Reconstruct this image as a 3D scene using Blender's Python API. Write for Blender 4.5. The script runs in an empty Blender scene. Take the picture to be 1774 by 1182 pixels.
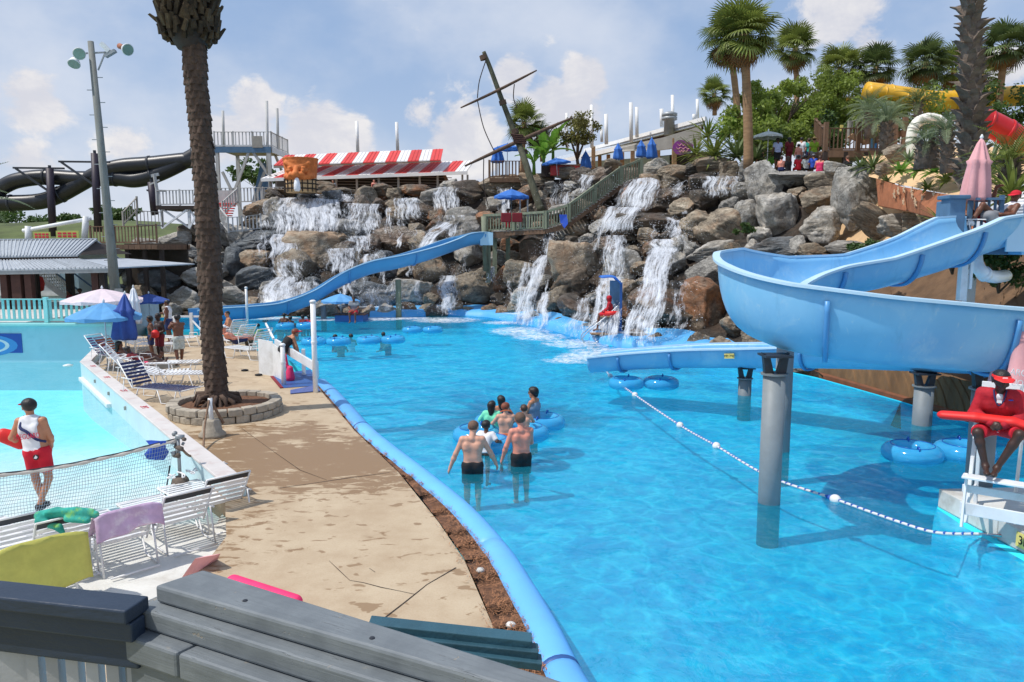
import bpy, bmesh, math, random
import numpy as np
from mathutils import Vector, Matrix, noise
random.seed(7)
V = Vector
R = math.radians
scene = bpy.context.scene
COL = scene.collection
F, CX, CY, H = 1300.0, 887.0, 591.0, 3.9
PIT = math.atan((591 - 430) / 1300)
cp, sp = math.cos(PIT), math.sin(PIT)
cam = bpy.data.objects.new('camera', bpy.data.cameras.new('camera'))
COL.objects.link(cam)
cam.location = (0, 0, H)
cam.rotation_euler = (math.pi / 2 - PIT, 0, 0)
cam.data.sensor_width = 36
cam.data.lens = 36 * F / 1774
cam.data.clip_start = 0.05
cam.data.clip_end = 6000
scene.camera = cam
def ray(px, py):
 x = (px - CX) / F; v = -(py - CY) / F
 return V((x, cp + sp * v, -sp + cp * v))
def P(px, py, Y):
 r = ray(px, py); s = Y / r.y
 return V((r.x * s, Y, H + r.z * s))
def G(px, py, z=0.0):
 r = ray(px, py); s = (z - H) / r.z
 return V((r.x * s, r.y * s, z))
SUN = V((-0.50, -0.17, 0.85)).normalized()
sl = bpy.data.objects.new('sun', bpy.data.lights.new('sun', 'SUN'))
COL.objects.link(sl)
sl.data.energy = 3.7
sl.data.angle = R(0.53)
sl.data.color = (1.0, 0.95, 0.88)
sl.rotation_euler = (-SUN).to_track_quat('-Z', 'Y').to_euler()
scene.view_settings.view_transform = 'Standard'
scene.view_settings.look = 'None'
scene.view_settings.exposure = 0.0
scene.view_settings.gamma = 1
scene.view_settings.use_curve_mapping = False
try:
 scene.cycles.transparent_max_bounces = 24
 scene.cycles.max_bounces = 8
except Exception: pass
W = bpy.data.worlds.new('World'); scene.world = W; W.use_nodes = True
def NN(nt, t, **k):
 n = nt.nodes.new(t)
 for a, b in k.items():
  if a.startswith('i_'):
   key = a[2:]
   n.inputs[int(key) if key.isdigit() else key].default_value = b
  else: setattr(n, a, b)
 return n
def math_(nt, op, a, b=None, clamp=False):
 n = nt.nodes.new('ShaderNodeMath'); n.operation = op; n.use_clamp = clamp
 for i, v in enumerate((a, b)):
  if v is None: continue
  if isinstance(v, (int, float)): n.inputs[i].default_value = v
  else: nt.links.new(v, n.inputs[i])
 return n.outputs[0]
def mixc(nt, fac, a, b, blend='MIX'):
 n = nt.nodes.new('ShaderNodeMix'); n.data_type = 'RGBA'; n.blend_type = blend
 for key, v in ((0, fac), (6, a), (7, b)):
  if isinstance(v, (int, float)): n.inputs[key].default_value = v
  elif isinstance(v, (tuple, list)): n.inputs[key].default_value = (*v[:3], 1)
  else: nt.links.new(v, n.inputs[key])
 return n.outputs[2]
def mrange(nt, v, a, b, c=0.0, d=1.0, smooth=True):
 n = nt.nodes.new('ShaderNodeMapRange'); n.interpolation_type = 'SMOOTHSTEP' if smooth else 'LINEAR'
 nt.links.new(v, n.inputs[0])
 for i, x in enumerate((a, b, c, d)): n.inputs[i + 1].default_value = x
 return n.outputs[0]
def build_world():
 nt = W.node_tree; nt.nodes.clear()
 out = NN(nt, 'ShaderNodeOutputWorld'); bg = NN(nt, 'ShaderNodeBackground')
 sky = NN(nt, 'ShaderNodeTexSky', sky_type='NISHITA', sun_disc=False, sun_elevation=math.asin(SUN.z),
    sun_rotation=math.atan2(SUN.x, SUN.y), air_density=1.0, dust_density=1.5, ozone_density=1.2)
 tc = NN(nt, 'ShaderNodeTexCoord')
 vm = NN(nt, 'ShaderNodeVectorMath', operation='NORMALIZE'); nt.links.new(tc.outputs['Generated'], vm.inputs[0])
 d = vm.outputs[0]
 sep = NN(nt, 'ShaderNodeSeparateXYZ'); nt.links.new(d, sep.inputs[0]); z = sep.outputs[2]
 acc = None
 for (px, py, rr, w) in ((1015, 140, 75, 1), (890, 135, 65, .9), (955, 190, 95, 1), (1000, 190, 80, .9), (800, 255, 120, 1), (545, 235, 100, 1), (600, 250, 80, .9),
       (445, 190, 75, .9), (400, 240, 90, .8), (55, 175, 80, .85), (45, 285, 70, .7), (220, 255, 60, .6), (730, 200, 70, .55),
       (1460, 15, 110, .8), (1500, 70, 60, .7), (1400, 60, 80, .5), (1740, 120, 70, .7)):
  c = ray(px, py).normalized()
  s = NN(nt, 'ShaderNodeVectorMath', operation='DISTANCE'); nt.links.new(d, s.inputs[0]); s.inputs[1].default_value = c
  m = mrange(nt, s.outputs['Value'], 0.0, rr / F, w, 0.0)
  acc = m if acc is None else math_(nt, 'MAXIMUM', acc, m)
 mp = NN(nt, 'ShaderNodeMapping'); mp.inputs['Scale'].default_value = (1, 1, 1.5); nt.links.new(d, mp.inputs[0])
 n1 = NN(nt, 'ShaderNodeTexNoise', i_Scale=11.0, i_Detail=9.0, i_Roughness=0.62, i_Distortion=0.25); nt.links.new(mp.outputs[0], n1.inputs['Vector'])
 n2 = NN(nt, 'ShaderNodeTexNoise', i_Scale=3.2, i_Detail=6.0, i_Roughness=0.55); nt.links.new(mp.outputs[0], n2.inputs['Vector'])
 dens = math_(nt, 'ADD', math_(nt, 'MULTIPLY', acc, 0.50), n1.outputs[0])
 cum = mrange(nt, dens, 0.64, 0.80)
 veil = mrange(nt, n2.outputs[0], 0.36, 0.70, 0.0, 0.75)
 low = mrange(nt, z, -0.02, 0.28, 0.42, 0.0)
 veil = math_(nt, 'ADD', veil, low, clamp=True)
 skyc = NN(nt, 'ShaderNodeVectorMath', operation='SCALE'); nt.links.new(sky.outputs[0], skyc.inputs[0]); skyc.inputs['Scale'].default_value = SKYK
 base = mixc(nt, 0.62, skyc.outputs[0], (0.40, 0.57, 0.88))
 c1 = mixc(nt, veil, base, (0.72, 0.77, 0.87))
 shade = mrange(nt, n1.outputs[0], 0.40, 0.72, 0.0, 1.0)
 ccol = mixc(nt, shade, (0.70, 0.70, 0.76), (0.95, 0.91, 0.88))
 c2 = mixc(nt, math_(nt, 'MULTIPLY', cum, 0.85), c1, ccol)
 nt.links.new(c2, bg.inputs[0]); bg.inputs[1].default_value = 1.0
 nt.links.new(bg.outputs[0], out.inputs[0])
SKYK = 0.10
build_world()
def C(r, g, b, k=1.0):
 f = lambda c: ((c / 255 + 0.055) / 1.055) ** 2.4 if c > 10 else c / 255 / 12.92
 return (f(r) * k, f(g) * k, f(b) * k)
MATS = {}
def newmat(name):
 m = bpy.data.materials.new(name); m.use_nodes = True
 nt = m.node_tree; b = nt.nodes['Principled BSDF']; MATS[name] = m
 return m, nt, b
def coords(nt, rnd=True, kind='Object'):
 tc = NN(nt, 'ShaderNodeTexCoord'); o = tc.outputs[kind]
 if rnd:
  oi = NN(nt, 'ShaderNodeObjectInfo')
  k = math_(nt, 'MULTIPLY', oi.outputs['Random'], 37.0)
  va = NN(nt, 'ShaderNodeVectorMath', operation='ADD'); nt.links.new(o, va.inputs[0]); nt.links.new(k, va.inputs[1]); o = va.outputs[0]
  return o, oi.outputs['Random']
 return o, None
def tex(nt, vec, scale, detail=5, rough=.6, dist=0.0, stretch=None):
 if stretch:
  mp = NN(nt, 'ShaderNodeMapping'); mp.inputs['Scale'].default_value = stretch; nt.links.new(vec, mp.inputs[0]); vec = mp.outputs[0]
 n = NN(nt, 'ShaderNodeTexNoise', i_Scale=scale, i_Detail=detail, i_Roughness=rough, i_Distortion=dist); nt.links.new(vec, n.inputs['Vector'])
 return n.outputs[0]
def bumpn(nt, b, h, strength, dist=0.02):
 bp = NN(nt, 'ShaderNodeBump'); bp.inputs['Strength'].default_value = strength; bp.inputs['Distance'].default_value = dist
 nt.links.new(h, bp.inputs['Height']); nt.links.new(bp.outputs[0], b.inputs['Normal'])
def pm(name, col, rough=.6, var=.18, scale=3.0, bump=.15, bscale=25.0, metal=0.0, dirt=None, dirtamt=.35, dscale=1.2, stretch=None, spec=.5, tint=.12, transl=0.0):
 m, nt, b = newmat(name)
 o, rnd = coords(nt)
 n = tex(nt, o, scale, 6, .65, stretch=stretch)
 lo = tuple(c * (1 - var) for c in col); hi = tuple(min(1, c * (1 + var)) for c in col)
 c = mixc(nt, mrange(nt, n, .3, .7), lo, hi)
 if dirt:
  dn = tex(nt, o, dscale, 8, .7, .3)
  c = mixc(nt, mrange(nt, dn, .5, .72, 0, dirtamt), c, dirt)
 if tint:
  hv = NN(nt, 'ShaderNodeHueSaturation'); nt.links.new(c, hv.inputs['Color'])
  nt.links.new(mrange(nt, rnd, 0, 1, 1 - tint, 1 + tint, False), hv.inputs['Value']); c = hv.outputs[0]
 nt.links.new(c, b.inputs['Base Color'])
 b.inputs['Roughness'].default_value = rough; b.inputs['Metallic'].default_value = metal
 b.inputs['Specular IOR Level'].default_value = spec
 if bump: bumpn(nt, b, tex(nt, o, bscale, 6, .6, stretch=stretch), bump)
 if transl:
  tr = NN(nt, 'ShaderNodeBsdfTranslucent'); nt.links.new(c, tr.inputs[0])
  mx = NN(nt, 'ShaderNodeMixShader', i_0=transl); nt.links.new(b.outputs[0], mx.inputs[1]); nt.links.new(tr.outputs[0], mx.inputs[2])
  nt.links.new(mx.outputs[0], nt.nodes['Material Output'].inputs[0])
 return m
M = MATS
pm('white_paint', (.74, .76, .77), .55, .08, 2, .08, 30, dirt=(.42, .40, .36), dirtamt=.5)
pm('picket_grey', C(172, 172, 172), .6, .1, 3, .15, 20)
pm('white_plastic', (.80, .80, .80), .35, .04, 3, 0.02)
pm('pale_wood', C(178, 178, 176), .7, .15, 2, .2, 20, dirt=C(120, 118, 112), stretch=(1, 1, .2))
pm('grey_wood', C(150, 146, 138), .8, .22, 3, .3, 18, dirt=C(90, 86, 78), stretch=(1, 1, .25))
pm('brown_wood', C(112, 86, 66), .8, .25, 3, .3, 18, dirt=C(62, 46, 36), stretch=(1, 1, .25))
pm('green_wood', C(128, 134, 112), .8, .22, 3, .3, 18, dirt=C(70, 68, 54), stretch=(1, 1, .3))
pm('dark_wood', C(52, 42, 36), .8, .25, 3, .3, 18)
pm('red_wood', C(72, 44, 36), .75, .2, 3, .2, 18)
pm('pole_wood', C(122, 124, 120), .85, .2, 5, .4, 30, dirt=C(84, 82, 72), stretch=(1, 1, .12), dscale=4)
pm('mast_wood', C(86, 86, 68), .85, .35, 4, .5, 22, dirt=C(46, 42, 34), stretch=(1, 1, .4), dscale=3)
pm('spar_wood', C(92, 72, 58), .85, .3, 4, .5, 22, stretch=(1, 1, .4))
pm('navy_paint', C(40, 54, 72), .5, .15, 4, .3, 22, dirt=C(24, 32, 44), stretch=(.3, 1, 1))
pm('teal_paint', C(46, 84, 98), .55, .18, 4, .3, 22, dirt=C(34, 58, 70))
pm('aqua_paint', C(140, 205, 205), .55, .08, 2, .1, 20)
pm('blue_paint', C(80, 114, 144), .55, .12, 3, .1, 20, dirt=C(70, 90, 110))
pm('galv', C(150, 154, 156), .5, .10, 4, .05, 20, metal=.35)
pm('chrome', (.6, .62, .63), .25, .05, 4, 0, metal=.9)
pm('lamp_rust', C(150, 96, 74), .7, .2, 6, .1)
pm('lamp_glass', C(120, 150, 140), .15, .1, 3, 0)
pm('dark_metal', C(44, 48, 56), .5, .15, 4, .1)
pm('black_slide', C(28, 31, 37), .38, .15, 2, .03, dirt=C(70, 74, 80), dirtamt=.3)
pm('purple_post', C(46, 36, 52), .55, .12, 3, .05)
pm('post_grey', C(122, 129, 132), .55, .08, 2.2, .08, dirt=C(96, 100, 96), dirtamt=.5, dscale=1.5)
pm('yellow_slide', C(222, 170, 40), .4, .08, 2, .02, dirt=C(160, 120, 40))
pm('red_slide', C(205, 28, 30), .35, .08, 2, .02)
pm('white_slide', C(225, 222, 208), .4, .05, 2, .02)
pm('orange_tiki', C(206, 116, 56), .75, .2, 3, .25, 14, dirt=C(150, 66, 28), dirtamt=.6)
pm('beige_tiki', C(214, 178, 130), .7, .1, 3, .1)
pm('roof_red', C(214, 66, 60), .55, .07, 2, .06, dirt=C(170, 70, 64))
pm('roof_white', (.82, .80, .78), .55, .05, 2, .06, dirt=(.55, .52, .48))
pm('roof_metal', C(176, 182, 188), .5, .10, 2, .04, metal=.08, dirt=C(112, 118, 124), stretch=(3, .3, .3))
pm('fascia_white', (.78, .77, .75), .6, .06, 2, .05)
pm('beam_grey', C(150, 146, 138), .7, .1, 2, .1)
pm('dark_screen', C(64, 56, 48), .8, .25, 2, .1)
pm('concrete_white', C(205, 204, 198), .8, .08, 2, .2, 30, dirt=C(150, 140, 124), dirtamt=.6)
pm('pool_wall', C(196, 218, 222), .6, .06, 1.2, .08, 20, dirt=C(150, 170, 172), dirtamt=.4)
pm('wall_cap', C(216, 210, 206), .7, .06, 2, .12, 30, dirt=C(176, 128, 118), dirtamt=.35, dscale=2.5)
pm('aqua_wall', C(168, 210, 222), .6, .05, .6, .05, dirt=C(110, 180, 198))
pm('stone_block', C(170, 160, 144), .9, .2, 5, .8, 18, dirt=C(110, 100, 86), dscale=5)
pm('mulch', C(118, 82, 58), .95, .4, 14, 1.0, 60, dirt=C(72, 40, 26), dscale=9)
pm('mulch_needle', C(138, 96, 66), .9, .3, 3, 0, tint=.4)
pm('coping_blue', C(100, 174, 236), .5, .05, 1.5, .05, 20, dirt=C(110, 150, 190), dirtamt=.35)
pm('coping_dark', C(46, 88, 150), .5, .08, 1.5, .05, 20)
pm('apron_blue', C(84, 166, 222), .55, .06, 1, .1, 8, dirt=C(130, 190, 225), dirtamt=.3)
pm('slide_seam', C(84, 150, 206), .4, .05, 1, .02, tint=.02)
pm('slide_rim', C(184, 216, 236), .35, .04, 1, .02, dirt=C(196, 216, 226), dirtamt=.3, tint=.02)
pm('far_slide', C(92, 160, 206), .4, .05, .6, .02, dirt=C(96, 160, 206), dirtamt=.3, tint=.02)
pm('far_rim', C(176, 212, 230), .4, .04, 1, .02, tint=.02)
pm('sand_path', C(206, 172, 130), .95, .12, 1.4, .3, 14)
pm('planter_wall', C(166, 104, 70), .9, .15, 3, .4, 20, dirt=C(130, 78, 52))
pm('starfish', C(204, 172, 140), .85, .1, 5, .2)
pm('soil_bank', C(104, 80, 58), .95, .28, 1.6, .9, 9, dirt=C(82, 58, 40), dscale=2)
pm('log_face', C(122, 90, 58), .85, .3, 1.0, .6, 10, dirt=C(86, 56, 36), dscale=2.5, stretch=(2.2, 2.2, .35))
pm('log_ledge', C(120, 74, 48), .85, .2, 3, .4, 10)
pm('grass_far', C(84, 94, 52), .95, .35, .22, .6, 2, dirt=C(70, 92, 40), dscale=.4, tint=0)
pm('ground_sand', C(150, 146, 104), .95, .2, .05, .2, 2, dirt=C(100, 112, 62), dscale=.02, tint=0)
pm('cloth_white', (.78, .78, .80), .85, .06, 6, .15, 40)
pm('cloth_red', C(200, 22, 44), .8, .10, 6, .2, 30)
pm('cloth_maroon', C(120, 24, 34), .8, .12, 6, .2, 30)
pm('jacket_red', C(176, 24, 40), .8, .22, 7, .9, 9)
pm('cloth_black', (.012, .012, .014), .8, .2, 6, .2, 30)
pm('cloth_navy', C(36, 48, 92), .8, .12, 6, .2, 30)
pm('cloth_blue', C(44, 84, 190), .8, .1, 6, .2, 30)
pm('cloth_pale_blue', C(176, 186, 216), .8, .08, 6, .2, 30)
pm('cloth_mint', C(120, 222, 178), .8, .08, 6, .2, 30)
pm('cloth_teal', C(50, 168, 152), .85, .3, 7, .3, 24, dirt=C(150, 206, 70), dirtamt=.9, dscale=6)
pm('cloth_lilac', C(206, 176, 206), .85, .12, 5, .3, 24, dirt=C(236, 226, 232), dirtamt=.8, dscale=4)
pm('cloth_yellow', C(196, 192, 98), .85, .10, 4, .3, 24)
pm('cloth_steel', C(120, 140, 160), .8, .15, 9, .2, 30)
pm('cloth_orange', C(206, 104, 60), .85, .1, 5, .2, 24)
pm('cloth_purple', C(92, 66, 112), .85, .15, 5, .2, 24)
pm('cloth_pink', C(224, 48, 104), .7, .1, 5, .2, 24)
pm('cloth_grey', C(140, 142, 146), .85, .1, 5, .2, 24)
pm('cloth_tropic', C(150, 190, 50), .85, .3, 9, .2, 24, dirt=C(210, 160, 40), dirtamt=.9, dscale=9)
pm('cloth_patch', C(190, 196, 190), .85, .3, 11, .2, 24, dirt=C(30, 36, 50), dirtamt=.9, dscale=11)
pm('straw', C(202, 166, 104), .9, .15, 9, .3, 40)
pm('canopy_blue', C(66, 124, 208), .8, .10, 2, .1, 20, transl=.25)
pm('canopy_light', C(110, 176, 230), .8, .10, 2, .1, 20, transl=.25)
pm('canopy_pink', C(230, 212, 218), .8, .08, 2, .1, 20, transl=.25)
pm('canopy_navy', C(58, 86, 158), .8, .12, 3, .15, 20, transl=.15)
pm('folded_pink', C(226, 168, 172), .85, .08, 3, .25, 14)
pm('mat_blue', C(88, 104, 160), .85, .1, 8, .3, 60)
pm('rubber_red', C(222, 38, 34), .55, .08, 3, .03)
pm('print_red', C(206, 40, 70), .7, .05, 3, 0)
pm('print_white', (.8, .8, .8), .7, .05, 3, 0)
pm('print_black', (.012, .012, .012), .6, .05, 3, 0)
pm('sign_yellow', C(214, 196, 110), .6, .08, 3, .02)
pm('sign_lime', C(176, 180, 96), .6, .05, 3, .02)
pm('sign_purple', C(136, 60, 140), .6, .1, 3, .02)
pm('mural_navy', C(40, 78, 160), .6, .05, 3, .02)
pm('mural_blue', C(76, 150, 214), .6, .05, 3, .02)
pm('mural_yellow', C(226, 220, 60), .6, .05, 3, .02)
pm('rope_white', (.72, .72, .72), .7, .1, 20, .2)
pm('rope_blue', C(50, 100, 190), .7, .1, 20, .2)
pm('rope_brown', C(128, 102, 82), .9, .2, 20, .4)
pm('float_white', (.78, .78, .76), .4, .05, 5, .02)
pm('net_cord', C(150, 168, 178), .8, .1, 5, 0)
pm('net_band', C(196, 188, 178), .8, .12, 6, .3, 30)
pm('bucket_cement', C(104, 92, 82), .9, .25, 5, .6, 20)
pm('bright_green', C(120, 200, 70), .6, .1, 5, .05)
for nm, c in (('skin_fair', C(214, 160, 134)), ('skin_tan', C(186, 128, 96)), ('skin_pink', C(216, 140, 118)), ('skin_brown', C(112, 70, 50)), ('skin_dark', C(62, 40, 32))):
 pm(nm, c, .5, .07, 7, .05, 60, tint=.04)
pm('hair_black', (.012, .010, .009), .45, .3, 20, .5, 60, stretch=(1, 1, .2))
pm('hair_brown', C(66, 44, 32), .5, .3, 20, .5, 60, stretch=(1, 1, .2))
pm('hair_short', C(104, 78, 62), .7, .2, 40, .4, 90)
pm('hair_red', C(120, 60, 36), .5, .25, 20, .4, 60, stretch=(1, 1, .2))
pm('eye_white', (.7, .68, .66), .25, .02, 3, 0)
pm('leaf_palm', C(118, 130, 62), .5, .3, 2, .1, 10, transl=.3, tint=.3)
pm('leaf_palm_dark', C(92, 108, 62), .5, .3, 2, .1, 10, transl=.25, tint=.3)
pm('leaf_silver', C(122, 138, 104), .55, .25, 2, .1, 10, transl=.25, tint=.25)
pm('leaf_dead', C(134, 98, 58), .85, .3, 2, .2, 10, transl=.15, tint=.3)
pm('leaf_bright', C(108, 150, 58), .5, .25, 2, .1, 10, transl=.35, tint=.25)
pm('leaf_tree', C(134, 152, 66), .6, .35, .9, .1, 10, transl=.45, tint=.1)
pm('leaf_olive', C(116, 112, 54), .6, .4, 1.1, .1, 10, transl=.3, tint=.1)
pm('leaf_bush', C(74, 98, 44), .6, .4, .9, .1, 10, transl=.25, tint=.15)
pm('bark_palm', C(150, 118, 86), .9, .25, 4, .6, 16, dirt=C(92, 70, 52), stretch=(.4, .4, 2))
pm('bark_date', C(86, 69, 58), .95, .35, 6, .8, 22, dirt=C(66, 46, 38), dscale=4)
pm('bark_grey', C(112, 100, 90), .95, .35, 5, .7, 18, dirt=C(60, 52, 46), dscale=5)
pm('bark_tree', C(90, 74, 60), .9, .25, 5, .5, 18)
pm('boot_green', C(66, 54, 36), .9, .5, 7, .5, 20, dirt=C(52, 36, 27), dirtamt=.95, dscale=5, tint=.5)
def special_mats():
 def rock(name, dark, mid, light, rust, rustamt, rough, wet=0):
  m, nt, b = newmat(name); o, rnd = coords(nt)
  ln = tex(nt, o, 1.1, 9, .68, .6, (1, 1, 2.0))
  c = mixc(nt, mrange(nt, ln, .30, .56), dark, mid); c = mixc(nt, mrange(nt, ln, .54, .74), c, light)
  vn = tex(nt, o, 3.1, 6, .6, 1.3, (1.3, 1.3, .7))
  vein = math_(nt, 'ABSOLUTE', math_(nt, 'SUBTRACT', vn, .5))
  c = mixc(nt, mrange(nt, vein, 0, .018, .40, 0), c, tuple(min(1, x * 1.35) for x in light))
  crack = tex(nt, o, 1.7, 7, .65, 2.0, (.8, .8, 2.4)); cr = math_(nt, 'ABSOLUTE', math_(nt, 'SUBTRACT', crack, .47))
  c = mixc(nt, mrange(nt, cr, 0, .012, .55, 0), c, tuple(x * .35 for x in dark))
  rn = tex(nt, o, .9, 6, .6, .5)
  rn = math_(nt, 'ADD', rn, mrange(nt, rnd, 0, 1, -.10, .06, False))
  c = mixc(nt, mrange(nt, rn, .46, .66, 0, rustamt), c, rust)
  hv = NN(nt, 'ShaderNodeHueSaturation'); nt.links.new(c, hv.inputs['Color']); nt.links.new(mrange(nt, rnd, 0, 1, .78, 1.18, False), hv.inputs['Value'])
  nt.links.new(hv.outputs[0], b.inputs['Base Color'])
  b.inputs['Roughness'].default_value = rough
  fine = tex(nt, o, 9, 9, .7)
  h = math_(nt, 'ADD', math_(nt, 'MULTIPLY', ln, .7), math_(nt, 'ADD', math_(nt, 'MULTIPLY', fine, .35), mrange(nt, cr, 0, .03, -.25, 0)))
  bumpn(nt, b, h, .8, .12)
 rock('rock_grey', C(92, 90, 87), C(166, 162, 154), C(214, 210, 202), C(150, 134, 110), .35, .85)
 rock('rock_tan', C(84, 76, 66), C(150, 137, 118), C(196, 184, 164), C(146, 108, 74), .5, .8)
 rock('rock_wet', C(38, 35, 32), C(92, 83, 72), C(150, 138, 122), C(108, 78, 54), .45, .38)
 rock('rock_rust', C(48, 40, 34), C(110, 94, 76), C(166, 150, 128), C(150, 94, 52), .75, .45)
 rock('rock_slate', C(58, 64, 70), C(98, 104, 108), C(140, 142, 140), C(120, 100, 80), .3, .6)
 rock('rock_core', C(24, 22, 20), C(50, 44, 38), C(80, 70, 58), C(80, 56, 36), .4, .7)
 def fall(name, thr, soft, amount):
  m, nt, b = newmat(name)
  uv = NN(nt, 'ShaderNodeUVMap').outputs[0]
  wob = tex(nt, uv, 1.3, 3)
  s1 = tex(nt, uv, 1.0, 6, .7, .25, (4.2, .45, 1)); s2 = tex(nt, uv, 1.0, 4, .7, .2, (12.0, 1.5, 1)); s3 = tex(nt, uv, 1.0, 3, .6, 0, (1.5, .9, 1))
  s = math_(nt, 'ADD', math_(nt, 'MULTIPLY', s1, .55), math_(nt, 'ADD', math_(nt, 'MULTIPLY', s2, .30), math_(nt, 'MULTIPLY', s3, .25)))
  at = NN(nt, 'ShaderNodeAttribute', attribute_name='fade')
  a = mrange(nt, math_(nt, 'ADD', s, math_(nt, 'MULTIPLY', math_(nt, 'SUBTRACT', at.outputs['Fac'], 1.0), .35)), thr - soft, thr + soft, 0, amount)
  b.inputs['Base Color'].default_value = (.70, .73, .78, 1); b.inputs['Roughness'].default_value = .4
  bumpn(nt, b, s1, .5, .05)
  nt.links.new(a, b.inputs['Alpha'])
 fall('water_fall', .585, .09, .72); fall('water_thin', .62, .08, .62); fall('water_heavy', .555, .10, .80)
 def water(name, tint_lo, tint_hi, scale, haze, hazeamt):
  m, nt, b = newmat(name); nt.nodes.remove(b)
  tc = NN(nt, 'ShaderNodeTexCoord'); o = tc.outputs['Object']
  wn = NN(nt, 'ShaderNodeTexNoise', i_Scale=1.1, i_Detail=3.0); nt.links.new(o, wn.inputs['Vector'])
  dv = NN(nt, 'ShaderNodeVectorMath', operation='SCALE'); nt.links.new(wn.outputs['Color'], dv.inputs[0]); dv.inputs['Scale'].default_value = .9
  o2 = NN(nt, 'ShaderNodeVectorMath', operation='ADD'); nt.links.new(o, o2.inputs[0]); nt.links.new(dv.outputs[0], o2.inputs[1]); o2 = o2.outputs[0]
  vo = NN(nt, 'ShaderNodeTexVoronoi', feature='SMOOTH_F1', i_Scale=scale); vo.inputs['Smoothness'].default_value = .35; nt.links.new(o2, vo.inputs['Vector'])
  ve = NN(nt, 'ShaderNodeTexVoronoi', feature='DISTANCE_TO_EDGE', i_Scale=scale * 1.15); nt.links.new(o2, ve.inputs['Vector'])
  big = tex(nt, o, .22, 4, .6); mid = tex(nt, o, 1.6, 5, .6, .8); fine = tex(nt, o, 5.0, 4, .6, .6)
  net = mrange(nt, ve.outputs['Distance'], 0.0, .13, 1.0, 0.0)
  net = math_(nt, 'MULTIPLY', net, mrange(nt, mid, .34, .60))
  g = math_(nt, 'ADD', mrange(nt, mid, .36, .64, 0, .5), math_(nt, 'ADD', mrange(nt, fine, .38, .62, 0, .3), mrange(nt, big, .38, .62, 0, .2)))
  tint = mixc(nt, g, tint_lo, tint_hi); tint = mixc(nt, math_(nt, 'MULTIPLY', net, .9), tint, (1, 1, 1))  # light and dark ripple patches and bright caustic lines painted into the tint
  tr = NN(nt, 'ShaderNodeBsdfTransparent'); nt.links.new(tint, tr.inputs[0])
  df = NN(nt, 'ShaderNodeBsdfDiffuse'); df.inputs[0].default_value = (*haze, 1)
  m1 = NN(nt, 'ShaderNodeMixShader', i_0=hazeamt); nt.links.new(tr.outputs[0], m1.inputs[1]); nt.links.new(df.outputs[0], m1.inputs[2])
  gl = NN(nt, 'ShaderNodeBsdfGlossy', i_Roughness=.06)
  fr = NN(nt, 'ShaderNodeFresnel', i_IOR=1.33)
  hb = math_(nt, 'ADD', math_(nt, 'MULTIPLY', vo.outputs['Distance'], .8), math_(nt, 'ADD', math_(nt, 'MULTIPLY', mid, .8), math_(nt, 'MULTIPLY', fine, .35)))
  bp = NN(nt, 'ShaderNodeBump', i_Strength=.55, i_Distance=.10); nt.links.new(hb, bp.inputs['Height'])
  nt.links.new(bp.outputs[0], gl.inputs['Normal']); nt.links.new(bp.outputs[0], fr.inputs['Normal'])
  m2 = NN(nt, 'ShaderNodeMixShader'); nt.links.new(math_(nt, 'MULTIPLY', fr.outputs[0], .20), m2.inputs[0]); nt.links.new(m1.outputs[0], m2.inputs[1]); nt.links.new(gl.outputs[0], m2.inputs[2])
  nt.links.new(m2.outputs[0], nt.nodes['Material Output'].inputs[0])
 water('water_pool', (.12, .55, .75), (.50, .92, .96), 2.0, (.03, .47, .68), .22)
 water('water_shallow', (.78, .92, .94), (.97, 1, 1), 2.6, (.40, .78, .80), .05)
 pm('pool_floor', C(46, 216, 240), .8, .05, .5, 0, tint=0)
 m, nt, b = newmat('rail_paint'); o, _ = coords(nt, False)
 mp = NN(nt, 'ShaderNodeMapping'); mp.inputs['Rotation'].default_value = (0, 0, .49); nt.links.new(o, mp.inputs[0]); q = mp.outputs[0]
 gr = tex(nt, q, 1.0, 7, .7, .4, (3.5, 90, 90)); bl = tex(nt, q, 7.0, 5, .6); sp_ = tex(nt, q, 1.0, 4, .6, 1.2, (2.2, 46, 46)); ch = tex(nt, q, 38, 3, .6)
 c = mixc(nt, mrange(nt, bl, .3, .7), C(102, 108, 112), C(124, 130, 133)); c = mixc(nt, mrange(nt, gr, .45, .75, 0, .35), c, C(84, 89, 92))
 split = mrange(nt, math_(nt, 'ABSOLUTE', math_(nt, 'SUBTRACT', sp_, .5)), 0, .006, 1, 0); split = math_(nt, 'MULTIPLY', split, mrange(nt, bl, .50, .62))
 chip = math_(nt, 'MULTIPLY', mrange(nt, ch, .66, .69), mrange(nt, bl, .46, .6)); c = mixc(nt, math_(nt, 'MULTIPLY', chip, .8), c, C(150, 140, 124)); c = mixc(nt, math_(nt, 'MULTIPLY', split, .8), c, C(40, 42, 44))
 nt.links.new(c, b.inputs['Base Color']); b.inputs['Roughness'].default_value = .5
 bumpn(nt, b, math_(nt, 'SUBTRACT', math_(nt, 'ADD', math_(nt, 'MULTIPLY', gr, .5), math_(nt, 'MULTIPLY', bl, .6)), math_(nt, 'ADD', split, math_(nt, 'MULTIPLY', chip, .4))), .5, .006)
 m, nt, b = newmat('wave_floor'); o, _ = coords(nt, False); sx = NN(nt, 'ShaderNodeSeparateXYZ'); nt.links.new(o, sx.inputs[0])
 e = math_(nt, 'ADD', sx.outputs[1], math_(nt, 'MULTIPLY', tex(nt, o, .6, 5), 2.0))
 nt.links.new(mixc(nt, mrange(nt, e, 13.2, 21.5), C(222, 228, 226), C(128, 220, 232)), b.inputs['Base Color']); b.inputs['Roughness'].default_value = .8
 m, nt, b = newmat('slide_blue'); o, _ = coords(nt, False)
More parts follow.
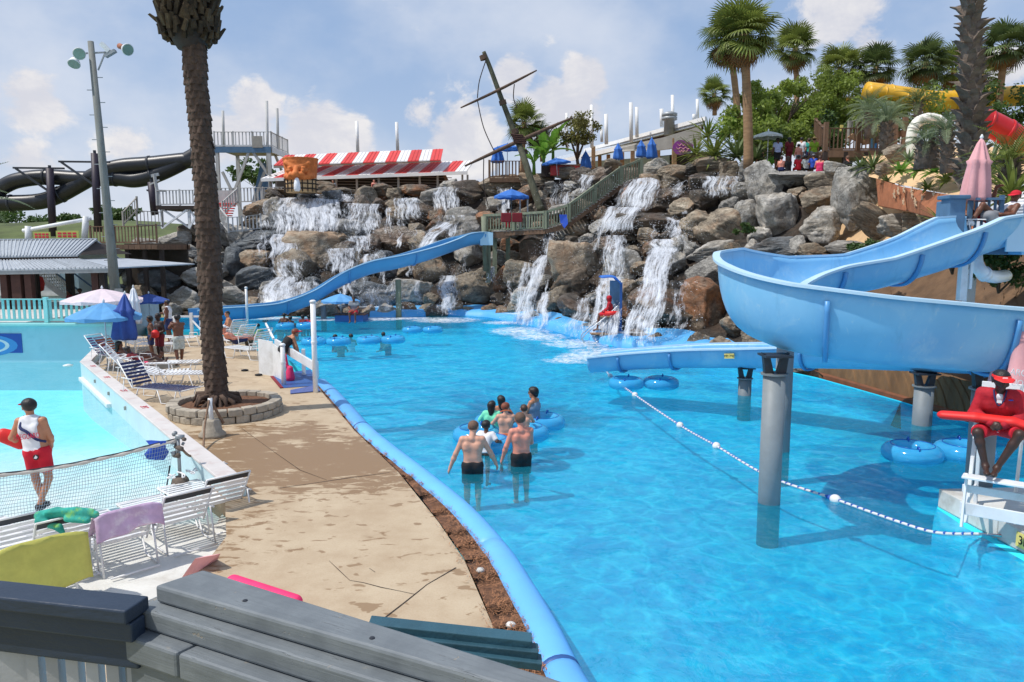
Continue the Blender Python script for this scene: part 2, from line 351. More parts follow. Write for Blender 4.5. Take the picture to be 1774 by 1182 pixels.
 c = mixc(nt, mrange(nt, tex(nt, o, .7, 4), .3, .7), C(118, 182, 224), C(136, 196, 232))
 c = mixc(nt, mrange(nt, tex(nt, o, 1.3, 7, .7, .5), .50, .70, 0, .5), c, C(182, 214, 232)); c = mixc(nt, mrange(nt, tex(nt, o, 1.0, 6, .7, .2, (4, 4, .5)), .54, .75, 0, .35), c, C(92, 146, 186)); c = mixc(nt, mrange(nt, tex(nt, o, 9, 5, .7, .5, (1, 1, .4)), .60, .70, 0, .35), c, C(196, 216, 226))
 nt.links.new(c, b.inputs['Base Color']); nt.links.new(mrange(nt, tex(nt, o, 1.3, 6), .4, .7, .28, .5), b.inputs['Roughness']); bumpn(nt, b, tex(nt, o, 3, 4), .05, .02)
 m, nt, b = newmat('foam'); o, _ = coords(nt, False)
 at = NN(nt, 'ShaderNodeAttribute', attribute_name='fade')
 f = math_(nt, 'ADD', math_(nt, 'MULTIPLY', tex(nt, o, 3.4, 9, .78, .8), 1.0), math_(nt, 'MULTIPLY', math_(nt, 'SUBTRACT', at.outputs['Fac'], 1), .5))
 b.inputs['Base Color'].default_value = (.86, .90, .93, 1); b.inputs['Roughness'].default_value = .6
 nt.links.new(mrange(nt, f, .36, .70, 0, .85), b.inputs['Alpha'])
 m, nt, b = newmat('concrete_deck'); o, _ = coords(nt, False)
 n = tex(nt, o, 1.2, 8, .7); fine = tex(nt, o, 40, 4, .7)
 dry = mixc(nt, mrange(nt, n, .3, .7), C(174, 153, 126), C(192, 174, 147))
 dry = mixc(nt, mrange(nt, fine, .45, .7, 0, .25), dry, C(160, 128, 92))
 w1 = tex(nt, o, .42, 2, .5); w2 = tex(nt, o, 3.0, 7, .68, .6, (.8, 1.9, 1)); w3 = tex(nt, o, 5.0, 2, .5, .3, (.7, 1.2, 1))
 px = NN(nt, 'ShaderNodeVectorMath', operation='DISTANCE'); nt.links.new(o, px.inputs[0]); px.inputs[1].default_value = (-4.0, 13.2, 0)
 band = mrange(nt, px.outputs['Value'], .2, 4.8, .13, -.10, False)
 wet = math_(nt, 'MAXIMUM', mrange(nt, math_(nt, 'ADD', math_(nt, 'ADD', math_(nt, 'MULTIPLY', w1, .45), math_(nt, 'MULTIPLY', w2, .55)), band), .500, .54),
    mrange(nt, math_(nt, 'ADD', math_(nt, 'MULTIPLY', w3, .75), math_(nt, 'MULTIPLY', w2, .25)), .60, .63, 0, .85))
 nt.links.new(mixc(nt, wet, dry, C(142, 114, 82)), b.inputs['Base Color'])
 nt.links.new(mrange(nt, wet, 0, 1, .85, .5), b.inputs['Roughness']); bumpn(nt, b, fine, .25, .01)
 m, nt, b = newmat('vinyl_blue')
 b.inputs['Base Color'].default_value = (*C(70, 184, 236), 1); b.inputs['Roughness'].default_value = .12; b.inputs['Alpha'].default_value = .62
 m, nt, b = newmat('vinyl_deep')
 b.inputs['Base Color'].default_value = (*C(24, 92, 190), 1); b.inputs['Roughness'].default_value = .15; b.inputs['Alpha'].default_value = .9
 m, nt, b = newmat('spray'); b.inputs['Base Color'].default_value = (.9, .92, .95, 1); b.inputs['Roughness'].default_value = .3
special_mats()
def wloc(o):
 p = V((0, 0, 0))
 while o is not None:
  p = p + o.location; o = o.parent
 return p
def tag(o, label=None, cat=None, group=None, kind=None):
 for k, v in (('label', label), ('category', cat), ('group', group), ('kind', kind)):
  if v: o[k] = v
 return o
def thing(name, label, cat, loc=(0, 0, 0), group=None):
 o = bpy.data.objects.new(name, None); COL.objects.link(o); o.location = loc; o.empty_display_size = .2
 return tag(o, label, cat, group)
class MB:
 def __init__(s): s.v = []; s.f = []; s.uv = None; s.fade = None
 def add(s, vs, fs):
  k = len(s.v); s.v.extend(V(v) for v in vs); s.f.extend(tuple(i + k for i in f) for f in fs); return s
 def box(s, c, size, Rm=None):
  c = V(c); sx, sy, sz = (d / 2 for d in size); vs = []
  for x in (-sx, sx):
   for y in (-sy, sy):
    for z in (-sz, sz):
     q = V((x, y, z)); vs.append(c + (Rm @ q if Rm else q))
  return s.add(vs, [(0, 1, 3, 2), (4, 6, 7, 5), (0, 4, 5, 1), (2, 3, 7, 6), (0, 2, 6, 4), (1, 5, 7, 3)])
 def bar(s, a, b, w, h, up=(0, 0, 1)):
  a = V(a); b = V(b); d = (b - a); L = d.length; d.normalize(); up = V(up)
  if abs(d.dot(up)) > .98: up = V((0, 1, 0))
  r = d.cross(up).normalized(); u = r.cross(d).normalized()
  return s.box((a + b) / 2, (L, w, h), Matrix((d, r, u)).transposed())
 def tube(s, pts, r, n=8, cap=True, closed=False):
  pts = [V(p) for p in pts]; m = len(pts); rs = r if isinstance(r, (list, tuple)) else [r] * m
  k = len(s.v); ref = None
  for i, p in enumerate(pts):
   if closed: t = pts[(i + 1) % m] - pts[i - 1]
   else: t = pts[min(i + 1, m - 1)] - pts[max(i - 1, 0)]
   t.normalize()
   if ref is None: ref = t.orthogonal().normalized()
   ref = (ref - t * ref.dot(t)).normalized(); bi = t.cross(ref)
   for j in range(n):
    a = 2 * math.pi * j / n
    s.v.append(p + (ref * math.cos(a) + bi * math.sin(a)) * rs[i])
  for i in range(m if closed else m - 1):
   for j in range(n):
    i2 = (i + 1) % m
    s.f.append((k + i * n + j, k + i * n + (j + 1) % n, k + i2 * n + (j + 1) % n, k + i2 * n + j))
  if cap and not closed:
   s.f.append(tuple(k + j for j in range(n))[::-1]); s.f.append(tuple(k + (m - 1) * n + j for j in range(n)))
  return s
 def lathe(s, prof, n=16, c=(0, 0, 0), wob=None):
  c = V(c); k = len(s.v)
  for (r, z) in prof:
   for j in range(n):
    a = 2 * math.pi * j / n; rr = r * (wob(a, z) if wob else 1)
    s.v.append(c + V((rr * math.cos(a), rr * math.sin(a), z)))
  for i in range(len(prof) - 1):
   for j in range(n):
    s.f.append((k + i * n + j, k + i * n + (j + 1) % n, k + (i + 1) * n + (j + 1) % n, k + (i + 1) * n + j))
  s.f.append(tuple(k + j for j in range(n))[::-1]); s.f.append(tuple(k + (len(prof) - 1) * n + j for j in range(n)))
  return s
 def prism(s, poly, z0, z1):
  n = len(poly); A = sum(poly[i][0] * poly[(i + 1) % n][1] - poly[(i + 1) % n][0] * poly[i][1] for i in range(n))
  if A < 0: poly = list(poly)[::-1]
  vs = [(p[0], p[1], z0) for p in poly] + [(p[0], p[1], z1) for p in poly]
  return s.add(vs, [tuple(range(n))[::-1], tuple(range(n, 2 * n))] + [(i, (i + 1) % n, n + (i + 1) % n, n + i) for i in range(n)])
 def plate(s, pts, off):
  n = len(pts); pts = [V(p) for p in pts]; off = V(off)
  return s.add(pts + [p + off for p in pts], [tuple(range(n))[::-1], tuple(range(n, 2 * n))] + [(i, (i + 1) % n, n + (i + 1) % n, n + i) for i in range(n)])
 def grid(s, rows):
  k = len(s.v); n = len(rows[0])
  for r in rows: s.v.extend(V(p) for p in r)
  for i in range(len(rows) - 1):
   for j in range(n - 1):
    s.f.append((k + i * n + j, k + i * n + j + 1, k + (i + 1) * n + j + 1, k + (i + 1) * n + j))
  return s
 def mesh(s, name, mat, smooth=False, off=(0, 0, 0), recalc=True):
  me = bpy.data.meshes.new(name); off = V(off)
  me.from_pydata([tuple(v - off) for v in s.v], [], s.f)
  if recalc:
   bm = bmesh.new(); bm.from_mesh(me); bmesh.ops.recalc_face_normals(bm, faces=bm.faces); bm.to_mesh(me); bm.free()
  if smooth: me.polygons.foreach_set('use_smooth', [True] * len(me.polygons))
  if mat: me.materials.append(M[mat] if isinstance(mat, str) else mat)
  if s.uv is not None:
   ul = me.uv_layers.new(name='UVMap')
   for lp in me.loops: ul.data[lp.index].uv = s.uv[lp.vertex_index]
  if s.fade is not None:
   at = me.attributes.new('fade', 'FLOAT', 'POINT'); at.data.foreach_set('value', s.fade)
  me.update(); return me
 def build(s, name, mat, parent=None, smooth=False, bevel=0, recalc=True):
  me = s.mesh(name, mat, smooth, wloc(parent) if parent else (0, 0, 0), recalc)
  return put(name, me, parent, bevel=bevel)
def put(name, me, parent=None, loc=(0, 0, 0), rot=None, scale=None, bevel=0):
 o = bpy.data.objects.new(name, me); COL.objects.link(o); o.location = loc
 if rot is not None: o.rotation_euler = rot
 if scale is not None: o.scale = scale
 if parent: o.parent = parent
 if bevel:
  b = o.modifiers.new('bevel', 'BEVEL'); b.width = bevel; b.segments = 2; b.limit_method = 'ANGLE'
 return o
KIDS = {}
def copy_tree(o, parent=None):
 c = o.copy(); COL.objects.link(c); c.parent = parent
 for ch in list(o.children): copy_tree(ch, c)
 return c
def spline(pts, n):
 pts = [V(p) for p in pts]; out = []
 for i in range(len(pts) - 1):
  p0 = pts[max(i - 1, 0)]; p1 = pts[i]; p2 = pts[i + 1]; p3 = pts[min(i + 2, len(pts) - 1)]
  for k in range(n):
   t = k / n
   out.append(.5 * ((2 * p1) + (p2 - p0) * t + (2 * p0 - 5 * p1 + 4 * p2 - p3) * t * t + (3 * p1 - p0 - 3 * p2 + p3) * t ** 3))
 out.append(pts[-1]); return out
def text(body, size, mat, parent, mtx, name='lettering', ext=.002):
 cu = bpy.data.curves.new(name, 'FONT'); cu.body = body; cu.size = size; cu.extrude = ext; cu.align_x = 'CENTER'; cu.align_y = 'CENTER'
 cu.materials.append(M[mat]); q = bpy.data.objects.new(name, cu); COL.objects.link(q); dg = bpy.context.evaluated_depsgraph_get(); me = bpy.data.meshes.new_from_object(q.evaluated_get(dg)); me.name = name; bpy.data.objects.remove(q); o = bpy.data.objects.new(name, me); COL.objects.link(o); o.parent = parent; o.matrix_local = mtx
 return o
def frame(o, right, up):
 right = V(right).normalized(); up = V(up); up = (up - right * up.dot(right)).normalized(); n = right.cross(up)
 m = Matrix((right, up, n)).transposed().to_4x4(); m.translation = V(o); return m
BALS = {}
def box_mesh(key, name, size, mat, c=(0, 0, 0)):
 k = (key, tuple(round(x, 4) for x in size), mat, c)
 if k not in BALS: BALS[k] = MB().box(c, size).mesh(name, mat)
 return BALS[k]
def railing(pts, h, label, mat, name='railing', gap=.13, bw=.045, bd=.03, postw=.10, post_step=1.9, top=(.12, .04), low=.10, group=None, postmat=None, posth=.08, cat='railing', balmat=None, bottom=True):
 pts = [V(p) for p in pts]; t = thing(name, label, cat, pts[0], group); o = pts[0]
 up = V((0, 0, 1))
 for a, b in zip(pts[:-1], pts[1:]):
  a = a - o; b = b - o; L = (b - a).length; d = b - a; ang = math.atan2(d.y, d.x)
  put('top_rail', MB().bar(a + up * h, b + up * h, *top).mesh('top_rail', mat), t)
  if bottom: put('bottom_rail', MB().bar(a + up * low, b + up * low, .04, .08).mesh('bottom_rail', mat), t)
  n = max(1, round(L / post_step))
  for i in range(n + 1):
   q = a + d * (i / n); put('post', box_mesh('post', 'post', (postw, postw, h + posth), postmat or mat, (0, 0, (h + posth) / 2)), t, q, (0, 0, ang))
  n = max(2, int(L / gap))
  for i in range(1, n):
   q = a + d * (i / n); put('baluster', box_mesh('bal', 'baluster', (bw, bd, h - low), balmat or mat, (0, 0, (h + low) / 2)), t, q, (0, 0, ang))
 return t
def surface(prims, res, pad=.05):
 """prims: list of dict(a,b,ra,rb,k,flat) -> verts, quads (numpy surface nets)"""
 A = np.array([p['a'] for p in prims]); B = np.array([p['b'] for p in prims]); rm = np.array([max(p['ra'], p['rb']) for p in prims])[:, None]
 lo = np.minimum(A - rm, B - rm).min(0) - pad; hi = np.maximum(A + rm, B + rm).max(0) + pad
 n = np.ceil((hi - lo) / res).astype(int) + 2
 f = np.full(n, 0.3, np.float32)
 for p in prims:
  a = np.array(p['a'], float); b = np.array(p['b'], float); ra, rb = p['ra'], p['rb']; k = p.get('k', .03); mg = max(ra, rb) + k + res * 2
  l = np.maximum(((np.minimum(a, b) - mg - lo) / res).astype(int), 0); h = np.minimum(((np.maximum(a, b) + mg - lo) / res).astype(int) + 2, n)
  g = np.stack(np.meshgrid(*[lo[i] + res * np.arange(l[i], h[i]) for i in range(3)], indexing='ij'), -1)
  ab = b - a; L2 = max(ab @ ab, 1e-9); tt = ((g - a) @ ab) / L2; t = np.clip(tt, 0, 1)
  q = g - (a + t[..., None] * ab)
  if 'sq' in p: # squash: (axis vector, factor)
   ax, kf = p['sq']; ax = np.array(ax); q = q + ((q @ ax) * (kf - 1))[..., None] * ax
  d = np.sqrt((q ** 2).sum(-1)) - (ra + t * (rb - ra))
  L = math.sqrt(L2)
  if p.get('flat'): d = np.maximum(d, (tt - 1) * L)
  if p.get('flat0'): d = np.maximum(d, -tt * L)
  for (c, nn) in p.get('clip', ()): d = np.maximum(d, -((g - np.array(c)) @ np.array(nn)))
  sl = tuple(slice(l[i], h[i]) for i in range(3)); e = f[sl]
  hh = np.clip(.5 + .5 * (e - d) / k, 0, 1)
  f[sl] = e + (d - e) * hh - k * hh * (1 - hh)
 ins = f < 0
 c = np.zeros(np.array(n) - 1, np.int8)
 for dx in (0, 1):
  for dy in (0, 1):
   for dz in (0, 1):
    c += ins[dx:n[0] - 1 + dx, dy:n[1] - 1 + dy, dz:n[2] - 1 + dz]
 idx = np.argwhere((c > 0) & (c < 8));
 if len(idx) == 0: return np.zeros((0, 3)), np.zeros((0, 4), int)
 acc = np.zeros((len(idx), 3)); cnt = np.zeros(len(idx))
 cor = [(0, 0, 0), (1, 0, 0), (0, 1, 0), (1, 1, 0), (0, 0, 1), (1, 0, 1), (0, 1, 1), (1, 1, 1)]
 for i, j in ((0, 1), (2, 3), (4, 5), (6, 7), (0, 2), (1, 3), (4, 6), (5, 7), (0, 4), (1, 5), (2, 6), (3, 7)):
  ci = np.array(cor[i]); cj = np.array(cor[j]); fi = f[tuple((idx + ci).T)]; fj = f[tuple((idx + cj).T)]
  m = (fi < 0) != (fj < 0); t = np.where(m, fi / np.where(m, fi - fj, 1), 0)
  pt = ci + t[:, None] * (cj - ci); acc += pt * m[:, None]; cnt += m
 vs = lo + res * (idx + acc / cnt[:, None])
 lut = np.full(c.shape, -1, int); lut[tuple(idx.T)] = np.arange(len(idx)); quads = []
 for ax in range(3):
  s0 = [slice(1, -1)] * 3; s1 = [slice(1, -1)] * 3; s0[ax] = slice(0, -1); s1[ax] = slice(1, None)
  a0 = ins[tuple(s0)]; a1 = ins[tuple(s1)]
  e = np.argwhere(a0 != a1); fl = a0[tuple(e.T)]; off = np.ones(3, int); off[ax] = 0; e = e + off
  u, w = [(1, 2), (2, 0), (0, 1)][ax]; U = np.zeros(3, int); U[u] = 1; Wv = np.zeros(3, int); Wv[w] = 1
  q = np.stack([lut[tuple((e - U - Wv).T)], lut[tuple((e - Wv).T)], lut[tuple(e.T)], lut[tuple((e - U).T)]], 1)
  q = np.where(fl[:, None], q, q[:, ::-1]); quads.append(q)
 return vs, np.concatenate(quads)
def sdf_mesh(name, prims, res, mat):
 v, q = surface(prims, res)
 me = bpy.data.meshes.new(name); me.vertices.add(len(v)); me.vertices.foreach_set('co', v.astype(np.float32).ravel())
 me.loops.add(q.size); me.loops.foreach_set('vertex_index', q.ravel().astype(np.int32))
 me.polygons.add(len(q)); me.polygons.foreach_set('loop_start', np.arange(0, q.size, 4, dtype=np.int32)); me.polygons.foreach_set('loop_total', np.full(len(q), 4, np.int32))
 me.polygons.foreach_set('use_smooth', np.ones(len(q), bool)); me.materials.append(M[mat]); me.update(calc_edges=True); me.validate(); return me
STAND = dict(pel=(0, 0, .95), wai=(0, 0, 1.09), che=(0, .01, 1.29), nec=(0, 0, 1.475), hea=(0, .025, 1.625),
    shL=(-.175, 0, 1.42), shR=(.175, 0, 1.42), elL=(-.245, -.03, 1.13), elR=(.245, -.03, 1.13), wrL=(-.255, .06, .90), wrR=(.255, .06, .90),
    haL=(-.25, .09, .80), haR=(.25, .09, .80), hiL=(-.09, 0, .92), hiR=(.09, 0, .92), knL=(-.10, .02, .50), knR=(.10, .02, .50),
    anL=(-.10, -.03, .085), anR=(.10, -.03, .085), toL=(-.12, .13, .03), toR=(.12, .13, .03))
SIT = dict(STAND, pel=(0, 0, .52), wai=(0, -.02, .65), che=(0, 0, .85), nec=(0, .02, 1.03), hea=(0, .05, 1.18), shL=(-.175, .01, .98), shR=(.175, .01, .98),
   elL=(-.24, .10, .72), elR=(.24, .10, .72), wrL=(-.10, .28, .62), wrR=(.10, .28, .62), haL=(-.04, .36, .58), haR=(.04, .36, .58),
   hiL=(-.09, .02, .50), hiR=(.09, .02, .50), knL=(-.14, .44, .50), knR=(.14, .44, .50), anL=(-.13, .42, .09), anR=(.13, .42, .09), toL=(-.14, .58, .03), toR=(.14, .58, .03))
RECL = dict(STAND, pel=(0, 0, .42), wai=(0, -.10, .48), che=(0, -.27, .60), nec=(0, -.41, .73), hea=(0, -.46, .88), shL=(-.17, -.37, .68), shR=(.17, -.37, .68),
   elL=(-.25, -.22, .50), elR=(.25, -.22, .50), wrL=(-.20, .0, .50), wrR=(.20, .0, .50), haL=(-.16, .08, .50), haR=(.16, .08, .50),
   hiL=(-.09, .03, .42), hiR=(.09, .03, .42), knL=(-.12, .42, .56), knR=(.12, .44, .44), anL=(-.12, .76, .40), anR=(.12, .84, .42), toL=(-.13, .82, .55), toR=(.13, .90, .56))
FLOATP = dict(STAND, elL=(-.32, .12, 1.22), elR=(.32, .12, 1.22), wrL=(-.34, .34, 1.16), wrR=(.34, .34, 1.16), haL=(-.33, .44, 1.14), haR=(.33, .44, 1.14))
SEGS = {}
def nrm(v): v = np.array(v, float); return v / (np.linalg.norm(v) + 1e-9)
def person(label, loc, yaw=0, h=1.7, pose=STAND, skin='skin_tan', wear=(), hair='hair_black', hairkind='short', res=.028, look=(0, 0), group=None, face=False, hands=False, fat=1.0, child=False):
 s = h / 1.75
 J = {k: np.array(v, float) * s for k, v in pose.items()}
 def mix(a, b, t): return a + (b - a) * t
 hs = s * (1.18 if child else 1.0)
 pr = []
 def cap(seg, a, b, ra, rb, k=.03, sc=s, **kw): pr.append(dict(seg=seg, a=np.array(a), b=np.array(b), ra=ra * sc, rb=rb * sc, k=k * s, **kw))
 lp = nrm(J['hiR'] - J['hiL']) * s; lc = nrm(J['shR'] - J['shL']) * s; lw = nrm(lp + lc) * s
 fc = -nrm(np.cross(lc, J['nec'] - J['che']))
 if np.dot(fc, (0, 1, 0)) < -.9: fc = -fc
 fc = nrm(np.cross(J['nec'] - J['che'], lc))
 fp = nrm(np.cross(J['wai'] - J['pel'], lp))
 fw = fat
 for sg in (-1, 1):
  a = J['pel'] + lp * .075 * sg; b = J['wai'] + lw * .058 * sg; c = J['che'] + lc * .082 * sg; sh = J['shR'] if sg > 0 else J['shL']; u = mix(J['nec'], sh, .52) - np.array((0, 0, .03)) * s
  cap('torso', a, b, .105 * fw, .095 * fw); cap('torso', b, c, .095 * fw, .112 * fw); cap('torso', c, u, .110 * fw, .066)
  cap('torso', u, sh, .062, .056); cap('torso', a - fp * .05 * s, a - fp * .055 * s - np.array((0, 0, .03)) * s, .075 * fw, .07 * fw)
  cap('torso', mix(c, sh, .3) - fc * .055 * s, mix(c, sh, .3) - fc * .06 * s - np.array((0, 0, .05)) * s, .06, .05) # shoulder blades
 cap('torso', J['pel'], J['wai'], .10 * fw, .092 * fw); cap('torso', J['wai'], J['che'], .092 * fw, .10 * fw)
 cap('neck', J['nec'] - (J['hea'] - J['nec']) * .3, J['hea'], .062, .052)
 ly, lpit = look; Y = yaw_m(ly) @ pit_m(lpit); base = np.stack([nrm(lc), fc_h(fc), np.array((0, 0, 1.0))], 1); Hm = base @ Y
 hc = J['hea']; hd = lambda x, y, z: hc + Hm @ (np.array((x, y, z)) * hs)
 cap('head', hd(0, -.022, .035), hd(0, .012, .040), .092, .088, .03, hs); cap('head', hd(0, .03, -.03), hd(0, .045, -.085), .068, .042, .03, hs)
 cap('head', hd(0, .088, .015), hd(0, .105, -.022), .012, .017, .02, hs)
 for sg in (-1, 1):
  cap('head', hd(.088 * sg, -.012, .02), hd(.09 * sg, -.012, -.02), .018, .013, .012, hs)
  if face:
   cap('head', hd(.035 * sg, .088, .035), hd(.05 * sg, .08, .032), .014, .012, .02, hs); cap('head', hd(.045 * sg, .06, -.03), hd(.05 * sg, .055, -.035), .03, .028, .02, hs)
 if face: cap('head', hd(-.018, .082, -.062), hd(.018, .082, -.062), .013, .013, .015, hs)
 for S_, sg in (('L', -1), ('R', 1)):
  sh, el, wr, ha, hi, kn, an, to = (J[k + S_] for k in ('sh', 'el', 'wr', 'ha', 'hi', 'kn', 'an', 'to'))
  cap('uarm' + S_, sh, el, .056, .042); cap('farm' + S_, el, mix(el, wr, .35), .042, .044); cap('farm' + S_, mix(el, wr, .35), wr, .044, .029)
  d = nrm(ha - wr); side = nrm(np.cross(d, nrm(J['pel'] - wr))); pn = nrm(np.cross(side, d))
  if np.linalg.norm(ha - wr) > .13 * s: ha = wr + d * .12 * s
  if hands:
   pk = wr + d * .075 * s
   cap('hand' + S_, wr, pk, .027, .022, .02);
   for i, (o, ln) in enumerate(((-.03, .068), (-.01, .08), (.011, .076), (.031, .058))):
    r0 = wr + d * .03 * s + side * o * .7 * s; r1 = wr + d * .085 * s + side * o * s
    cap('hand' + S_, r0, r1, .015, .0125, .012)
    m1 = r1 + (d * .62 + pn * .25) * ln * .55 * s; m2 = m1 + (d * .45 + pn * .55) * ln * .6 * s
    cap('hand' + S_, r1, m1, .0105, .0095, .004); cap('hand' + S_, m1, m2, .0095, .008, .004)
   t0 = wr + d * .03 * s - side * .025 * s; t1 = t0 + (-side * .8 + d * .6) * .04 * s; t2 = t1 + (-side * .2 + d * .9 + pn * .2) * .038 * s
   cap('hand' + S_, t0, t1, .017, .013, .012); cap('hand' + S_, t1, t2, .012, .010, .006)
  else:
   cap('hand' + S_, wr, wr + d * .07 * s + side * .014 * s, .028, .026); cap('hand' + S_, wr, wr + d * .07 * s - side * .014 * s, .028, .026)
   for o in (-.03, -.01, .01, .03): cap('hand' + S_, wr + d * .07 * s + side * o * s, wr + (d * .14 + pn * .03) * s + side * o * 1.1 * s, .013, .010, .008)
   cap('hand' + S_, wr + d * .03 * s, wr + (d * .08 - side * .06) * s, .016, .012, .01)
  cap('thigh' + S_, hi, kn, .088 * (.5 + .5 * fw), .056); cap('shin' + S_, kn, mix(kn, an, .3), .056, .053); cap('shin' + S_, mix(kn, an, .3), an, .053, .035)
  fd = nrm(to - an); bk = nrm(np.array((fd[0], fd[1], 0)))
  cap('shin' + S_, mix(kn, an, .15) - bk * .018 * s, mix(kn, an, .45) - bk * .022 * s, .036, .034)
  cap('foot' + S_, an, to, .036, .028); cap('foot' + S_, an - bk * .03 * s - np.array((0, 0, .04)) * s, an, .03, .036); cap('foot' + S_, to, to + bk * .04 * s, .03, .02)
 t = thing('person', label, 'person', loc, group);
 bd = put('body', sdf_mesh('body', pr, res * (h / 1.75 if h < 1.3 else 1), skin), t)
 gres = res
 def garment(name, mat, spec, off, clips=()):
  gp = []
  for seg, t0, t1, o in spec:
   for p in pr:
    if p['seg'] != seg: continue
    q = dict(p); q['a'] = mix(p['a'], p['b'], t0); q['b'] = mix(p['a'], p['b'], t1)
    q['ra'] = p['ra'] + (p['rb'] - p['ra']) * t0 + off * s + o * .3 * s; q['rb'] = p['ra'] + (p['rb'] - p['ra']) * t1 + off * s + o * s
    if t1 < 1: q['flat'] = True
    if clips: q['clip'] = list(clips)
    q['k'] = .04 * s; gp.append(q)
  return put(name, sdf_mesh(name, gp, gres, mat), t)
 upz = np.array((0, 0, 1.0))
 tor = nrm(J['che'] - J['pel'])
 for w in wear:
  k, mat = w[0], w[1]
  if k == 'shorts': # (kind, mat, length 0..1)
   L = w[2] if len(w) > 2 else .6
   garment('shorts', mat, [('torso', 0, 1, 0)] + [('thigh' + S_, 0, L, .022) for S_ in 'LR'], .012, [(mix(J['pel'], J['wai'], .35), -tor) if J['hiL'][2] - J['knL'][2] > .15 else (mix(J['pel'], J['wai'], .95), -upz)])
  elif k == 'brief':
   garment('swimsuit', mat, [('torso', 0, 1, 0)] + [('thigh' + S_, 0, .18, .004) for S_ in 'LR'], .008, [(mix(J['pel'], J['wai'], .3), -tor)])
  elif k == 'swimsuit':
   garment('swimsuit', mat, [('torso', 0, 1, 0)] + [('thigh' + S_, 0, .12, .002) for S_ in 'LR'], .008, [(J['che'] + tor * .07 * s, -tor)])
  elif k == 'tank':
   sc = [(mix(J['pel'], J['wai'], .2), tor)] + [(J['shR'] * .87 + J['shL'] * .13, -nrm(lc)), (J['shL'] * .87 + J['shR'] * .13, nrm(lc))]
   garment('tank_top', mat, [('torso', 0, 1, 0), ('neck', 0, .42, .004)], .012, sc)
  elif k == 'top':
   garment('tank_top', mat, [('torso', 0, 1, 0)], .010, [(mix(J['pel'], J['wai'], .1), tor), (J['che'] + tor * .10 * s, -tor)])
  elif k == 'shirt':
   garment('shirt', mat, [('torso', 0, 1, 0)] + [('uarm' + S_, 0, w[2] if len(w) > 2 else .6, .018) for S_ in 'LR'], .014, [(mix(J['pel'], J['wai'], -.3), tor)])
  elif k == 'jacket':
   garment('jacket', mat, [('torso', 0, 1, .006)] + [('uarm' + S_, 0, 1, .014) for S_ in 'LR'] + [('farm' + S_, 0, 1, .016) for S_ in 'LR'], .012, [(mix(J['pel'], J['wai'], -.1), tor)])
  elif k == 'hood':
   hp = [dict(a=hd(0, -.03, .03), b=hd(0, .0, .03), ra=.118 * hs, rb=.112 * hs, k=.03), dict(a=hd(0, -.03, -.08), b=hd(0, -.02, 0), ra=.10 * hs, rb=.11 * hs, k=.03)]
   for q in hp: q['clip'] = [(hd(0, .06, 0), -Hm[:, 1])]
   put('hood', sdf_mesh('hood', hp, gres, mat), t)
  elif k == 'pants':
   garment('trousers', mat, [('torso', 0, 1, 0)] + [('thigh' + S_, 0, 1, .012) for S_ in 'LR'] + [('shin' + S_, 0, .9, .015) for S_ in 'LR'], .014, [(mix(J['pel'], J['wai'], .4), -tor)])
  elif k in ('cap', 'visor'):
   cl = [(hd(0, 0, .045), Hm[:, 2])]
   if k == 'visor': cl.append((hd(0, 0, .085), -Hm[:, 2]))
   cpz = [dict(a=hd(0, -.02, .035), b=hd(0, .015, .040), ra=.106 * hs, rb=.104 * hs, k=.01, clip=cl)]
   o = put(k, sdf_mesh(k, cpz, min(gres, .014), mat), t)
   br = [dict(a=hd(-.035, .10, .052), b=hd(.035, .10, .052), ra=.082 * hs, rb=.082 * hs, k=.02, sq=(Hm[:, 2], 5.0)), dict(a=hd(-.02, .155, .044), b=hd(.02, .155, .044), ra=.066 * hs, rb=.066 * hs, k=.02, sq=(Hm[:, 2], 7.0))]
   put('brim', sdf_mesh('brim', br, min(gres, .011), w[2] if len(w) > 2 else mat), o)
  elif k == 'hat':
   o = put('hat', sdf_mesh('hat', [dict(a=hd(0, -.02, .06), b=hd(0, 0, .09), ra=.105 * hs, rb=.085 * hs, k=.02, clip=[(hd(0, 0, .05), Hm[:, 2])]),
           dict(a=hd(0, -.03, .06), b=hd(0, .02, .06), ra=.20 * hs, rb=.20 * hs, k=.02, sq=(Hm[:, 2], 9.0))], min(gres, .016), mat), t)
  elif k == 'strap':
   ribbon = MB(); pts = [J['shL'] * .55 + J['nec'] * .45 + upz * .055 * s + fc * .02 * s, mix(J['shL'], J['che'], .45) - fc * .125 * s, J['che'] - fc * .150 * s, mix(J['wai'], J['che'], .35) + nrm(lc) * .10 * s - fc * .11 * s, J['wai'] + nrm(lc) * .165 * s]
   sp_ = spline(pts, 6); ribbon.tube(sp_, .022 * s, 6); put('strap', ribbon.mesh('strap', mat, True), t)
  elif k == 'shoes':
   put('shoes', sdf_mesh('shoes', [dict(p, ra=p['ra'] + .012, rb=p['rb'] + .012) for p in pr if p['seg'][:4] == 'foot'], gres, mat), t)
  elif k == 'glasses':
   g = MB()
   for sg in (-1, 1):
    g.box(hd(.036 * sg, .098, .022), (.05 * hs, .012, .03 * hs), Matrix([list(r) for r in Hm])); g.bar(V(hd(.066 * sg, .09, .026)), V(hd(.09 * sg, -.02, .026)), .006, .008)
   put('sunglasses', g.mesh('sunglasses', mat), t)
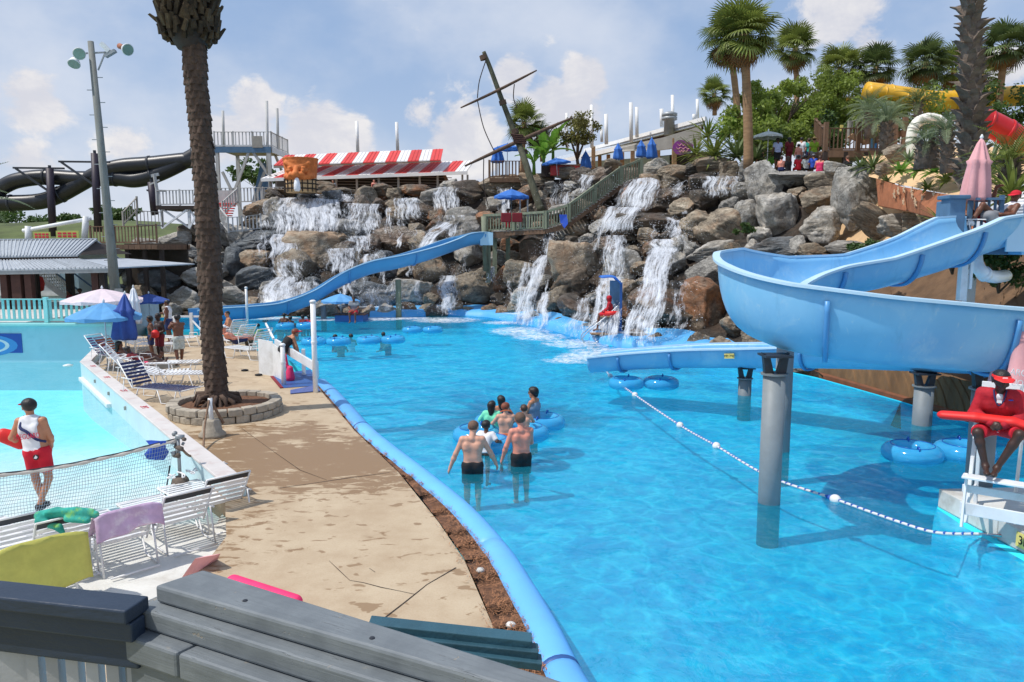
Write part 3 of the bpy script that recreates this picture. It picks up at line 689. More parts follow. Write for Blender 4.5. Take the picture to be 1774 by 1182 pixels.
 if hair:
  if hairkind == 'crop':
   hp = [dict(a=hd(0, -.024, .037), b=hd(0, .006, .042), ra=.0955 * hs, rb=.0925 * hs, k=.01, clip=[(hd(0, .03, .012), Hm @ nrm((0, -.62, .78)))])]
  else:
   hp = [dict(a=hd(0, -.026, .040), b=hd(0, .006, .046), ra=.103 * hs, rb=.101 * hs, k=.02, clip=[(hd(0, .045, .02), Hm @ nrm((0, -.75, .66)))])]
  if hairkind == 'long':
   hp += [dict(a=hd(0, -.06, .02), b=hd(0, -.085, -.20), ra=.085 * hs, rb=.055 * hs, k=.04), dict(a=hd(-.05, -.045, .0), b=hd(-.06, -.06, -.17), ra=.05 * hs, rb=.03 * hs, k=.04), dict(a=hd(.05, -.045, .0), b=hd(.06, -.06, -.17), ra=.05 * hs, rb=.03 * hs, k=.04)]
  if hairkind == 'tail':
   hp += [dict(a=hd(0, -.11, .03), b=hd(0, -.14, -.12), ra=.04 * hs, rb=.022 * hs, k=.02)]
  if hairkind == 'full': hp[0]['ra'] = .118 * hs; hp[0]['rb'] = .112 * hs; hp += [dict(a=hd(0, -.06, .0), b=hd(0, -.07, -.05), ra=.075 * hs, rb=.06 * hs, k=.03)]
  put('hair', sdf_mesh('hair', hp, min(res, .016), hair), t)
 if face:
  for sg in (-1, 1):
   e = put('eye', MB().lathe([(.001, -.012 * hs), (.009 * hs, -.007 * hs), (.012 * hs, 0), (.009 * hs, .007 * hs), (.001, .012 * hs)], 8, hd(.033 * sg, .083, .018)).mesh('eye', 'eye_white', True), t)
   put('pupil', MB().lathe([(.001, -.006 * hs), (.006 * hs, 0), (.001, .006 * hs)], 8, hd(.033 * sg, .093, .018)).mesh('pupil', 'print_black', True), e)
 t.rotation_euler = (0, 0, yaw)
 SEGS[t.name] = (J, hd, fc, s)
 return t
def yaw_m(a): c, s = math.cos(a), math.sin(a); return np.array(((c, -s, 0), (s, c, 0), (0, 0, 1.0)))
def pit_m(a): c, s = math.cos(a), math.sin(a); return np.array(((1.0, 0, 0), (0, c, -s), (0, s, c)))
def fc_h(f): f = np.array((f[0], f[1], 0)); return nrm(f) if np.linalg.norm(f) > .1 else np.array((0, 1.0, 0))
ROCKS = {}
def rock_mesh(i, mat):
 key = (i, mat)
 if key in ROCKS: return ROCKS[key]
 if ('base', i) not in ROCKS:
  r = random.Random(100 + i); bm = bmesh.new(); bmesh.ops.create_icosphere(bm, subdivisions=5 if i < 20 else 4, radius=1)
  pl = []
  for k in range(r.randint(8, 13)):
   n = V((r.gauss(0, 1), r.gauss(0, 1), r.gauss(0, .8))).normalized(); pl.append((n, r.uniform(.5, .95)))
  sd = V((r.uniform(-50, 50), r.uniform(-50, 50), r.uniform(-50, 50))); st = V((r.gauss(0, .5), r.gauss(0, .5), 1)).normalized()
  for v in bm.verts:
   u = v.co.normalized(); rr = 1.25
   for n, d in pl:
    c = n.dot(u)
    if c > .05:
     x = d / c; h = max(0, min(1, .5 + .5 * (rr - x) / .035)); rr = rr + (x - rr) * h - .035 * h * (1 - h)
   p = u * rr
   w = noise.fractal(p * 1.6 + sd, .9, 2.1, 4) * .09
   lay = abs(noise.noise(V((p.dot(st) * 4.2, p.x * .5, p.y * .5)) + sd)) * .11
   fine = noise.fractal(p * 6 + sd, .8, 2.2, 3) * .030
   v.co = u * (rr + w - lay + fine)
  lo_ = [min(v.co[k] for v in bm.verts) for k in range(3)]; hi_ = [max(v.co[k] for v in bm.verts) for k in range(3)]
  for v in bm.verts: v.co = V([(v.co[k] - (lo_[k] + hi_[k]) / 2) / (hi_[k] - lo_[k]) * 2 for k in range(3)])
  me = bpy.data.meshes.new('rock'); bm.to_mesh(me); bm.free(); me.polygons.foreach_set('use_smooth', [True] * len(me.polygons)); ROCKS[('base', i)] = me
 me = ROCKS[('base', i)].copy(); me.name = 'rock'; me.materials.append(M[mat]); ROCKS[key] = me
 return me
def rock(loc, size, mat, var=None, rot=None, label='', group=None, name='boulder'):
 o = put(name, rock_mesh(random.randrange(14) if var is None else var, mat), None, loc, rot or (random.uniform(-.3, .3), random.uniform(-.3, .3), random.uniform(0, 6.28)), size)
 return tag(o, label, 'boulder', group)
LEAF = {}
def fan_leaf(mat, seed, n=22, L=1.0, pet=.7, droop=.35, spread=2.0):
 k = ('fan', mat, seed, L, pet, droop)
 if k in LEAF: return LEAF[k]
 r = random.Random(seed); b = MB(); b.bar((0, 0, 0), (0, pet, 0), .03, .015)
 for i in range(n):
  a = (i / (n - 1) - .5) * 2 * spread; l = L * (1 - .25 * abs(a) / spread) * r.uniform(.85, 1.05); w = .042 * L; d = V((math.sin(a), math.cos(a), 0)); s = V((d.y, -d.x, 0))
  p0 = V((0, pet, 0)); p1 = p0 + d * l * .55 + V((0, 0, -.05 * l + .06 * math.cos(a))); p2 = p0 + d * l * .86 + V((0, 0, -droop * l * .45)); p3 = p0 + d * l + V((0, 0, -droop * l))
  b.add([p0 - s * w * .3, p0 + s * w * .3, p1 - s * w, p1 + s * w, p2 - s * w * .6, p2 + s * w * .6, p3], [(0, 1, 3, 2), (2, 3, 5, 4), (4, 5, 6)])
 LEAF[k] = b.mesh('frond', mat, recalc=False); return LEAF[k]
def feather_leaf(mat, seed, L=2.5, n=26, ll=.42, arch=.6, w=.035, vee=.5):
 k = ('feather', mat, seed, L, n, ll, arch)
 if k in LEAF: return LEAF[k]
 r = random.Random(seed); b = MB(); pts = []
 for i in range(9):
  t = i / 8; pts.append(V((0, L * (t - .18 * arch * t * t), L * (.30 * t - arch * .75 * t * t))))
 b.tube(pts, [.03 * (1 - .8 * i / 8) for i in range(9)], 4)
 for i in range(n):
  t = .14 + .86 * i / (n - 1); f = t * 8; j = min(int(f), 7); p = pts[j].lerp(pts[j + 1], f - j); tn = (pts[j + 1] - pts[j]).normalized(); l = ll * math.sin(math.pi * min(1, .18 + .80 * t)) * r.uniform(.85, 1.1) + .05
  for sg in (-1, 1):
   d = (V((sg, 0, 0)) * .8 + tn * .65 + V((0, 0, vee * .6))).normalized(); q = p + d * l * .6; e = p + d * l + V((0, 0, -l * .3)); s = tn * w
   b.add([p - s * .4, p + s * .4, q + s * .5, q - s * .5, e], [(0, 1, 2, 3), (3, 2, 4)])
 LEAF[k] = b.mesh('frond', mat, recalc=False); return LEAF[k]
def blade_leaf(mat, seed, L=.9, w=.05, droop=.3):
 k = ('blade', mat, seed, L, w)
 if k in LEAF: return LEAF[k]
 b = MB(); rows = []
 for i in range(5):
  t = i / 4; ww = w * (1 - t) ** .7 * (.6 + .8 * min(1, t * 3)) + .001; c = V((0, L * t, -droop * L * t * t)); rows.append([c + V((-ww, 0, .012)), c, c + V((ww, 0, .012))])
 b.grid(rows); LEAF[k] = b.mesh('leaf', mat, recalc=False); return LEAF[k]
def broad_leaf(mat, seed, L=1.6, w=.24, droop=.5):
 k = ('broad', mat, seed, L, w)
 if k in LEAF: return LEAF[k]
 b = MB(); rows = []
 for i in range(10):
  t = i / 9; ww = w * math.sin(math.pi * (.04 + .94 * t)) ** .6; c = V((0, L * (t - .2 * droop * t * t), L * (.25 * t - droop * t * t)))
  tear = .05 * (i % 2); rows.append([c + V((-ww + tear, 0, .07)), c + V((-ww * .5, 0, .05)), c, c + V((ww * .5, 0, .05)), c + V((ww - tear, 0, .07))])
 b.grid(rows); LEAF[k] = b.mesh('leaf', mat, True, recalc=False); return LEAF[k]
def crown(t, top, n, leaf, lo, hi, scale=1.0, name='frond', squash=1.0, rnd=None, bias=1.0, inner=.1, s_rand=.15):
 rnd = rnd or random
 for i in range(n):
  a = i * 2.39996 + rnd.uniform(-.3, .3); u = ((i + .5) / n) ** bias; el = lo + (hi - lo) * u + rnd.uniform(-.12, .12)
  m = leaf(i) if callable(leaf) else leaf; s = scale * rnd.uniform(1 - s_rand, 1 + s_rand)
  put(name, m, t, top + V((math.cos(a + math.pi / 2) * inner, math.sin(a + math.pi / 2) * inner, 0)), Matrix(Matrix.Rotation(a, 3, 'Z') @ Matrix.Rotation(el, 3, 'X') @ Matrix.Rotation(rnd.uniform(-.3, .3), 3, 'Y')).to_euler(), (s, s, s * squash))
def sabal(label, base, top, r, trunk=.17, n=44, mat='leaf_palm', dead=8, group='cabbage palms on the hill'):
 t = thing('fan_palm', label, 'palm', base, group); b = V(base); tp = V(top) - b
 mb = MB(); pts = [V((tp.x * u ** 1.5, tp.y * u, tp.z * u)) for u in [i / 12 for i in range(13)]]
 mb.tube(pts, [trunk * (1.25 - .25 * i / 12 + .05 * (i % 2)) for i in range(13)], 10); put('trunk', mb.mesh('trunk', 'bark_palm', True), t)
 L = .66
 crown(t, tp, n, lambda i: fan_leaf(mat, i % 4, L=L, pet=.55, droop=.12 + .3 * (i % 3) / 2), -.95, 1.4, r / 1.12, inner=.08, s_rand=.2)
 if dead: crown(t, tp - V((0, 0, .1 * r)), dead, lambda i: fan_leaf('leaf_dead', 10 + i % 3, L=.6, pet=.4, droop=.7), -1.35, -.8, r / 1.15, name='dead_frond')
 return t
def rosette(label, base, n, L, w, mat, lo=-.1, hi=1.35, group=None, name='spiky_plant', droop=.35, cat='plant'):
 t = thing(name, label, cat, base, group); crown(t, V((0, 0, .05)), n, lambda i: blade_leaf(mat, i % 3, L=1.0, w=w / L, droop=droop), lo, hi, L, name='leaf', inner=.03); return t
def cards(n, centers, rr, size, seed, flat=.75):
 rng = np.random.default_rng(seed); c = np.array(centers); ci = rng.integers(0, len(c), n)
 d = rng.normal(size=(n, 3)); d /= np.linalg.norm(d, axis=1)[:, None]; rad = (rng.random(n) ** .45)[:, None]
 R_ = np.array(rr)[ci][:, None] if hasattr(rr, '__len__') else rr
 p = c[ci] + d * rad * R_ * np.array((1, 1, flat))
 a = rng.normal(size=(n, 3)); a += d * .4; a /= np.linalg.norm(a, axis=1)[:, None]; u = np.cross(a, rng.normal(size=(n, 3))); u /= np.linalg.norm(u, axis=1)[:, None]; w = np.cross(a, u)
 s = (size * rng.uniform(.6, 1.3, n))[:, None]
 vs = np.stack([p - u * s, p + w * s * .5, p + u * s, p - w * s * .5], 1).reshape(-1, 3)
 return vs, np.arange(4 * n).reshape(-1, 4)
def card_mesh(name, vs, q, mat):
 me = bpy.data.meshes.new(name); me.vertices.add(len(vs)); me.vertices.foreach_set('co', vs.astype(np.float32).ravel())
 me.loops.add(q.size); me.loops.foreach_set('vertex_index', q.ravel().astype(np.int32)); me.polygons.add(len(q))
 me.polygons.foreach_set('loop_start', np.arange(0, q.size, q.shape[1], dtype=np.int32)); me.polygons.foreach_set('loop_total', np.full(len(q), q.shape[1], np.int32)); me.materials.append(M[mat]); me.update(calc_edges=True); return me
def tree(label, base, h, rx, rz, mat='leaf_tree', leaves=5000, seed=1, trunk=.12, size=.13, group=None, forks=3, low=.3, name='broadleaf_tree'):
 t = thing(name, label, 'tree', base, group); r = random.Random(seed); mb = MB(); tips = []
 fk = V((r.uniform(-.1, .1), 0, h * low))
 mb.tube([V((0, 0, 0)), fk * .5 + V((.05, 0, 0)), fk], [trunk * 1.2, trunk, trunk * .9], 8)
 for i in range(forks):
  a = i * 6.28 / forks + r.uniform(-.4, .4); e = fk + V((math.cos(a) * rx * .55, math.sin(a) * rx * .55, h * .42)); m = fk.lerp(e, .5) + V((0, 0, h * .06)); mb.tube([fk, m, e], [trunk * .75, trunk * .5, trunk * .3], 6)
  for k in range(3):
   b2 = a + r.uniform(-.9, .9); e2 = m + V((math.cos(b2) * rx * .5, math.sin(b2) * rx * .5, h * r.uniform(.06, .26))); mb.tube([m, m.lerp(e2, .5) + V((0, 0, .1)), e2], [trunk * .4, trunk * .28, trunk * .12], 5)
 put('trunk', mb.mesh('trunk', 'bark_tree', True), t)
 cs = []; rs = []
 for i in range(34):
  a = r.uniform(0, 6.28); u = r.random() ** .5; z = r.uniform(-1, 1); q = math.sqrt(max(0, 1 - z * z)); cs.append((math.cos(a) * rx * u * (.35 + .65 * q), math.sin(a) * rx * u * (.35 + .65 * q), h - rz + z * rz * .85)); rs.append(rx * r.uniform(.22, .38))
 vs, q = cards(leaves, cs, rs, size, seed); o = put('crown', card_mesh('crown', vs, q, mat), t); o['kind'] = 'stuff'; return t
def bush(label, base, rx, h, mat='leaf_bush', leaves=1500, seed=1, size=.12, group=None, name='bush', cat='bush'):
 r = random.Random(seed); cs = []; rs = []
 for i in range(16): cs.append((r.uniform(-rx, rx), r.uniform(-rx, rx) * .7, r.uniform(.15, .8) * h * (1 - .0))); rs.append(min(rx, h) * r.uniform(.3, .5))
 vs, q = cards(leaves, cs, rs, size, seed); t = thing(name, label, cat, base, group)
 mb = MB()
 for i in range(5): mb.tube([V((0, 0, -.1)), V(cs[i]) * .9], [.03, .012], 5)
 put('stem', mb.mesh('stem', 'bark_tree'), t); o = put('foliage', card_mesh('foliage', vs, q, mat), t); o['kind'] = 'stuff'; return t
LNG = {}
def lounger(label, loc, rot, back=.9, group='white strap loungers on the pool deck', strap='white_plastic', scale=1.0, sh=.36, bl=.82):
 """strap lounger: foot end along +x, back at -x"""
 t = thing('sun_lounger', label, 'sun lounger', loc, group); k = (round(back, 2), sh, bl)
 if k not in LNG:
  hx = -.25; bx = hx - math.cos(back) * bl; bz = sh + math.sin(back) * bl; fr = MB()
  for y in (-.33, .33):
   fr.tube([(1.25, y, sh - .03), (1.3, y, sh), (hx, y, sh), (bx, y, bz)], .016, 6)
   fr.tube([(1.15, y, sh), (1.05, y, .02), (.65, y, .02), (.55, y, sh)], .014, 6); fr.tube([(hx + .2, y, sh), (hx + .05, y, .02), (hx - .35, y, .02), (hx - .25, y, sh + .30 * math.sin(back))], .014, 6)
   fr.tube([(hx + .05, y * 1.08, sh), (hx + .02, y * 1.08, sh + .22), (hx - .3, y * 1.08, sh + .24), (hx - .32, y * 1.05, sh + .3 * math.sin(back))], .014, 6)
  fr.tube([(1.3, -.33, sh), (1.3, .33, sh)], .016, 6); fr.tube([(bx, -.33, bz), (bx, .33, bz)], .016, 6); fr.tube([(hx - .5, -.3, .04), (hx - .5, .3, .04)], .014, 6)
  slots = [((hx + .1 + i * .105, 0, sh + .012), (0, 0, 0)) for i in range(14)] + [((hx - math.cos(back) * (.08 + j * .098), 0, sh + math.sin(back) * (.08 + j * .098) + .012), (0, back, 0)) for j in range(int((bl - .04) / .098))]
  LNG[k] = (fr.mesh('frame', 'white_plastic', True), slots)
 fm, slots = LNG[k]; put('frame', fm, t)
 for c, r in slots: put('strap', box_mesh('strap', 'strap', (.062, .66, .008), strap), t, c, r)
 t.rotation_euler = (0, 0, rot); t.scale = (scale,) * 3; return t
def umbrella(label, base, h, r, mat, pole='white_paint', n=8, group=None, tilt=(0, 0), sag=.32, valance=.12, table=False):
 t = thing('umbrella', label, 'umbrella', base, group)
 put('pole', MB().tube([(0, 0, 0), (0, 0, h + .02)], .025, 8).mesh('pole', pole, True), t)
 mb = MB(); k = []; seg = n * 4; rows = []
 for (fr_, z) in ((.03, h), (.3, h - sag * .22), (.6, h - sag * .52), (1.0, h - sag)):
  row = []
  for j in range(seg + 1):
   a = 2 * math.pi * j / seg; c = math.cos((a * n) % (2 * math.pi)); rr = r * fr_ * (.955 + .045 * c); row.append((rr * math.cos(a), rr * math.sin(a), z - .05 * fr_ * (1 - c) * .5 * r / 1.2))
  rows.append(row)
 row = []
 for j in range(seg + 1): p = V(rows[-1][j]); row.append(p * 1.0 + V((0, 0, -valance * (.8 + .3 * math.cos(8 * math.pi * j / seg * 2)))))
 rows.append(row); mb.grid(rows); cn = put('canopy', mb.mesh('canopy', mat, False, recalc=False), t)
 put('finial', MB().lathe([(.03, h), (.045, h + .05), (.02, h + .11), (.005, h + .13)], 8).mesh('finial', 'white_paint', True), t)
 rb = MB().bar((.02, 0, h - .03), (r * .97, 0, h - sag - .03), .015, .015).mesh('rib', 'galv')
 for j in range(n): put('rib', rb, t, (0, 0, 0), (0, 0, 2 * math.pi * j / n))
 t.rotation_euler = (*tilt, 0); return t
def closed_umbrella(label, base, h, mat, r=.2, cloth=.55, pole='white_paint', group=None, tilt=(0, 0), pleats=7):
 t = thing('folded_umbrella', label, 'umbrella', base, group)
 put('pole', MB().tube([(0, 0, 0), (0, 0, h)], .024, 8).mesh('pole', pole, True), t)
 L = h * cloth; w = lambda a, z: 1 + .22 * math.cos(pleats * a + z * 1.5) + .1 * math.cos(3 * a + 1)
 put('canopy', MB().lathe([(.02, h), (.07, h - .08 * L), (r * .62, h - .33 * L), (r * .80, h - .36 * L), (r * .7, h - .42 * L), (r * .88, h - .7 * L), (r, h - .93 * L), (r * .9, h - L), (.03, h - .93 * L)], 42, wob=w).mesh('canopy', mat, True), t)
 put('finial', MB().lathe([(.02, h - .01), (.04, h + .03), (.01, h + .09)], 8).mesh('finial', 'white_paint', True), t)
 t.rotation_euler = (*tilt, 0); return t
TUBES = {}
def swim_ring(label, loc, rot=0, scale=1.0, double=True, group='blue swim rings in the pool', tilt=(0, 0)):
 t = thing('swim_ring', label, 'swim ring', loc, group)
 if 'ring' not in TUBES:
  TUBES['ring'] = MB().tube([(.36 * math.cos(a), .36 * math.sin(a), 0) for a in [2 * math.pi * i / 32 for i in range(32)]], .155, 14, closed=True).mesh('ring', 'vinyl_blue', True)
  TUBES['handle'] = MB().tube([(.06 * math.cos(a), 0, .07 * math.sin(a)) for a in [math.pi * i / 8 for i in range(9)]], .015, 6).mesh('handle', 'vinyl_deep', True)
  TUBES['seam'] = MB().tube([(.36 * math.cos(a), .36 * math.sin(a), .157) for a in [2 * math.pi * i / 32 for i in range(32)]], .007, 4, closed=True).mesh('seam', 'vinyl_deep', True)
 for x in ((-.5, .5) if double else (0,)):
  g = put('ring', TUBES['ring'], t, (x, 0, .07)); put('seam', TUBES['seam'], g)
  for a in (1.2, -1.9): put('handle', TUBES['handle'], t, (x + .36 * math.cos(a), .36 * math.sin(a), .20), (0, 0, a))
 t.rotation_euler = (*tilt, rot); t.scale = (scale,) * 3; return t
def struct(o, label=None): o['kind'] = 'structure'; return tag(o, label)
def g2(pts, z=0.0): return [tuple(G(x, y, z)[:2]) for x, y in pts]
def dense(poly, step=.6):
 out = []
 for i in range(len(poly)):
  a = V(poly[i]); b = V(poly[(i + 1) % len(poly)]); n = max(1, int((b - a).length / step)); out += [tuple(a.lerp(b, k / n)) for k in range(n)]
 return out
def build_ground():
 b = MB(); b.add([(-900, -60, -1.6), (900, -60, -1.6), (900, 2500, -1.6), (-900, 2500, -1.6)], [(0, 1, 2, 3)]); struct(b.build('ground', 'ground_sand'))
 rows = []
 for j in range(26):
  y = 62 + j * 6; row = []
  for i in range(60):
   x = -150 + i * 3.2; e = math.exp(-((y - 105) / 32) ** 2) * (1 - 1 / (1 + math.exp(-(x + 8) / 6)))
   row.append((x, y, -1.6 + e * (8.9 + 1.6 * noise.noise(V((x * .04, y * .04, 1))) + .5 * noise.noise(V((x * .2, y * .2, 5))))))
  rows.append(row)
 struct(MB().grid(rows).build('grass_dune', 'grass_far', smooth=True))
build_ground()
TUBE = [(1040, 1290), (1010, 1230), (975, 1170), (938, 1090), (900, 1022), (860, 958), (800, 888), (730, 828), (640, 755), (600, 710), (575, 682), (556, 664)]
LEFTB = [(556, 664), (520, 640), (490, 618), (455, 596), (430, 582), (395, 576), (305, 576), (255, 572), (250, 556)]
FAR = [(250, 552), (390, 548), (560, 550), (690, 550), (760, 546), (840, 549), (900, 560), (960, 574), (1010, 588), (1060, 600), (1150, 610), (1240, 620), (1350, 642), (1412, 655), (1480, 674), (1560, 697), (1640, 722), (1720, 748), (1800, 775)]
PLAT = [(1774, 838), (1622, 862), (1775, 942)]
tub = [tuple(G(*p)[:2]) for p in TUBE]
pc0 = G(1624, 880, 0); pc1 = G(1774, 962, 0)
right = [(14.0, 15.0), (14.0, pc0.y + .2), (pc0.x, pc0.y), (pc1.x, pc1.y), (pc1.x + .9, pc1.y - 2.5), (pc1.x + 1.5, 4.0), (8.2, 1.0)]
POOL = [(-.0, 1.0), (.35, 3.0)] + tub + g2(LEFTB[1:]) + g2(FAR) + right
def build_pool():
 struct(MB().add([(x, y, -.68) for x, y in POOL], [tuple(range(len(POOL)))]).build('pool_basin', 'pool_floor'), 'light blue painted basin of the big wading pool')
 b = MB(); n = len(POOL); b.add([(x, y, -.69) for x, y in POOL] + [(x, y, .03) for x, y in POOL], [(i, (i + 1) % n, n + (i + 1) % n, n + i) for i in range(n)])
 struct(b.build('pool_wall', 'pool_floor'))
 bm = bmesh.new(); xs = [p[0] for p in POOL]; vs = [bm.verts.new((x, y, 0)) for x, y in dense(POOL, 1.2)]; bm.faces.new(vs)
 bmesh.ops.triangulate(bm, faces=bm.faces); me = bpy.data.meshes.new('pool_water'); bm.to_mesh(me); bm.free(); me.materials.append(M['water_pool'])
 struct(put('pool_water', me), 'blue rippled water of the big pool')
build_pool()
DECKR = [(905, 1290), (872, 1170), (852, 1080), (805, 972), (760, 905), (690, 818), (615, 747), (560, 682), (548, 668), (490, 655), (470, 640), (452, 612), (430, 596), (398, 583), (302, 580)]
WALLT = [(183, 583), (139, 626), (392, 838)]
def build_deck():
 top = .05
 w = [tuple(G(x, y, .3)[:2]) for x, y in WALLT]
 left = [(w[0][0] + .1, w[0][1] + 2), (w[0][0] + .15, w[0][1]), (w[1][0] + .2, w[1][1]), (w[2][0] - .05, w[2][1] + .05)]
 rt = g2(DECKR, top)
 poly = [(-.35, 2.6)] + rt + left + g2([(392, 930), (345, 990), (290, 1056), (100, 1105), (-120, 1150)], top) + [(-6, 2.6)]
 deck = struct(MB().prism(poly, -1.0, top).build('pool_deck', 'concrete_deck'), 'tan concrete walkway with wet patches')
 def strip(pts, w, name='joint'):
  pts = [G(x, y, top) for x, y in pts]; b = MB(); rows = []
  for i, p in enumerate(pts):
   d = (pts[min(i + 1, len(pts) - 1)] - pts[max(i - 1, 0)]).normalized(); s = V((-d.y, d.x, 0)) * w * (.4 + .9 * random.random()); rows.append([p - s + V((0, 0, .004)), p + s + V((0, 0, .004))])
  b.grid(rows).build(name, 'dark_wood', deck)
 strip([(485, 846), (540, 838), (600, 829), (675, 819)], .010); strip([(660, 1076), (700, 1045), (740, 1013), (790, 984)], .012)
 strip([(570, 972), (590, 991), (606, 1006)], .006, 'crack'); strip([(606, 1006), (630, 1010), (660, 1018), (690, 1024), (718, 1030)], .006, 'crack'); strip([(640, 985), (650, 992)], .003, 'crack')
 strip([(418, 742), (470, 780), (520, 815), (566, 832)], .005); strip([(320, 700), (300, 690), (280, 668)], .006); strip([(345, 650), (420, 655), (470, 652)], .008)
 a = [G(x, y, .02) for x, y in DECKR[:9]]; b_ = [V((*p, 0)) for p in tub]
 inner = spline(a, 6); outer = spline([V((p.x, p.y, .03)) for p in b_[:-1]], 6); n = 70; rows = []
 for i in range(n):
  u = i / (n - 1); p = inner[min(int(u * (len(inner) - 1)), len(inner) - 1)]; q = min(outer, key=lambda o: (o - p).length)
  rows.append([p.lerp(q, k / 5) + V((0, 0, .012 + .03 * noise.noise(V((p.x * 3, p.y * 3, k))) * math.sin(math.pi * k / 5))) for k in range(6)])
 struct(MB().grid(rows).build('mulch_bed', 'mulch', smooth=True), 'strip of brown pine mulch beside the blue pool edge')
 nb = MB()
 for i in range(5200):
  r = random.choice(rows[:62]); k = random.random(); p = r[0].lerp(r[-1], min(1, max(-.12, random.gauss(.45, .3)))) ; p = p + V((random.uniform(-.05, .05), random.uniform(-.15, .15), 0)); a_ = random.uniform(0, 6.28); l = random.uniform(.03, .09); d = V((math.cos(a_) * l, math.sin(a_) * l, random.uniform(-.01, .03)))
  s = V((-d.y, d.x, 0)).normalized() * .004; z = V((0, 0, .065 + random.random() * .02)); nb.add([p - s + z - V((0, 0, p.z)), p + s + z - V((0, 0, p.z)), p + d + z - V((0, 0, p.z))], [(0, 1, 2)])
 o = nb.build('pine_needles', 'mulch_needle', recalc=False); o['kind'] = 'stuff'; tag(o, 'loose pine needles scattered along the pool edge', 'needles')
 t = thing('pool_coping', 'thick round light blue coping roll along the left edge of the big pool', 'pool edge', (tub[0][0], tub[0][1], 0))
 sp_ = spline([V((p[0], p[1], .0)) for p in tub], 8)
 for i0, i1 in ((0, 17), (17, 41), (41, 66), (66, len(sp_) - 1)): MB().tube(sp_[i0:i1 + 1], .185, 18).build('coping_section', 'coping_blue', t, True).scale.z = .72
 for i in (17, 66):
  d = (sp_[i + 1] - sp_[i]).normalized(); MB().tube([sp_[i] - d * .03, sp_[i] + d * .03], .191, 18).build('joint_band', 'coping_dark', t, True).scale.z = .72
 c = G(965, 1150, .0); MB().tube([V((.50, 5.62, .13)), V((.55, 5.45, .13))], .19, 18).build('end_cap', 'coping_dark', t, True)
 for px, py in ((832, 990), (885, 1085)):
  o = MB().lathe([(.05, 0), (.055, .02), (.04, .035), (.0, .04)], 8, G(px, py, .05)).build('marker_stone', 'concrete_white', None, True)
  tag(o, 'small pale stone on the mulch, %s the bottom of the walk' % ('farther from' if px < 850 else 'nearest'), 'stone')
build_deck()
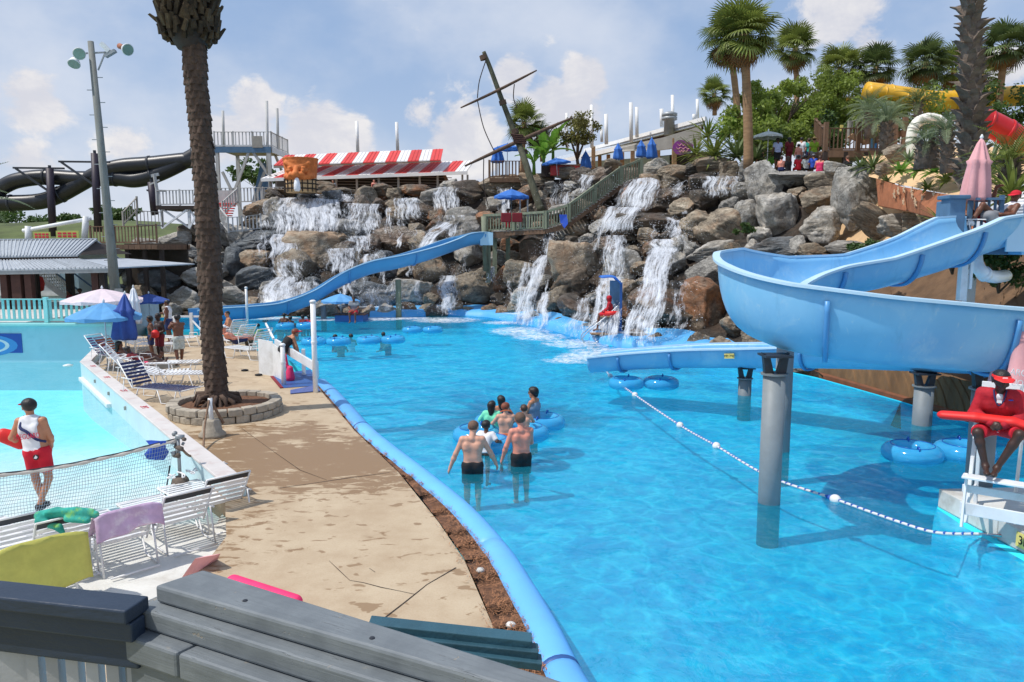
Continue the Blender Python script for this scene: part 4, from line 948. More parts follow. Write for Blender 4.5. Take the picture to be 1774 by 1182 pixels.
def build_wave_pool():
 w = [G(x, y, .3) for x, y in WALLT]
 zt = .3; wl = -.26
 far_y = 27.2; rows = []
 for j in range(30):
  y = 8.5 + j * .7; z = -.30 if y < 10.6 else -.30 - min(1.0, (y - 10.6) * .085); rows.append([(-34, y, z), (-12, y, z), (w[1].x if y > w[1].y else w[1].x + (w[2].x - w[1].x) * (w[1].y - y) / (w[1].y - w[2].y) + .1, y, z)])
 struct(MB().grid(rows).build('wave_pool_floor', 'wave_floor'), 'pale floor of the left pool sloping up like a beach')
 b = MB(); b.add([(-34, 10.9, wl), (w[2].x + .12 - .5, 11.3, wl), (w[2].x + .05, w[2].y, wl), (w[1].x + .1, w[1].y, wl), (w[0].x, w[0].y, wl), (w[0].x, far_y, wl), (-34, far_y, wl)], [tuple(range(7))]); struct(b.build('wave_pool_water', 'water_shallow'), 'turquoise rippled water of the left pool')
 wall = struct(bpy.data.objects.new('low_wall', None)); COL.objects.link(wall); wall.location = w[1]; tag(wall, 'low white wall with a stained flat top between the left pool and the deck')
 def seg(a, b_, wd, name, mat, z0, z1):
  d = (b_ - a).normalized(); s = V((d.y, -d.x, 0)) * wd
  if s.x < 0: s = -s
  MB().prism([(a.x, a.y), (b_.x, b_.y), (b_.x + s.x, b_.y + s.y), (a.x + s.x, a.y + s.y)], z0, z1).build(name, mat, wall, bevel=.012)
 seg(w[1], w[2], .30, 'wall_face', 'pool_wall', -1.5, zt - .05); seg(w[0], w[1], .28, 'wall_face', 'pool_wall', -1.5, zt - .05)
 seg(w[1] + V((-.02, .0, 0)), w[2] + V((-.02, 0, 0)), .33, 'wall_cap', 'wall_cap', zt - .048, zt); seg(w[0], w[1] + V((-.02, .02, 0)), .31, 'wall_cap', 'wall_cap', zt - .048, zt)
 d = (w[2] - w[1]).normalized(); n = V((-d.y, d.x, 0)); n = n if n.x < 0 else -n
 a = w[1] + d * .3 + n * .05; MB().bar((a.x, a.y, wl + .04), (*(a + d * 5.2)[:2], wl + .04), .14, .12).build('ledge', 'white_paint', wall, bevel=.02)
 for u, s_ in ((3.0, 1), (5.3, 1), (7.6, 1)):
  p = w[1] + d * u + n * .015; MB().box((p.x, p.y, .08), (.05, .05, .09)).build('depth_mark', 'beam_grey', wall)
 for u in (1.4, 3.9, 6.4, 8.9):
  p = w[1] + d * u - n * .16
  if u < 10: text('3FT', .20, 'print_red', wall, frame(p - wall.location + V((0, 0, .006)), d, -n * 1.0 + V((0, 0, .001))), 'depth_lettering')
 fw = thing('pool_end_wall', 'pale aqua end wall of the left pool with a blue swirl mural', 'wall', (-18, 27.2, 0))
 MB().box((-25.0, 27.35, -.15), (21.0, .3, 2.5)).build('wall_face', 'aqua_wall', fw, bevel=.02); MB().box((-25.0, 27.25, 1.14), (21.1, .62, .10)).build('wall_cap', 'aqua_paint', fw, bevel=.02)
 a0 = P(0, 582, 27.15); a1 = P(38, 608, 27.15); cx = -19.6; cz = (a0.z + a1.z) / 2; hh = abs(a0.z - a1.z) / 2 + .08; x1 = a1.x
 MB().box((x1 - 1.4, 27.185, cz), (2.8, .03, hh * 2)).build('mural_panel', 'mural_navy', fw)
 for k, (ox, rx, rz, mt) in enumerate(((-1.5, 1.35, .42, 'mural_blue'), (-1.4, .95, .30, 'cloth_white'), (-1.45, .85, .25, 'mural_blue'), (-1.3, .5, .16, 'mural_yellow'))):
  MB().plate([(x1 + ox + rx * math.cos(i * .2618), 27.168 - k * .004, cz - .08 + rz * math.sin(i * .2618)) for i in range(24)], (0, .006, 0)).build('mural_swirl', mt, fw)
 railing([V((-35, 27.3, 1.2)), V((P(180, 565, 27.3).x + .2, 27.3, 1.2))], .85, 'aqua picket railing on top of the left pool end wall', 'aqua_paint', gap=.19, bw=.09, post_step=2.2, postw=.14)
 struct(MB().box((-33.2, 33, .4), (30, 11.2, 1.5)).build('upper_terrace', 'concrete_white'), 'pale terrace behind the aqua railing')
 wp = [(-14, 6.5), tuple(G(-120, 1150, .05)[:2]), tuple(G(100, 1105, .05)[:2]), tuple(G(290, 1056, .05)[:2]), tuple(G(396, 930, -.27)[:2]), tuple(G(398, 868, -.27)[:2]), (w[2].x - .1, w[2].y - .2), (-14, 10.45)]
 struct(MB().prism(wp, -.8, -.265).build('white_beach', 'concrete_white'), 'white concrete beach at the shallow end')
build_wave_pool()
BX = [190, 300, 400, 560, 700, 840, 900, 960, 1060, 1150, 1240, 1350, 1420, 1500, 1600, 1700, 1820]
BY = [537, 543, 546, 549, 548, 545, 556, 568, 592, 604, 613, 641, 652, 676, 705, 736, 772]
TX = [190, 320, 400, 450, 500, 640, 800, 900, 960, 1100, 1200, 1330, 1440, 1520, 1600, 1660, 1720, 1820]
TYp = [505, 408, 402, 345, 332, 330, 318, 312, 305, 296, 290, 295, 293, 304, 372, 400, 420, 440]
TD = [50, 54, 56, 58, 59, 59, 58, 56, 54, 48, 45, 41, 37, 33, 27.5, 24.5, 22, 19.5]
def hill(px, py, pull=0.0):
 by = np.interp(px, BX, BY); ty = np.interp(px, TX, TYp); yb = G(px, by).y; yt = np.interp(px, TX, TD)
 t = (by - py) / (by - ty); tc = max(-.2, min(1.15, t))
 return P(px, py, yb + (yt - yb) * (tc ** 1.0 if tc > 0 else tc * .2) - pull)
def build_hill():
 rows = []; pxs = list(range(185, 1840, 12));
 for j in range(27):
  t = j / 24; row = []
  for px in pxs:
   by = np.interp(px, BX, BY); ty = np.interp(px, TX, TYp) + 4
   if t <= 1: p = hill(px, by + 3 + (ty - by) * t, -.9 if px < 1400 else -2.2)
   else: q = hill(px, ty, -.9); p = q + V((0, (t - 1) * 24 * 9, -.10 * (j - 24)))
   nz = noise.fractal(V((p.x * .5, p.y * .5, p.z * .6)), .9, 2, 4)
   row.append(p + V((.3 * nz, .9 * nz, .15 * nz)))
  rows.append(row)
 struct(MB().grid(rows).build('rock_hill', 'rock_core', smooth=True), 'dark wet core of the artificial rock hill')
 ring = [hill(px, np.interp(px, TX, TYp) + 5, -.5) for px in range(330, 1840, 30)]
 rows = [[p + V((0, d, -.05)) for p in ring] for d in (0, 2, 5, 12, 28)]
 struct(MB().grid(rows).build('hilltop', 'sand_path', smooth=True), 'sandy ground on top of the rock hill')
 rows = []
 for j in range(40):
  t = j / 39; row = []
  for i in range(120):
   px = 1418 + i * 3.5; by = np.interp(px, BX, BY); p = hill(px, by + (440 - by) * t, .15 + .55 * math.sin(math.pi * t))
   g = abs(math.sin(px * .085 + .8 * noise.noise(V((px * .02, t * 2, 0))) + t * 5)) ** .6
   row.append(p + V((0, -.30 * g + .40 * noise.fractal(p * .55, .9, 2, 4), .08 * noise.noise(p * 1.7))))
  rows.append(row)
 struct(MB().grid(rows).build('earth_bank', 'soil_bank', smooth=True), 'brown grooved bank under the big blue slide')
 rows = []
 for j in range(10):
  t = j / 9; row = []
  for i in range(150):
   px = 1412 + i * 2.7; by = np.interp(px, BX, BY) + 1; p = G(px, by, 0); g = abs(math.sin(i * .55 + .7 * noise.noise(V((i * .08, 0, 0))))) ** .5
   row.append(p + V((0, -.30 - .13 * g + .75 * t * t, -.1 + 1.0 * t + .08 * noise.noise(V((i * .1, t, 3))))))
  rows.append(row)
 struct(MB().grid(rows).build('retaining_wall', 'log_face', smooth=True), 'brown log-textured retaining wall at the right water edge')
 b = MB(); rows = []
 for i in range(0, 150, 2):
  px = 1409 + i * 2.7; p = G(px, np.interp(px, BX, BY) + 1, 0); rows.append([p + V((0, y, z)) for y, z in ((-.75, -.8), (-.72, .13), (-.40, .17), (.0, .17))])
 struct(b.grid(rows).build('wall_ledge', 'log_ledge'), 'reddish ledge at the foot of the log wall')
 rows = []
 for i in range(80):
  px = 640 + i * 8.6; q = G(px, np.interp(px, [p[0] for p in FAR], [p[1] for p in FAR]), 0); hgt = .34 + .16 * noise.noise(V((px * .012, 0, 0)))
  rows.append([q + V((0, y, z * hgt + (.05 * noise.noise(V((px * .03, y, 2))) if z > 0 else 0))) for y, z in ((-.1, -.5), (.0, .1), (.12, .75), (.45, 1.0), (1.5, 1.12), (4.0, 1.5))])
 struct(MB().grid(rows).build('pool_apron', 'apron_blue', smooth=True), 'light blue painted apron at the foot of the waterfalls')
build_hill()
BIG = [
 (1326, 335, 62, 106, 'rock_grey', 1, .10, 'tall pale grey upright boulder, left of the two standing stones on the right slope'),
 (1484, 348, 76, 118, 'rock_grey', 2, .02, 'biggest tall grey standing boulder beside the orange planter wall'),
 (1350, 378, 82, 92, 'rock_grey', 3, .3, 'slanted grey boulder leaning against the foot of the left standing stone'),
 (1424, 396, 66, 72, 'rock_grey', 4, .1, 'rounded pale grey boulder between the two standing stones'),
 (1418, 348, 72, 50, 'rock_tan', 5, 0, 'flat-topped tan block above the rounded boulder between the standing stones'),
 (1390, 306, 120, 26, 'rock_grey', 6, .05, 'long flat grey slab below the crowd of bathers'),
 (1424, 318, 58, 36, 'rock_tan', 7, 0, 'smooth tan boulder under the seated bathers'),
 (1444, 296, 44, 30, 'rock_grey', 8, 0, 'small angular grey rock beside the tip of the biggest standing stone'),
 (1286, 333, 40, 36, 'rock_grey', 9, 0, 'small round pale boulder left of the standing stones'),
 (1250, 395, 92, 76, 'rock_tan', 10, -.5, 'large smooth tan boulder with pale diagonal veins left of the standing stones'),
 (1300, 380, 46, 66, 'rock_grey', 11, .2, 'narrow grey boulder wedged beside the veined tan boulder'),
 (1205, 398, 56, 66, 'rock_tan', 12, -.3, 'dull brown boulder left of the veined tan boulder'),
 (1350, 435, 110, 44, 'rock_slate', 13, .1, 'wide dark slab with an overhang above the slide bend'),
 (1520, 392, 112, 50, 'rock_tan', 0, -.5, 'long smooth tan boulder sloping down from the biggest standing stone'),
 (1560, 395, 86, 48, 'rock_grey', 1, 0, 'pale grey boulder at the right end of the slope above the slide'),
 (1470, 430, 74, 26, 'rock_grey', 2, 0, 'low grey slab on the sand just above the slide run'),
 (1590, 385, 50, 34, 'rock_tan', 3, 0, 'small tan rock under the orange planter wall'),
 (1232, 440, 80, 40, 'rock_grey', 4, .2, 'grey slab above the slide bend, beside the arching waterfall'),
 (1226, 480, 70, 70, 'rock_grey', 5, .1, 'grey boulder half hidden behind the outer edge of the slide bend'),
 (1168, 545, 150, 110, 'rock_rust', 6, .1, 'big rust-brown dome boulder behind the red lifeguard chair'),
 (1216, 540, 90, 112, 'rock_rust', 7, -.3, 'rust-stained boulder touching the slide bend at the waterline'),
 (1190, 515, 74, 66, 'rock_wet', 8, .2, 'dark boulder above the dome boulder'),
 (1140, 388, 150, 40, 'rock_wet', 9, .02, 'long dark flat ledge stone right of the wide white cascade'),
 (1150, 350, 90, 46, 'rock_wet', 10, 0, 'dark layered stone above the long ledge stone'),
 (1180, 302, 74, 30, 'rock_tan', 11, 0, 'flat tan rock on the hilltop below the spiky shrubs'),
 (1228, 288, 72, 30, 'rock_tan', 12, 0, 'low tan rock on the hilltop left of the tall palm'),
 (1140, 296, 56, 40, 'rock_grey', 13, 0, 'grey rock at the top end of the wooden walkway'),
 (1064, 288, 46, 24, 'rock_tan', 0, 0, 'pale sandstone rock in front of the long pavilion'),
 (1040, 308, 50, 34, 'rock_wet', 1, .4, 'dark slanted stone left of the walkway top'),
 (1010, 310, 46, 40, 'rock_wet', 2, -.4, 'dark wedge stone beside the falls under the small tree'),
 (1000, 470, 92, 110, 'rock_tan', 3, .1, 'big tan boulder below the bend of the wooden walkway'),
 (985, 505, 80, 70, 'rock_rust', 4, .3, 'rust boulder in the middle of the central falls'),
 (960, 530, 60, 60, 'rock_tan', 5, .2, 'pale streaked boulder standing at the pool edge among the central falls'),
 (1000, 540, 66, 60, 'rock_wet', 6, 0, 'wet brown boulder left of the red lifeguard chair'),
 (928, 440, 60, 54, 'rock_wet', 7, 0, 'wet brown boulder under the wooden walkway'),
 (905, 480, 64, 60, 'rock_tan', 8, 0, 'tan boulder below the walkway corner'),
 (826, 505, 74, 70, 'rock_tan', 9, .2, 'mottled tan boulder at the waterline under the walkway'),
 (868, 490, 52, 56, 'rock_rust', 10, 0, 'reddish boulder right of the mottled tan boulder'),
 (812, 445, 50, 50, 'rock_grey', 11, 0, 'grey boulder behind the top of the long blue slide'),
 (842, 385, 56, 36, 'rock_rust', 12, 0, 'brown boulder under the bridge umbrella'),
 (798, 392, 88, 60, 'rock_grey', 13, .2, 'rounded grey boulder with water running over it above the long blue slide'),
 (770, 425, 70, 60, 'rock_wet', 0, 0, 'dark boulder above the middle of the long blue slide'),
 (690, 420, 84, 54, 'rock_wet', 1, 0, 'square dark stone block in the middle of the tiered falls'),
 (625, 372, 36, 66, 'rock_wet', 2, 0, 'thin upright stone between two curtains of the wide waterfall'),
 (548, 440, 92, 84, 'rock_tan', 3, .1, 'large tan boulder below the wide white curtain'),
 (500, 470, 80, 80, 'rock_tan', 4, -.3, 'brown slanted boulder left in the tiered falls'),
 (580, 455, 70, 70, 'rock_wet', 5, 0, 'wet column boulder in the tiered falls'),
 (600, 505, 66, 40, 'rock_wet', 6, 0, 'dark boulder half hidden behind the long blue slide'),
 (648, 515, 92, 52, 'rock_slate', 7, 0, 'dark dome boulder veiled by thin water near the lifeguard umbrella'),
 (712, 510, 70, 58, 'rock_grey', 8, .1, 'pale boulder right of the slide post at the waterline'),
 (745, 470, 60, 64, 'rock_tan', 9, .1, 'tan boulder behind the slide post'),
 (450, 420, 96, 40, 'rock_slate', 10, 0, 'flat dark slab right of the near palm trunk'),
 (406, 460, 42, 62, 'rock_slate', 11, 0, 'blue-grey boulder directly right of the near palm trunk'),
 (436, 490, 90, 54, 'rock_slate', 12, .2, 'black wet boulder low in the left falls'),
 (470, 512, 60, 50, 'rock_grey', 13, 0, 'grey boulder where the long blue slide levels out'),
 (410, 520, 60, 46, 'rock_grey', 0, 0, 'grey boulder behind the thin white post'),
 (280, 490, 72, 46, 'rock_slate', 1, 0, 'dark blue-grey boulder left of the near palm trunk'),
 (322, 520, 64, 46, 'rock_grey', 2, 0, 'pale rough boulder left of the near palm at deck level'),
 (258, 435, 46, 44, 'rock_grey', 3, 0, 'upright grey boulder by the light pole'),
 (285, 450, 48, 46, 'rock_grey', 4, 0, 'angular grey boulder near the top of the left rock slope'),
 (300, 418, 56, 34, 'rock_grey', 5, 0, 'grey boulder beside the brown deck'),
 (336, 405, 60, 34, 'rock_tan', 6, 0, 'tan boulder beneath the white braced deck'),
 (226, 478, 46, 40, 'rock_grey', 7, 0, 'grey boulder immediately right of the light pole'),
 (312, 462, 44, 40, 'rock_tan', 8, 0, 'tan boulder touching the left side of the palm trunk'),
 (243, 512, 56, 34, 'rock_tan', 9, 0, 'low tan rock behind the navy umbrella'),
 (200, 466, 36, 36, 'rock_slate', 10, 0, 'dark rock in the shade behind the light pole'),
 (722, 332, 60, 24, 'rock_rust', 11, 0, 'orange flat rock at the lip of the upper falls'),
 (660, 332, 46, 28, 'rock_rust', 12, 0, 'brown block at the lip of the upper falls below the striped roof'),
 (560, 326, 46, 22, 'rock_tan', 13, 0, 'mossy flat rock beside the orange tiki head'),
 (600, 332, 50, 14, 'rock_tan', 0, 0, 'thin mossy ledge rock below the striped roof'),
 (815, 335, 66, 44, 'rock_wet', 1, 0, 'dark overhanging ledge rock left of the mast'),
 (880, 318, 70, 30, 'rock_tan', 2, 0, 'tan rock at the foot of the wooden hilltop deck'),
 (930, 312, 60, 24, 'rock_tan', 3, 0, 'tan rock at the foot of the mast'),
 (975, 300, 46, 24, 'rock_tan', 4, 0, 'pale rock in front of the blue umbrella tables'),
 (445, 362, 48, 34, 'rock_tan', 5, 0, 'tan rock stacked at the left end of the wide falls'),
 (500, 334, 80, 16, 'rock_tan', 6, 0, 'flat tan ledge at the lip of the widest curtain'),
]
MARKS = [(360, 470, 'the near palm trunk'), (205, 470, 'the light pole'), (225, 405, 'the brown deck'), (310, 370, 'the braced white deck'), (410, 395, 'the white stepping railing'), (535, 345, 'the tiki head'), (535, 378, 'the widest curtain'), (630, 378, 'the second curtain'), (706, 362, 'the short curtain'), (772, 346, 'the overhanging ledge falls'), (490, 420, 'the white left run'), (475, 508, 'the low left curtain'), (548, 440, 'the large tan boulder'), (588, 454, 'the middle step'), (645, 460, 'the narrow cascade'), (690, 420, 'the square dark block'), (650, 518, 'the dark dome'), (755, 412, 'the slanting chute'), (690, 520, 'the slide post'), (777, 512, 'the waterfall by the mottled boulder'), (838, 405, 'the slide top'), (884, 345, 'the bridge umbrella'), (930, 335, 'the mast foot'), (978, 340, 'the dark curtain'), (905, 388, 'the walkway platform'), (1030, 352, 'the climbing walkway'), (1100, 336, 'the foaming cascade'), (1060, 382, 'the foaming fan'), (1140, 388, 'the long dark ledge'), (1246, 322, 'the hilltop curtain'), (920, 510, 'the narrow spout'), (948, 424, 'the walkway bend'), (1000, 470, 'the big tan boulder'), (1066, 450, 'the splashing stream'), (1048, 540, 'the red lifeguard'), (1120, 520, 'the arching waterfall'), (1168, 545, 'the dome boulder'), (1250, 395, 'the veined boulder'), (1326, 335, 'the left standing stone'), (1484, 348, 'the biggest standing stone'), (1424, 396, 'the rounded pale boulder'), (1350, 435, 'the wide dark slab'), (1260, 460, 'the slide bend'), (1418, 290, 'the crowd'), (1200, 290, 'the spiky shrubs'), (1010, 290, 'the red booth'), (610, 325, 'the striped roof'), (1225, 490, 'the outer slide edge'), (820, 480, 'the mottled boulder')]
USED = {}
def place_label(px, py, head):
 ms = sorted(MARKS, key=lambda m: (m[0] - px) ** 2 + (m[1] - py) ** 2)
 def rel(m):
  dx, dy = px - m[0], py - m[1]; v = 'above' if dy < 0 else 'below'; h = 'left of' if dx < 0 else 'right of'
  return h if abs(dx) > 2 * abs(dy) else v if abs(dy) > 2 * abs(dx) else v + ' and ' + h
 c1 = '%s %s %s' % (head, rel(ms[0]), ms[0][2]); cands = [c1]
 for m in ms[1:4]: cands.append('%s %s %s, %s %s' % (head, rel(ms[0]), ms[0][2], rel(m), m[2]))
 cands = [c for c in cands if len(c.split()) <= 16] or [c1]
 for c in cands:
  if c not in USED: USED[c] = 1; return c, None
 USED[c1] += 1; return c1, 'like rocks ' + c1.split(' ', 2)[2]
STONE = {'rock_grey': 'grey', 'rock_slate': 'dark grey', 'rock_tan': 'tan', 'rock_wet': 'wet brown', 'rock_rust': 'rusty'}
FILL = ((430, ('rock_grey', 'rock_grey', 'rock_slate', 'rock_tan')), (700, ('rock_wet', 'rock_tan', 'rock_tan', 'rock_slate', 'rock_grey')), (1240, ('rock_wet', 'rock_rust', 'rock_tan', 'rock_tan', 'rock_grey')), (1900, ('rock_grey', 'rock_tan', 'rock_tan')))
def build_rocks():
 placed = []
 for px, py, w, h, m, va, tilt, lab in BIG:
  p = hill(px, py); k = p.y / F; sx = w * k * .53; sz = h * k * .53; sy = max(.5 * sx, min(sx, sz) * .9)
  rock(p + V((0, .25 * sy, 0)), (sx, sy, sz), m, va, (random.uniform(-.15, .15), -tilt, random.uniform(-.4, .4)), lab); placed.append((px, py, min(w, h) * .42))
 rr = random.Random(5); cnt = 0; tries = 0
 while cnt < 205 and tries < 9000:
  tries += 1; px = rr.uniform(205, 1440); by = np.interp(px, BX, BY); ty = np.interp(px, TX, TYp); py = by + 2 + (ty - by) * rr.random() ** .9
  s = rr.uniform(24, 50) * (1.15 if px > 1000 else 1)
  if any((px - a) ** 2 + (py - b) ** 2 < (r + s * .30) ** 2 for a, b, r in placed): continue
  if 1400 < px and py > 440 or 1325 < px < 1485 and py < ty + 20: continue
  p = hill(px, py, -.1); k = p.y / F
  mt = rr.choice(next(m for x, m in FILL if px < x)); lab, grp = place_label(px, py, ('small ' if s < 34 else 'medium ') + STONE[mt] + ' rock')
  asp = rr.uniform(.62, 1.15)
  rock(p, (s * k * .60, s * k * .55, s * k * .56 * asp), mt, rr.randrange(14), None, lab, grp, 'rock'); placed.append((px, py, s * .36)); cnt += 1
build_rocks()
SPRAY = []
def fall(label, top, bot, mat='water_fall', pull=1.0, bow=.35, vn=16, two=True, pullb=None, name='waterfall', group=None):
 pullb = pull if pullb is None else pullb
 def res(l, n):
  q = [V((x, y, 0)) for x, y in l]; L = [0]
  for a, b in zip(q[:-1], q[1:]): L.append(L[-1] + (b - a).length)
  return [tuple(np.interp(L[-1] * i / (n - 1), L, [p[k] for p in q]) for k in (0, 1)) for i in range(n)]
 if not name == 'trickle':
  def wid(l): c = sum(p[0] for p in l) / len(l); return [(c + (x - c) * 1.3, y) for x, y in l]
  top, bot = wid(top), wid(bot)
 n = max(7, int(abs(top[-1][0] - top[0][0]) / 7)); ta = res(top, n); ba = res(bot, n); T = [hill(*p, pull) for p in ta]; B = [hill(*p, pullb) for p in ba]
 t = thing(name, label, 'waterfall', T[n // 2], group); sd = random.uniform(0, 50)
 for layer in range(2 if two else 1):
  b = MB(); b.uv = []; b.fade = []; rows = []
  for j in range(vn + 1):
   v = j / vn; row = []
   for i in range(n):
    u = i / (n - 1); a, c = T[i], B[i]; drop = v
    p = a.lerp(c, v); z = a.z + (c.z - a.z) * (v ** 1.25); lat = a.lerp(c, v ** .8)
    nz = noise.noise(V((u * n * .5 + sd, v * 1.2, layer * 7)))
    p = V((lat.x + .07 * nz + .30 * noise.noise(V((v * 2.6 + sd, u * 1.5, 4))) * min(1, v * 3), lat.y - bow * math.sin(math.pi * min(1, v * 1.1)) * .5 + .22 * nz + layer * .18, z))
    row.append(p); ed = min(1, min(u, 1 - u) * 4.0 + .05) * min(1, v * 10 + .45) * (1 if v < .85 else 1 - (v - .85) * 2.0)
    b.uv.append((u * (T[-1] - T[0]).length + sd + layer * 13, v * (T[n // 2] - B[n // 2]).length + sd)); b.fade.append(ed * (1.0 + .12 * noise.noise(V((u * 9, v * 2, sd)))))
    if layer == 0 and random.random() < .25: SPRAY.append((p, .10 + .25 * v))
    if layer == 0 and j > vn * .8: SPRAY.append((p, .45))
   rows.append(row)
  b.grid(rows).build('water_sheet' if layer == 0 else 'back_sheet', mat, t, True, recalc=False)
 return t
def build_falls():
 f = fall
 f('widest white curtain of the falls, below the orange tiki head', [(470, 344), (520, 341), (560, 344), (600, 347)], [(462, 408), (510, 410), (560, 404), (606, 402)], 'water_heavy', 1.6)
 f('thin curtain at the left end of the wide falls', [(448, 350), (474, 346)], [(448, 404), (472, 404)], 'water_thin', 1.6)
 f('second curtain of the wide falls right of the upright stone', [(590, 350), (630, 352), (668, 353)], [(588, 404), (630, 406), (666, 404)], 'water_fall', 1.6)
 f('short curtain below the striped roof', [(676, 344), (706, 342), (736, 343)], [(678, 382), (706, 384), (734, 380)], 'water_fall', 1.5)
 f('curtain dropping from the dark overhanging ledge left of the mast', [(746, 324), (772, 323), (800, 325)], [(748, 366), (774, 370), (800, 366)], 'water_fall', 1.6)
 f('small upper step of the falls above the widest curtain', [(536, 337), (580, 335), (626, 337)], [(536, 350), (580, 350), (626, 352)], 'water_fall', 1.2, bow=.1)
 f('white run of water below the left side of the widest curtain', [(468, 404), (520, 408)], [(462, 450), (506, 440)], 'water_heavy', 1.7, .5)
 f('slanting water over the slab left of the large tan boulder', [(478, 440), (520, 440)], [(466, 492), (536, 486)], 'water_fall', 1.8, .6)
 f('low curtain over the black boulder in the left falls', [(474, 478), (520, 480)], [(430, 536), (520, 536)], 'water_heavy', 1.8, .8)
 f('splashing run in front of the slanted brown boulder', [(505, 488), (552, 486)], [(500, 536), (560, 530)], 'water_fall', 1.8, .8)
 f('water step right of the large tan boulder', [(594, 408), (640, 408)], [(596, 440), (648, 436)], 'water_fall', 1.7)
 f('middle step of the tiered falls above the blue slide', [(556, 430), (622, 428)], [(552, 478), (628, 474)], 'water_fall', 1.9)
 f('narrow cascade beside the square dark block', [(625, 440), (662, 438)], [(612, 482), (668, 474)], 'water_fall', 1.9)
 f('thin veil over the dark dome boulder near the lifeguard umbrella', [(618, 494), (680, 494)], [(604, 542), (690, 542)], 'water_thin', 2.0, 1.0)
 f('slanting white chute behind the top of the long blue slide', [(770, 380), (794, 392)], [(716, 428), (742, 444)], 'water_heavy', 1.8, .3)
 f('thin water over the rounded grey boulder', [(748, 372), (820, 372)], [(744, 412), (806, 410)], 'water_thin', 1.9)
 f('waterfall hitting the pool between the slide post and the walkway', [(764, 476), (790, 476)], [(750, 546), (794, 546)], 'water_heavy', 1.9, .8)
 f('dark trickle behind the slide post', [(668, 486), (700, 486)], [(660, 546), (708, 546)], 'water_thin', 1.9, .8)
 f('curtain under the bridge umbrella', [(862, 326), (888, 326)], [(858, 382), (888, 382)], 'water_fall', 1.6)
 f('dark curtain between the mast and the small tree', [(952, 318), (978, 317), (1004, 320)], [(950, 362), (976, 364), (1000, 364)], 'water_thin', 1.5)
 f('small white rush at the top left of the walkway', [(1000, 300), (1040, 306)], [(994, 340), (1030, 330)], 'water_fall', 1.3)
 f('wide foaming cascade right of the wooden walkway', [(1090, 312), (1125, 306), (1152, 316)], [(1052, 364), (1100, 366), (1140, 364)], 'water_heavy', 1.9, .5)
 f('foaming fan at the foot of the wide cascade', [(1052, 356), (1120, 360)], [(1022, 402), (1096, 404)], 'water_heavy', 2.2, .6)
 f('curtain on the hilltop left of the standing stones', [(1204, 306), (1244, 304), (1290, 306)], [(1208, 338), (1240, 344), (1280, 334)], 'water_fall', 1.4)
 f('narrow trickle right of the long dark ledge', [(1176, 316), (1190, 314)], [(1156, 344), (1176, 344)], 'water_fall', 1.5)
 f('thin falls at the right end of the long dark ledge', [(1160, 382), (1182, 380)], [(1158, 418), (1184, 416)], 'water_fall', 1.8)
 f('splashing stream between the walkway and the arching waterfall', [(1044, 406), (1092, 406)], [(1034, 492), (1088, 488)], 'water_fall', 2.0, .8)
 f('white torrent behind the red lifeguard chair', [(1036, 478), (1086, 476)], [(1014, 590), (1072, 596)], 'water_heavy', 2.2, 1.2)
 f('big arching waterfall right of the lifeguard chair', [(1122, 430), (1150, 424), (1174, 432)], [(1074, 592), (1108, 600), (1136, 602)], 'water_heavy', 2.4, 2.0, 22)
 f('upper veil of the arching waterfall', [(1126, 414), (1172, 414)], [(1120, 440), (1176, 440)], 'water_heavy', 2.3, .2)
 f('thin streaks over the rust-brown dome boulder', [(1160, 486), (1196, 484)], [(1140, 594), (1196, 598)], 'water_thin', 3.0, 1.0)
 f('narrow spout in the middle of the central falls', [(938, 440), (956, 440)], [(884, 566), (926, 572)], 'water_heavy', 2.0, 1.2, 20)
 f('left trickle of the central falls', [(908, 452), (924, 452)], [(876, 556), (910, 562)], 'water_fall', 2.0, 1.0)
 f('upper drop under the walkway bend', [(936, 404), (962, 402)], [(936, 444), (960, 444)], 'water_fall', 1.6)
 f('short spout beside the streaked boulder at the pool edge', [(938, 506), (956, 502)], [(922, 572), (946, 576)], 'water_heavy', 2.2, .8)
 f('spray in front of the wet boulder left of the lifeguard chair', [(1000, 516), (1036, 512)], [(968, 580), (1024, 590)], 'water_fall', 2.2, 1.0)
 rr = random.Random(17)
 for i in range(60):
  px = rr.uniform(450, 1220); by = np.interp(px, BX, BY); ty = np.interp(px, TX, TYp); py = ty + (by - ty) * rr.uniform(.1, .75); w = rr.uniform(5, 13); dp = rr.uniform(22, 60); sl = rr.uniform(-12, 6)
  if 840 < px < 950 and py < 410: continue
  lab, grp = place_label(px, py, 'thin trickle of water'); f(lab, [(px - w, py), (px + w, py + rr.uniform(-3, 3))], [(px - w * 1.2 + sl, min(by, py + dp)), (px + w * 1.2 + sl, min(by, py + dp))], rr.choice(('water_thin', 'water_fall', 'water_fall')), rr.uniform(1.2, 2.0), .4, 10, False, None, 'trickle', grp)
 b = MB(); rr = random.Random(3)
 for p, s in SPRAY:
  for k in range(2):
   q = p + V((rr.gauss(0, s), rr.gauss(-.3, s * .6), abs(rr.gauss(0, s)) * .8)); e = rr.uniform(.006, .018)
   b.add([q + V((e, 0, -e * .5)), q + V((-e, e * .5, -e * .5)), q + V((-e * .3, -e, -e * .5)), q + V((0, 0, e * 1.3))], [(0, 1, 2), (0, 1, 3), (1, 2, 3), (2, 0, 3)])
 o = b.build('spray', 'spray', recalc=False); o['kind'] = 'stuff'; tag(o, 'white droplets flying off the waterfalls', 'spray')
 fb = MB(); fb.fade = []
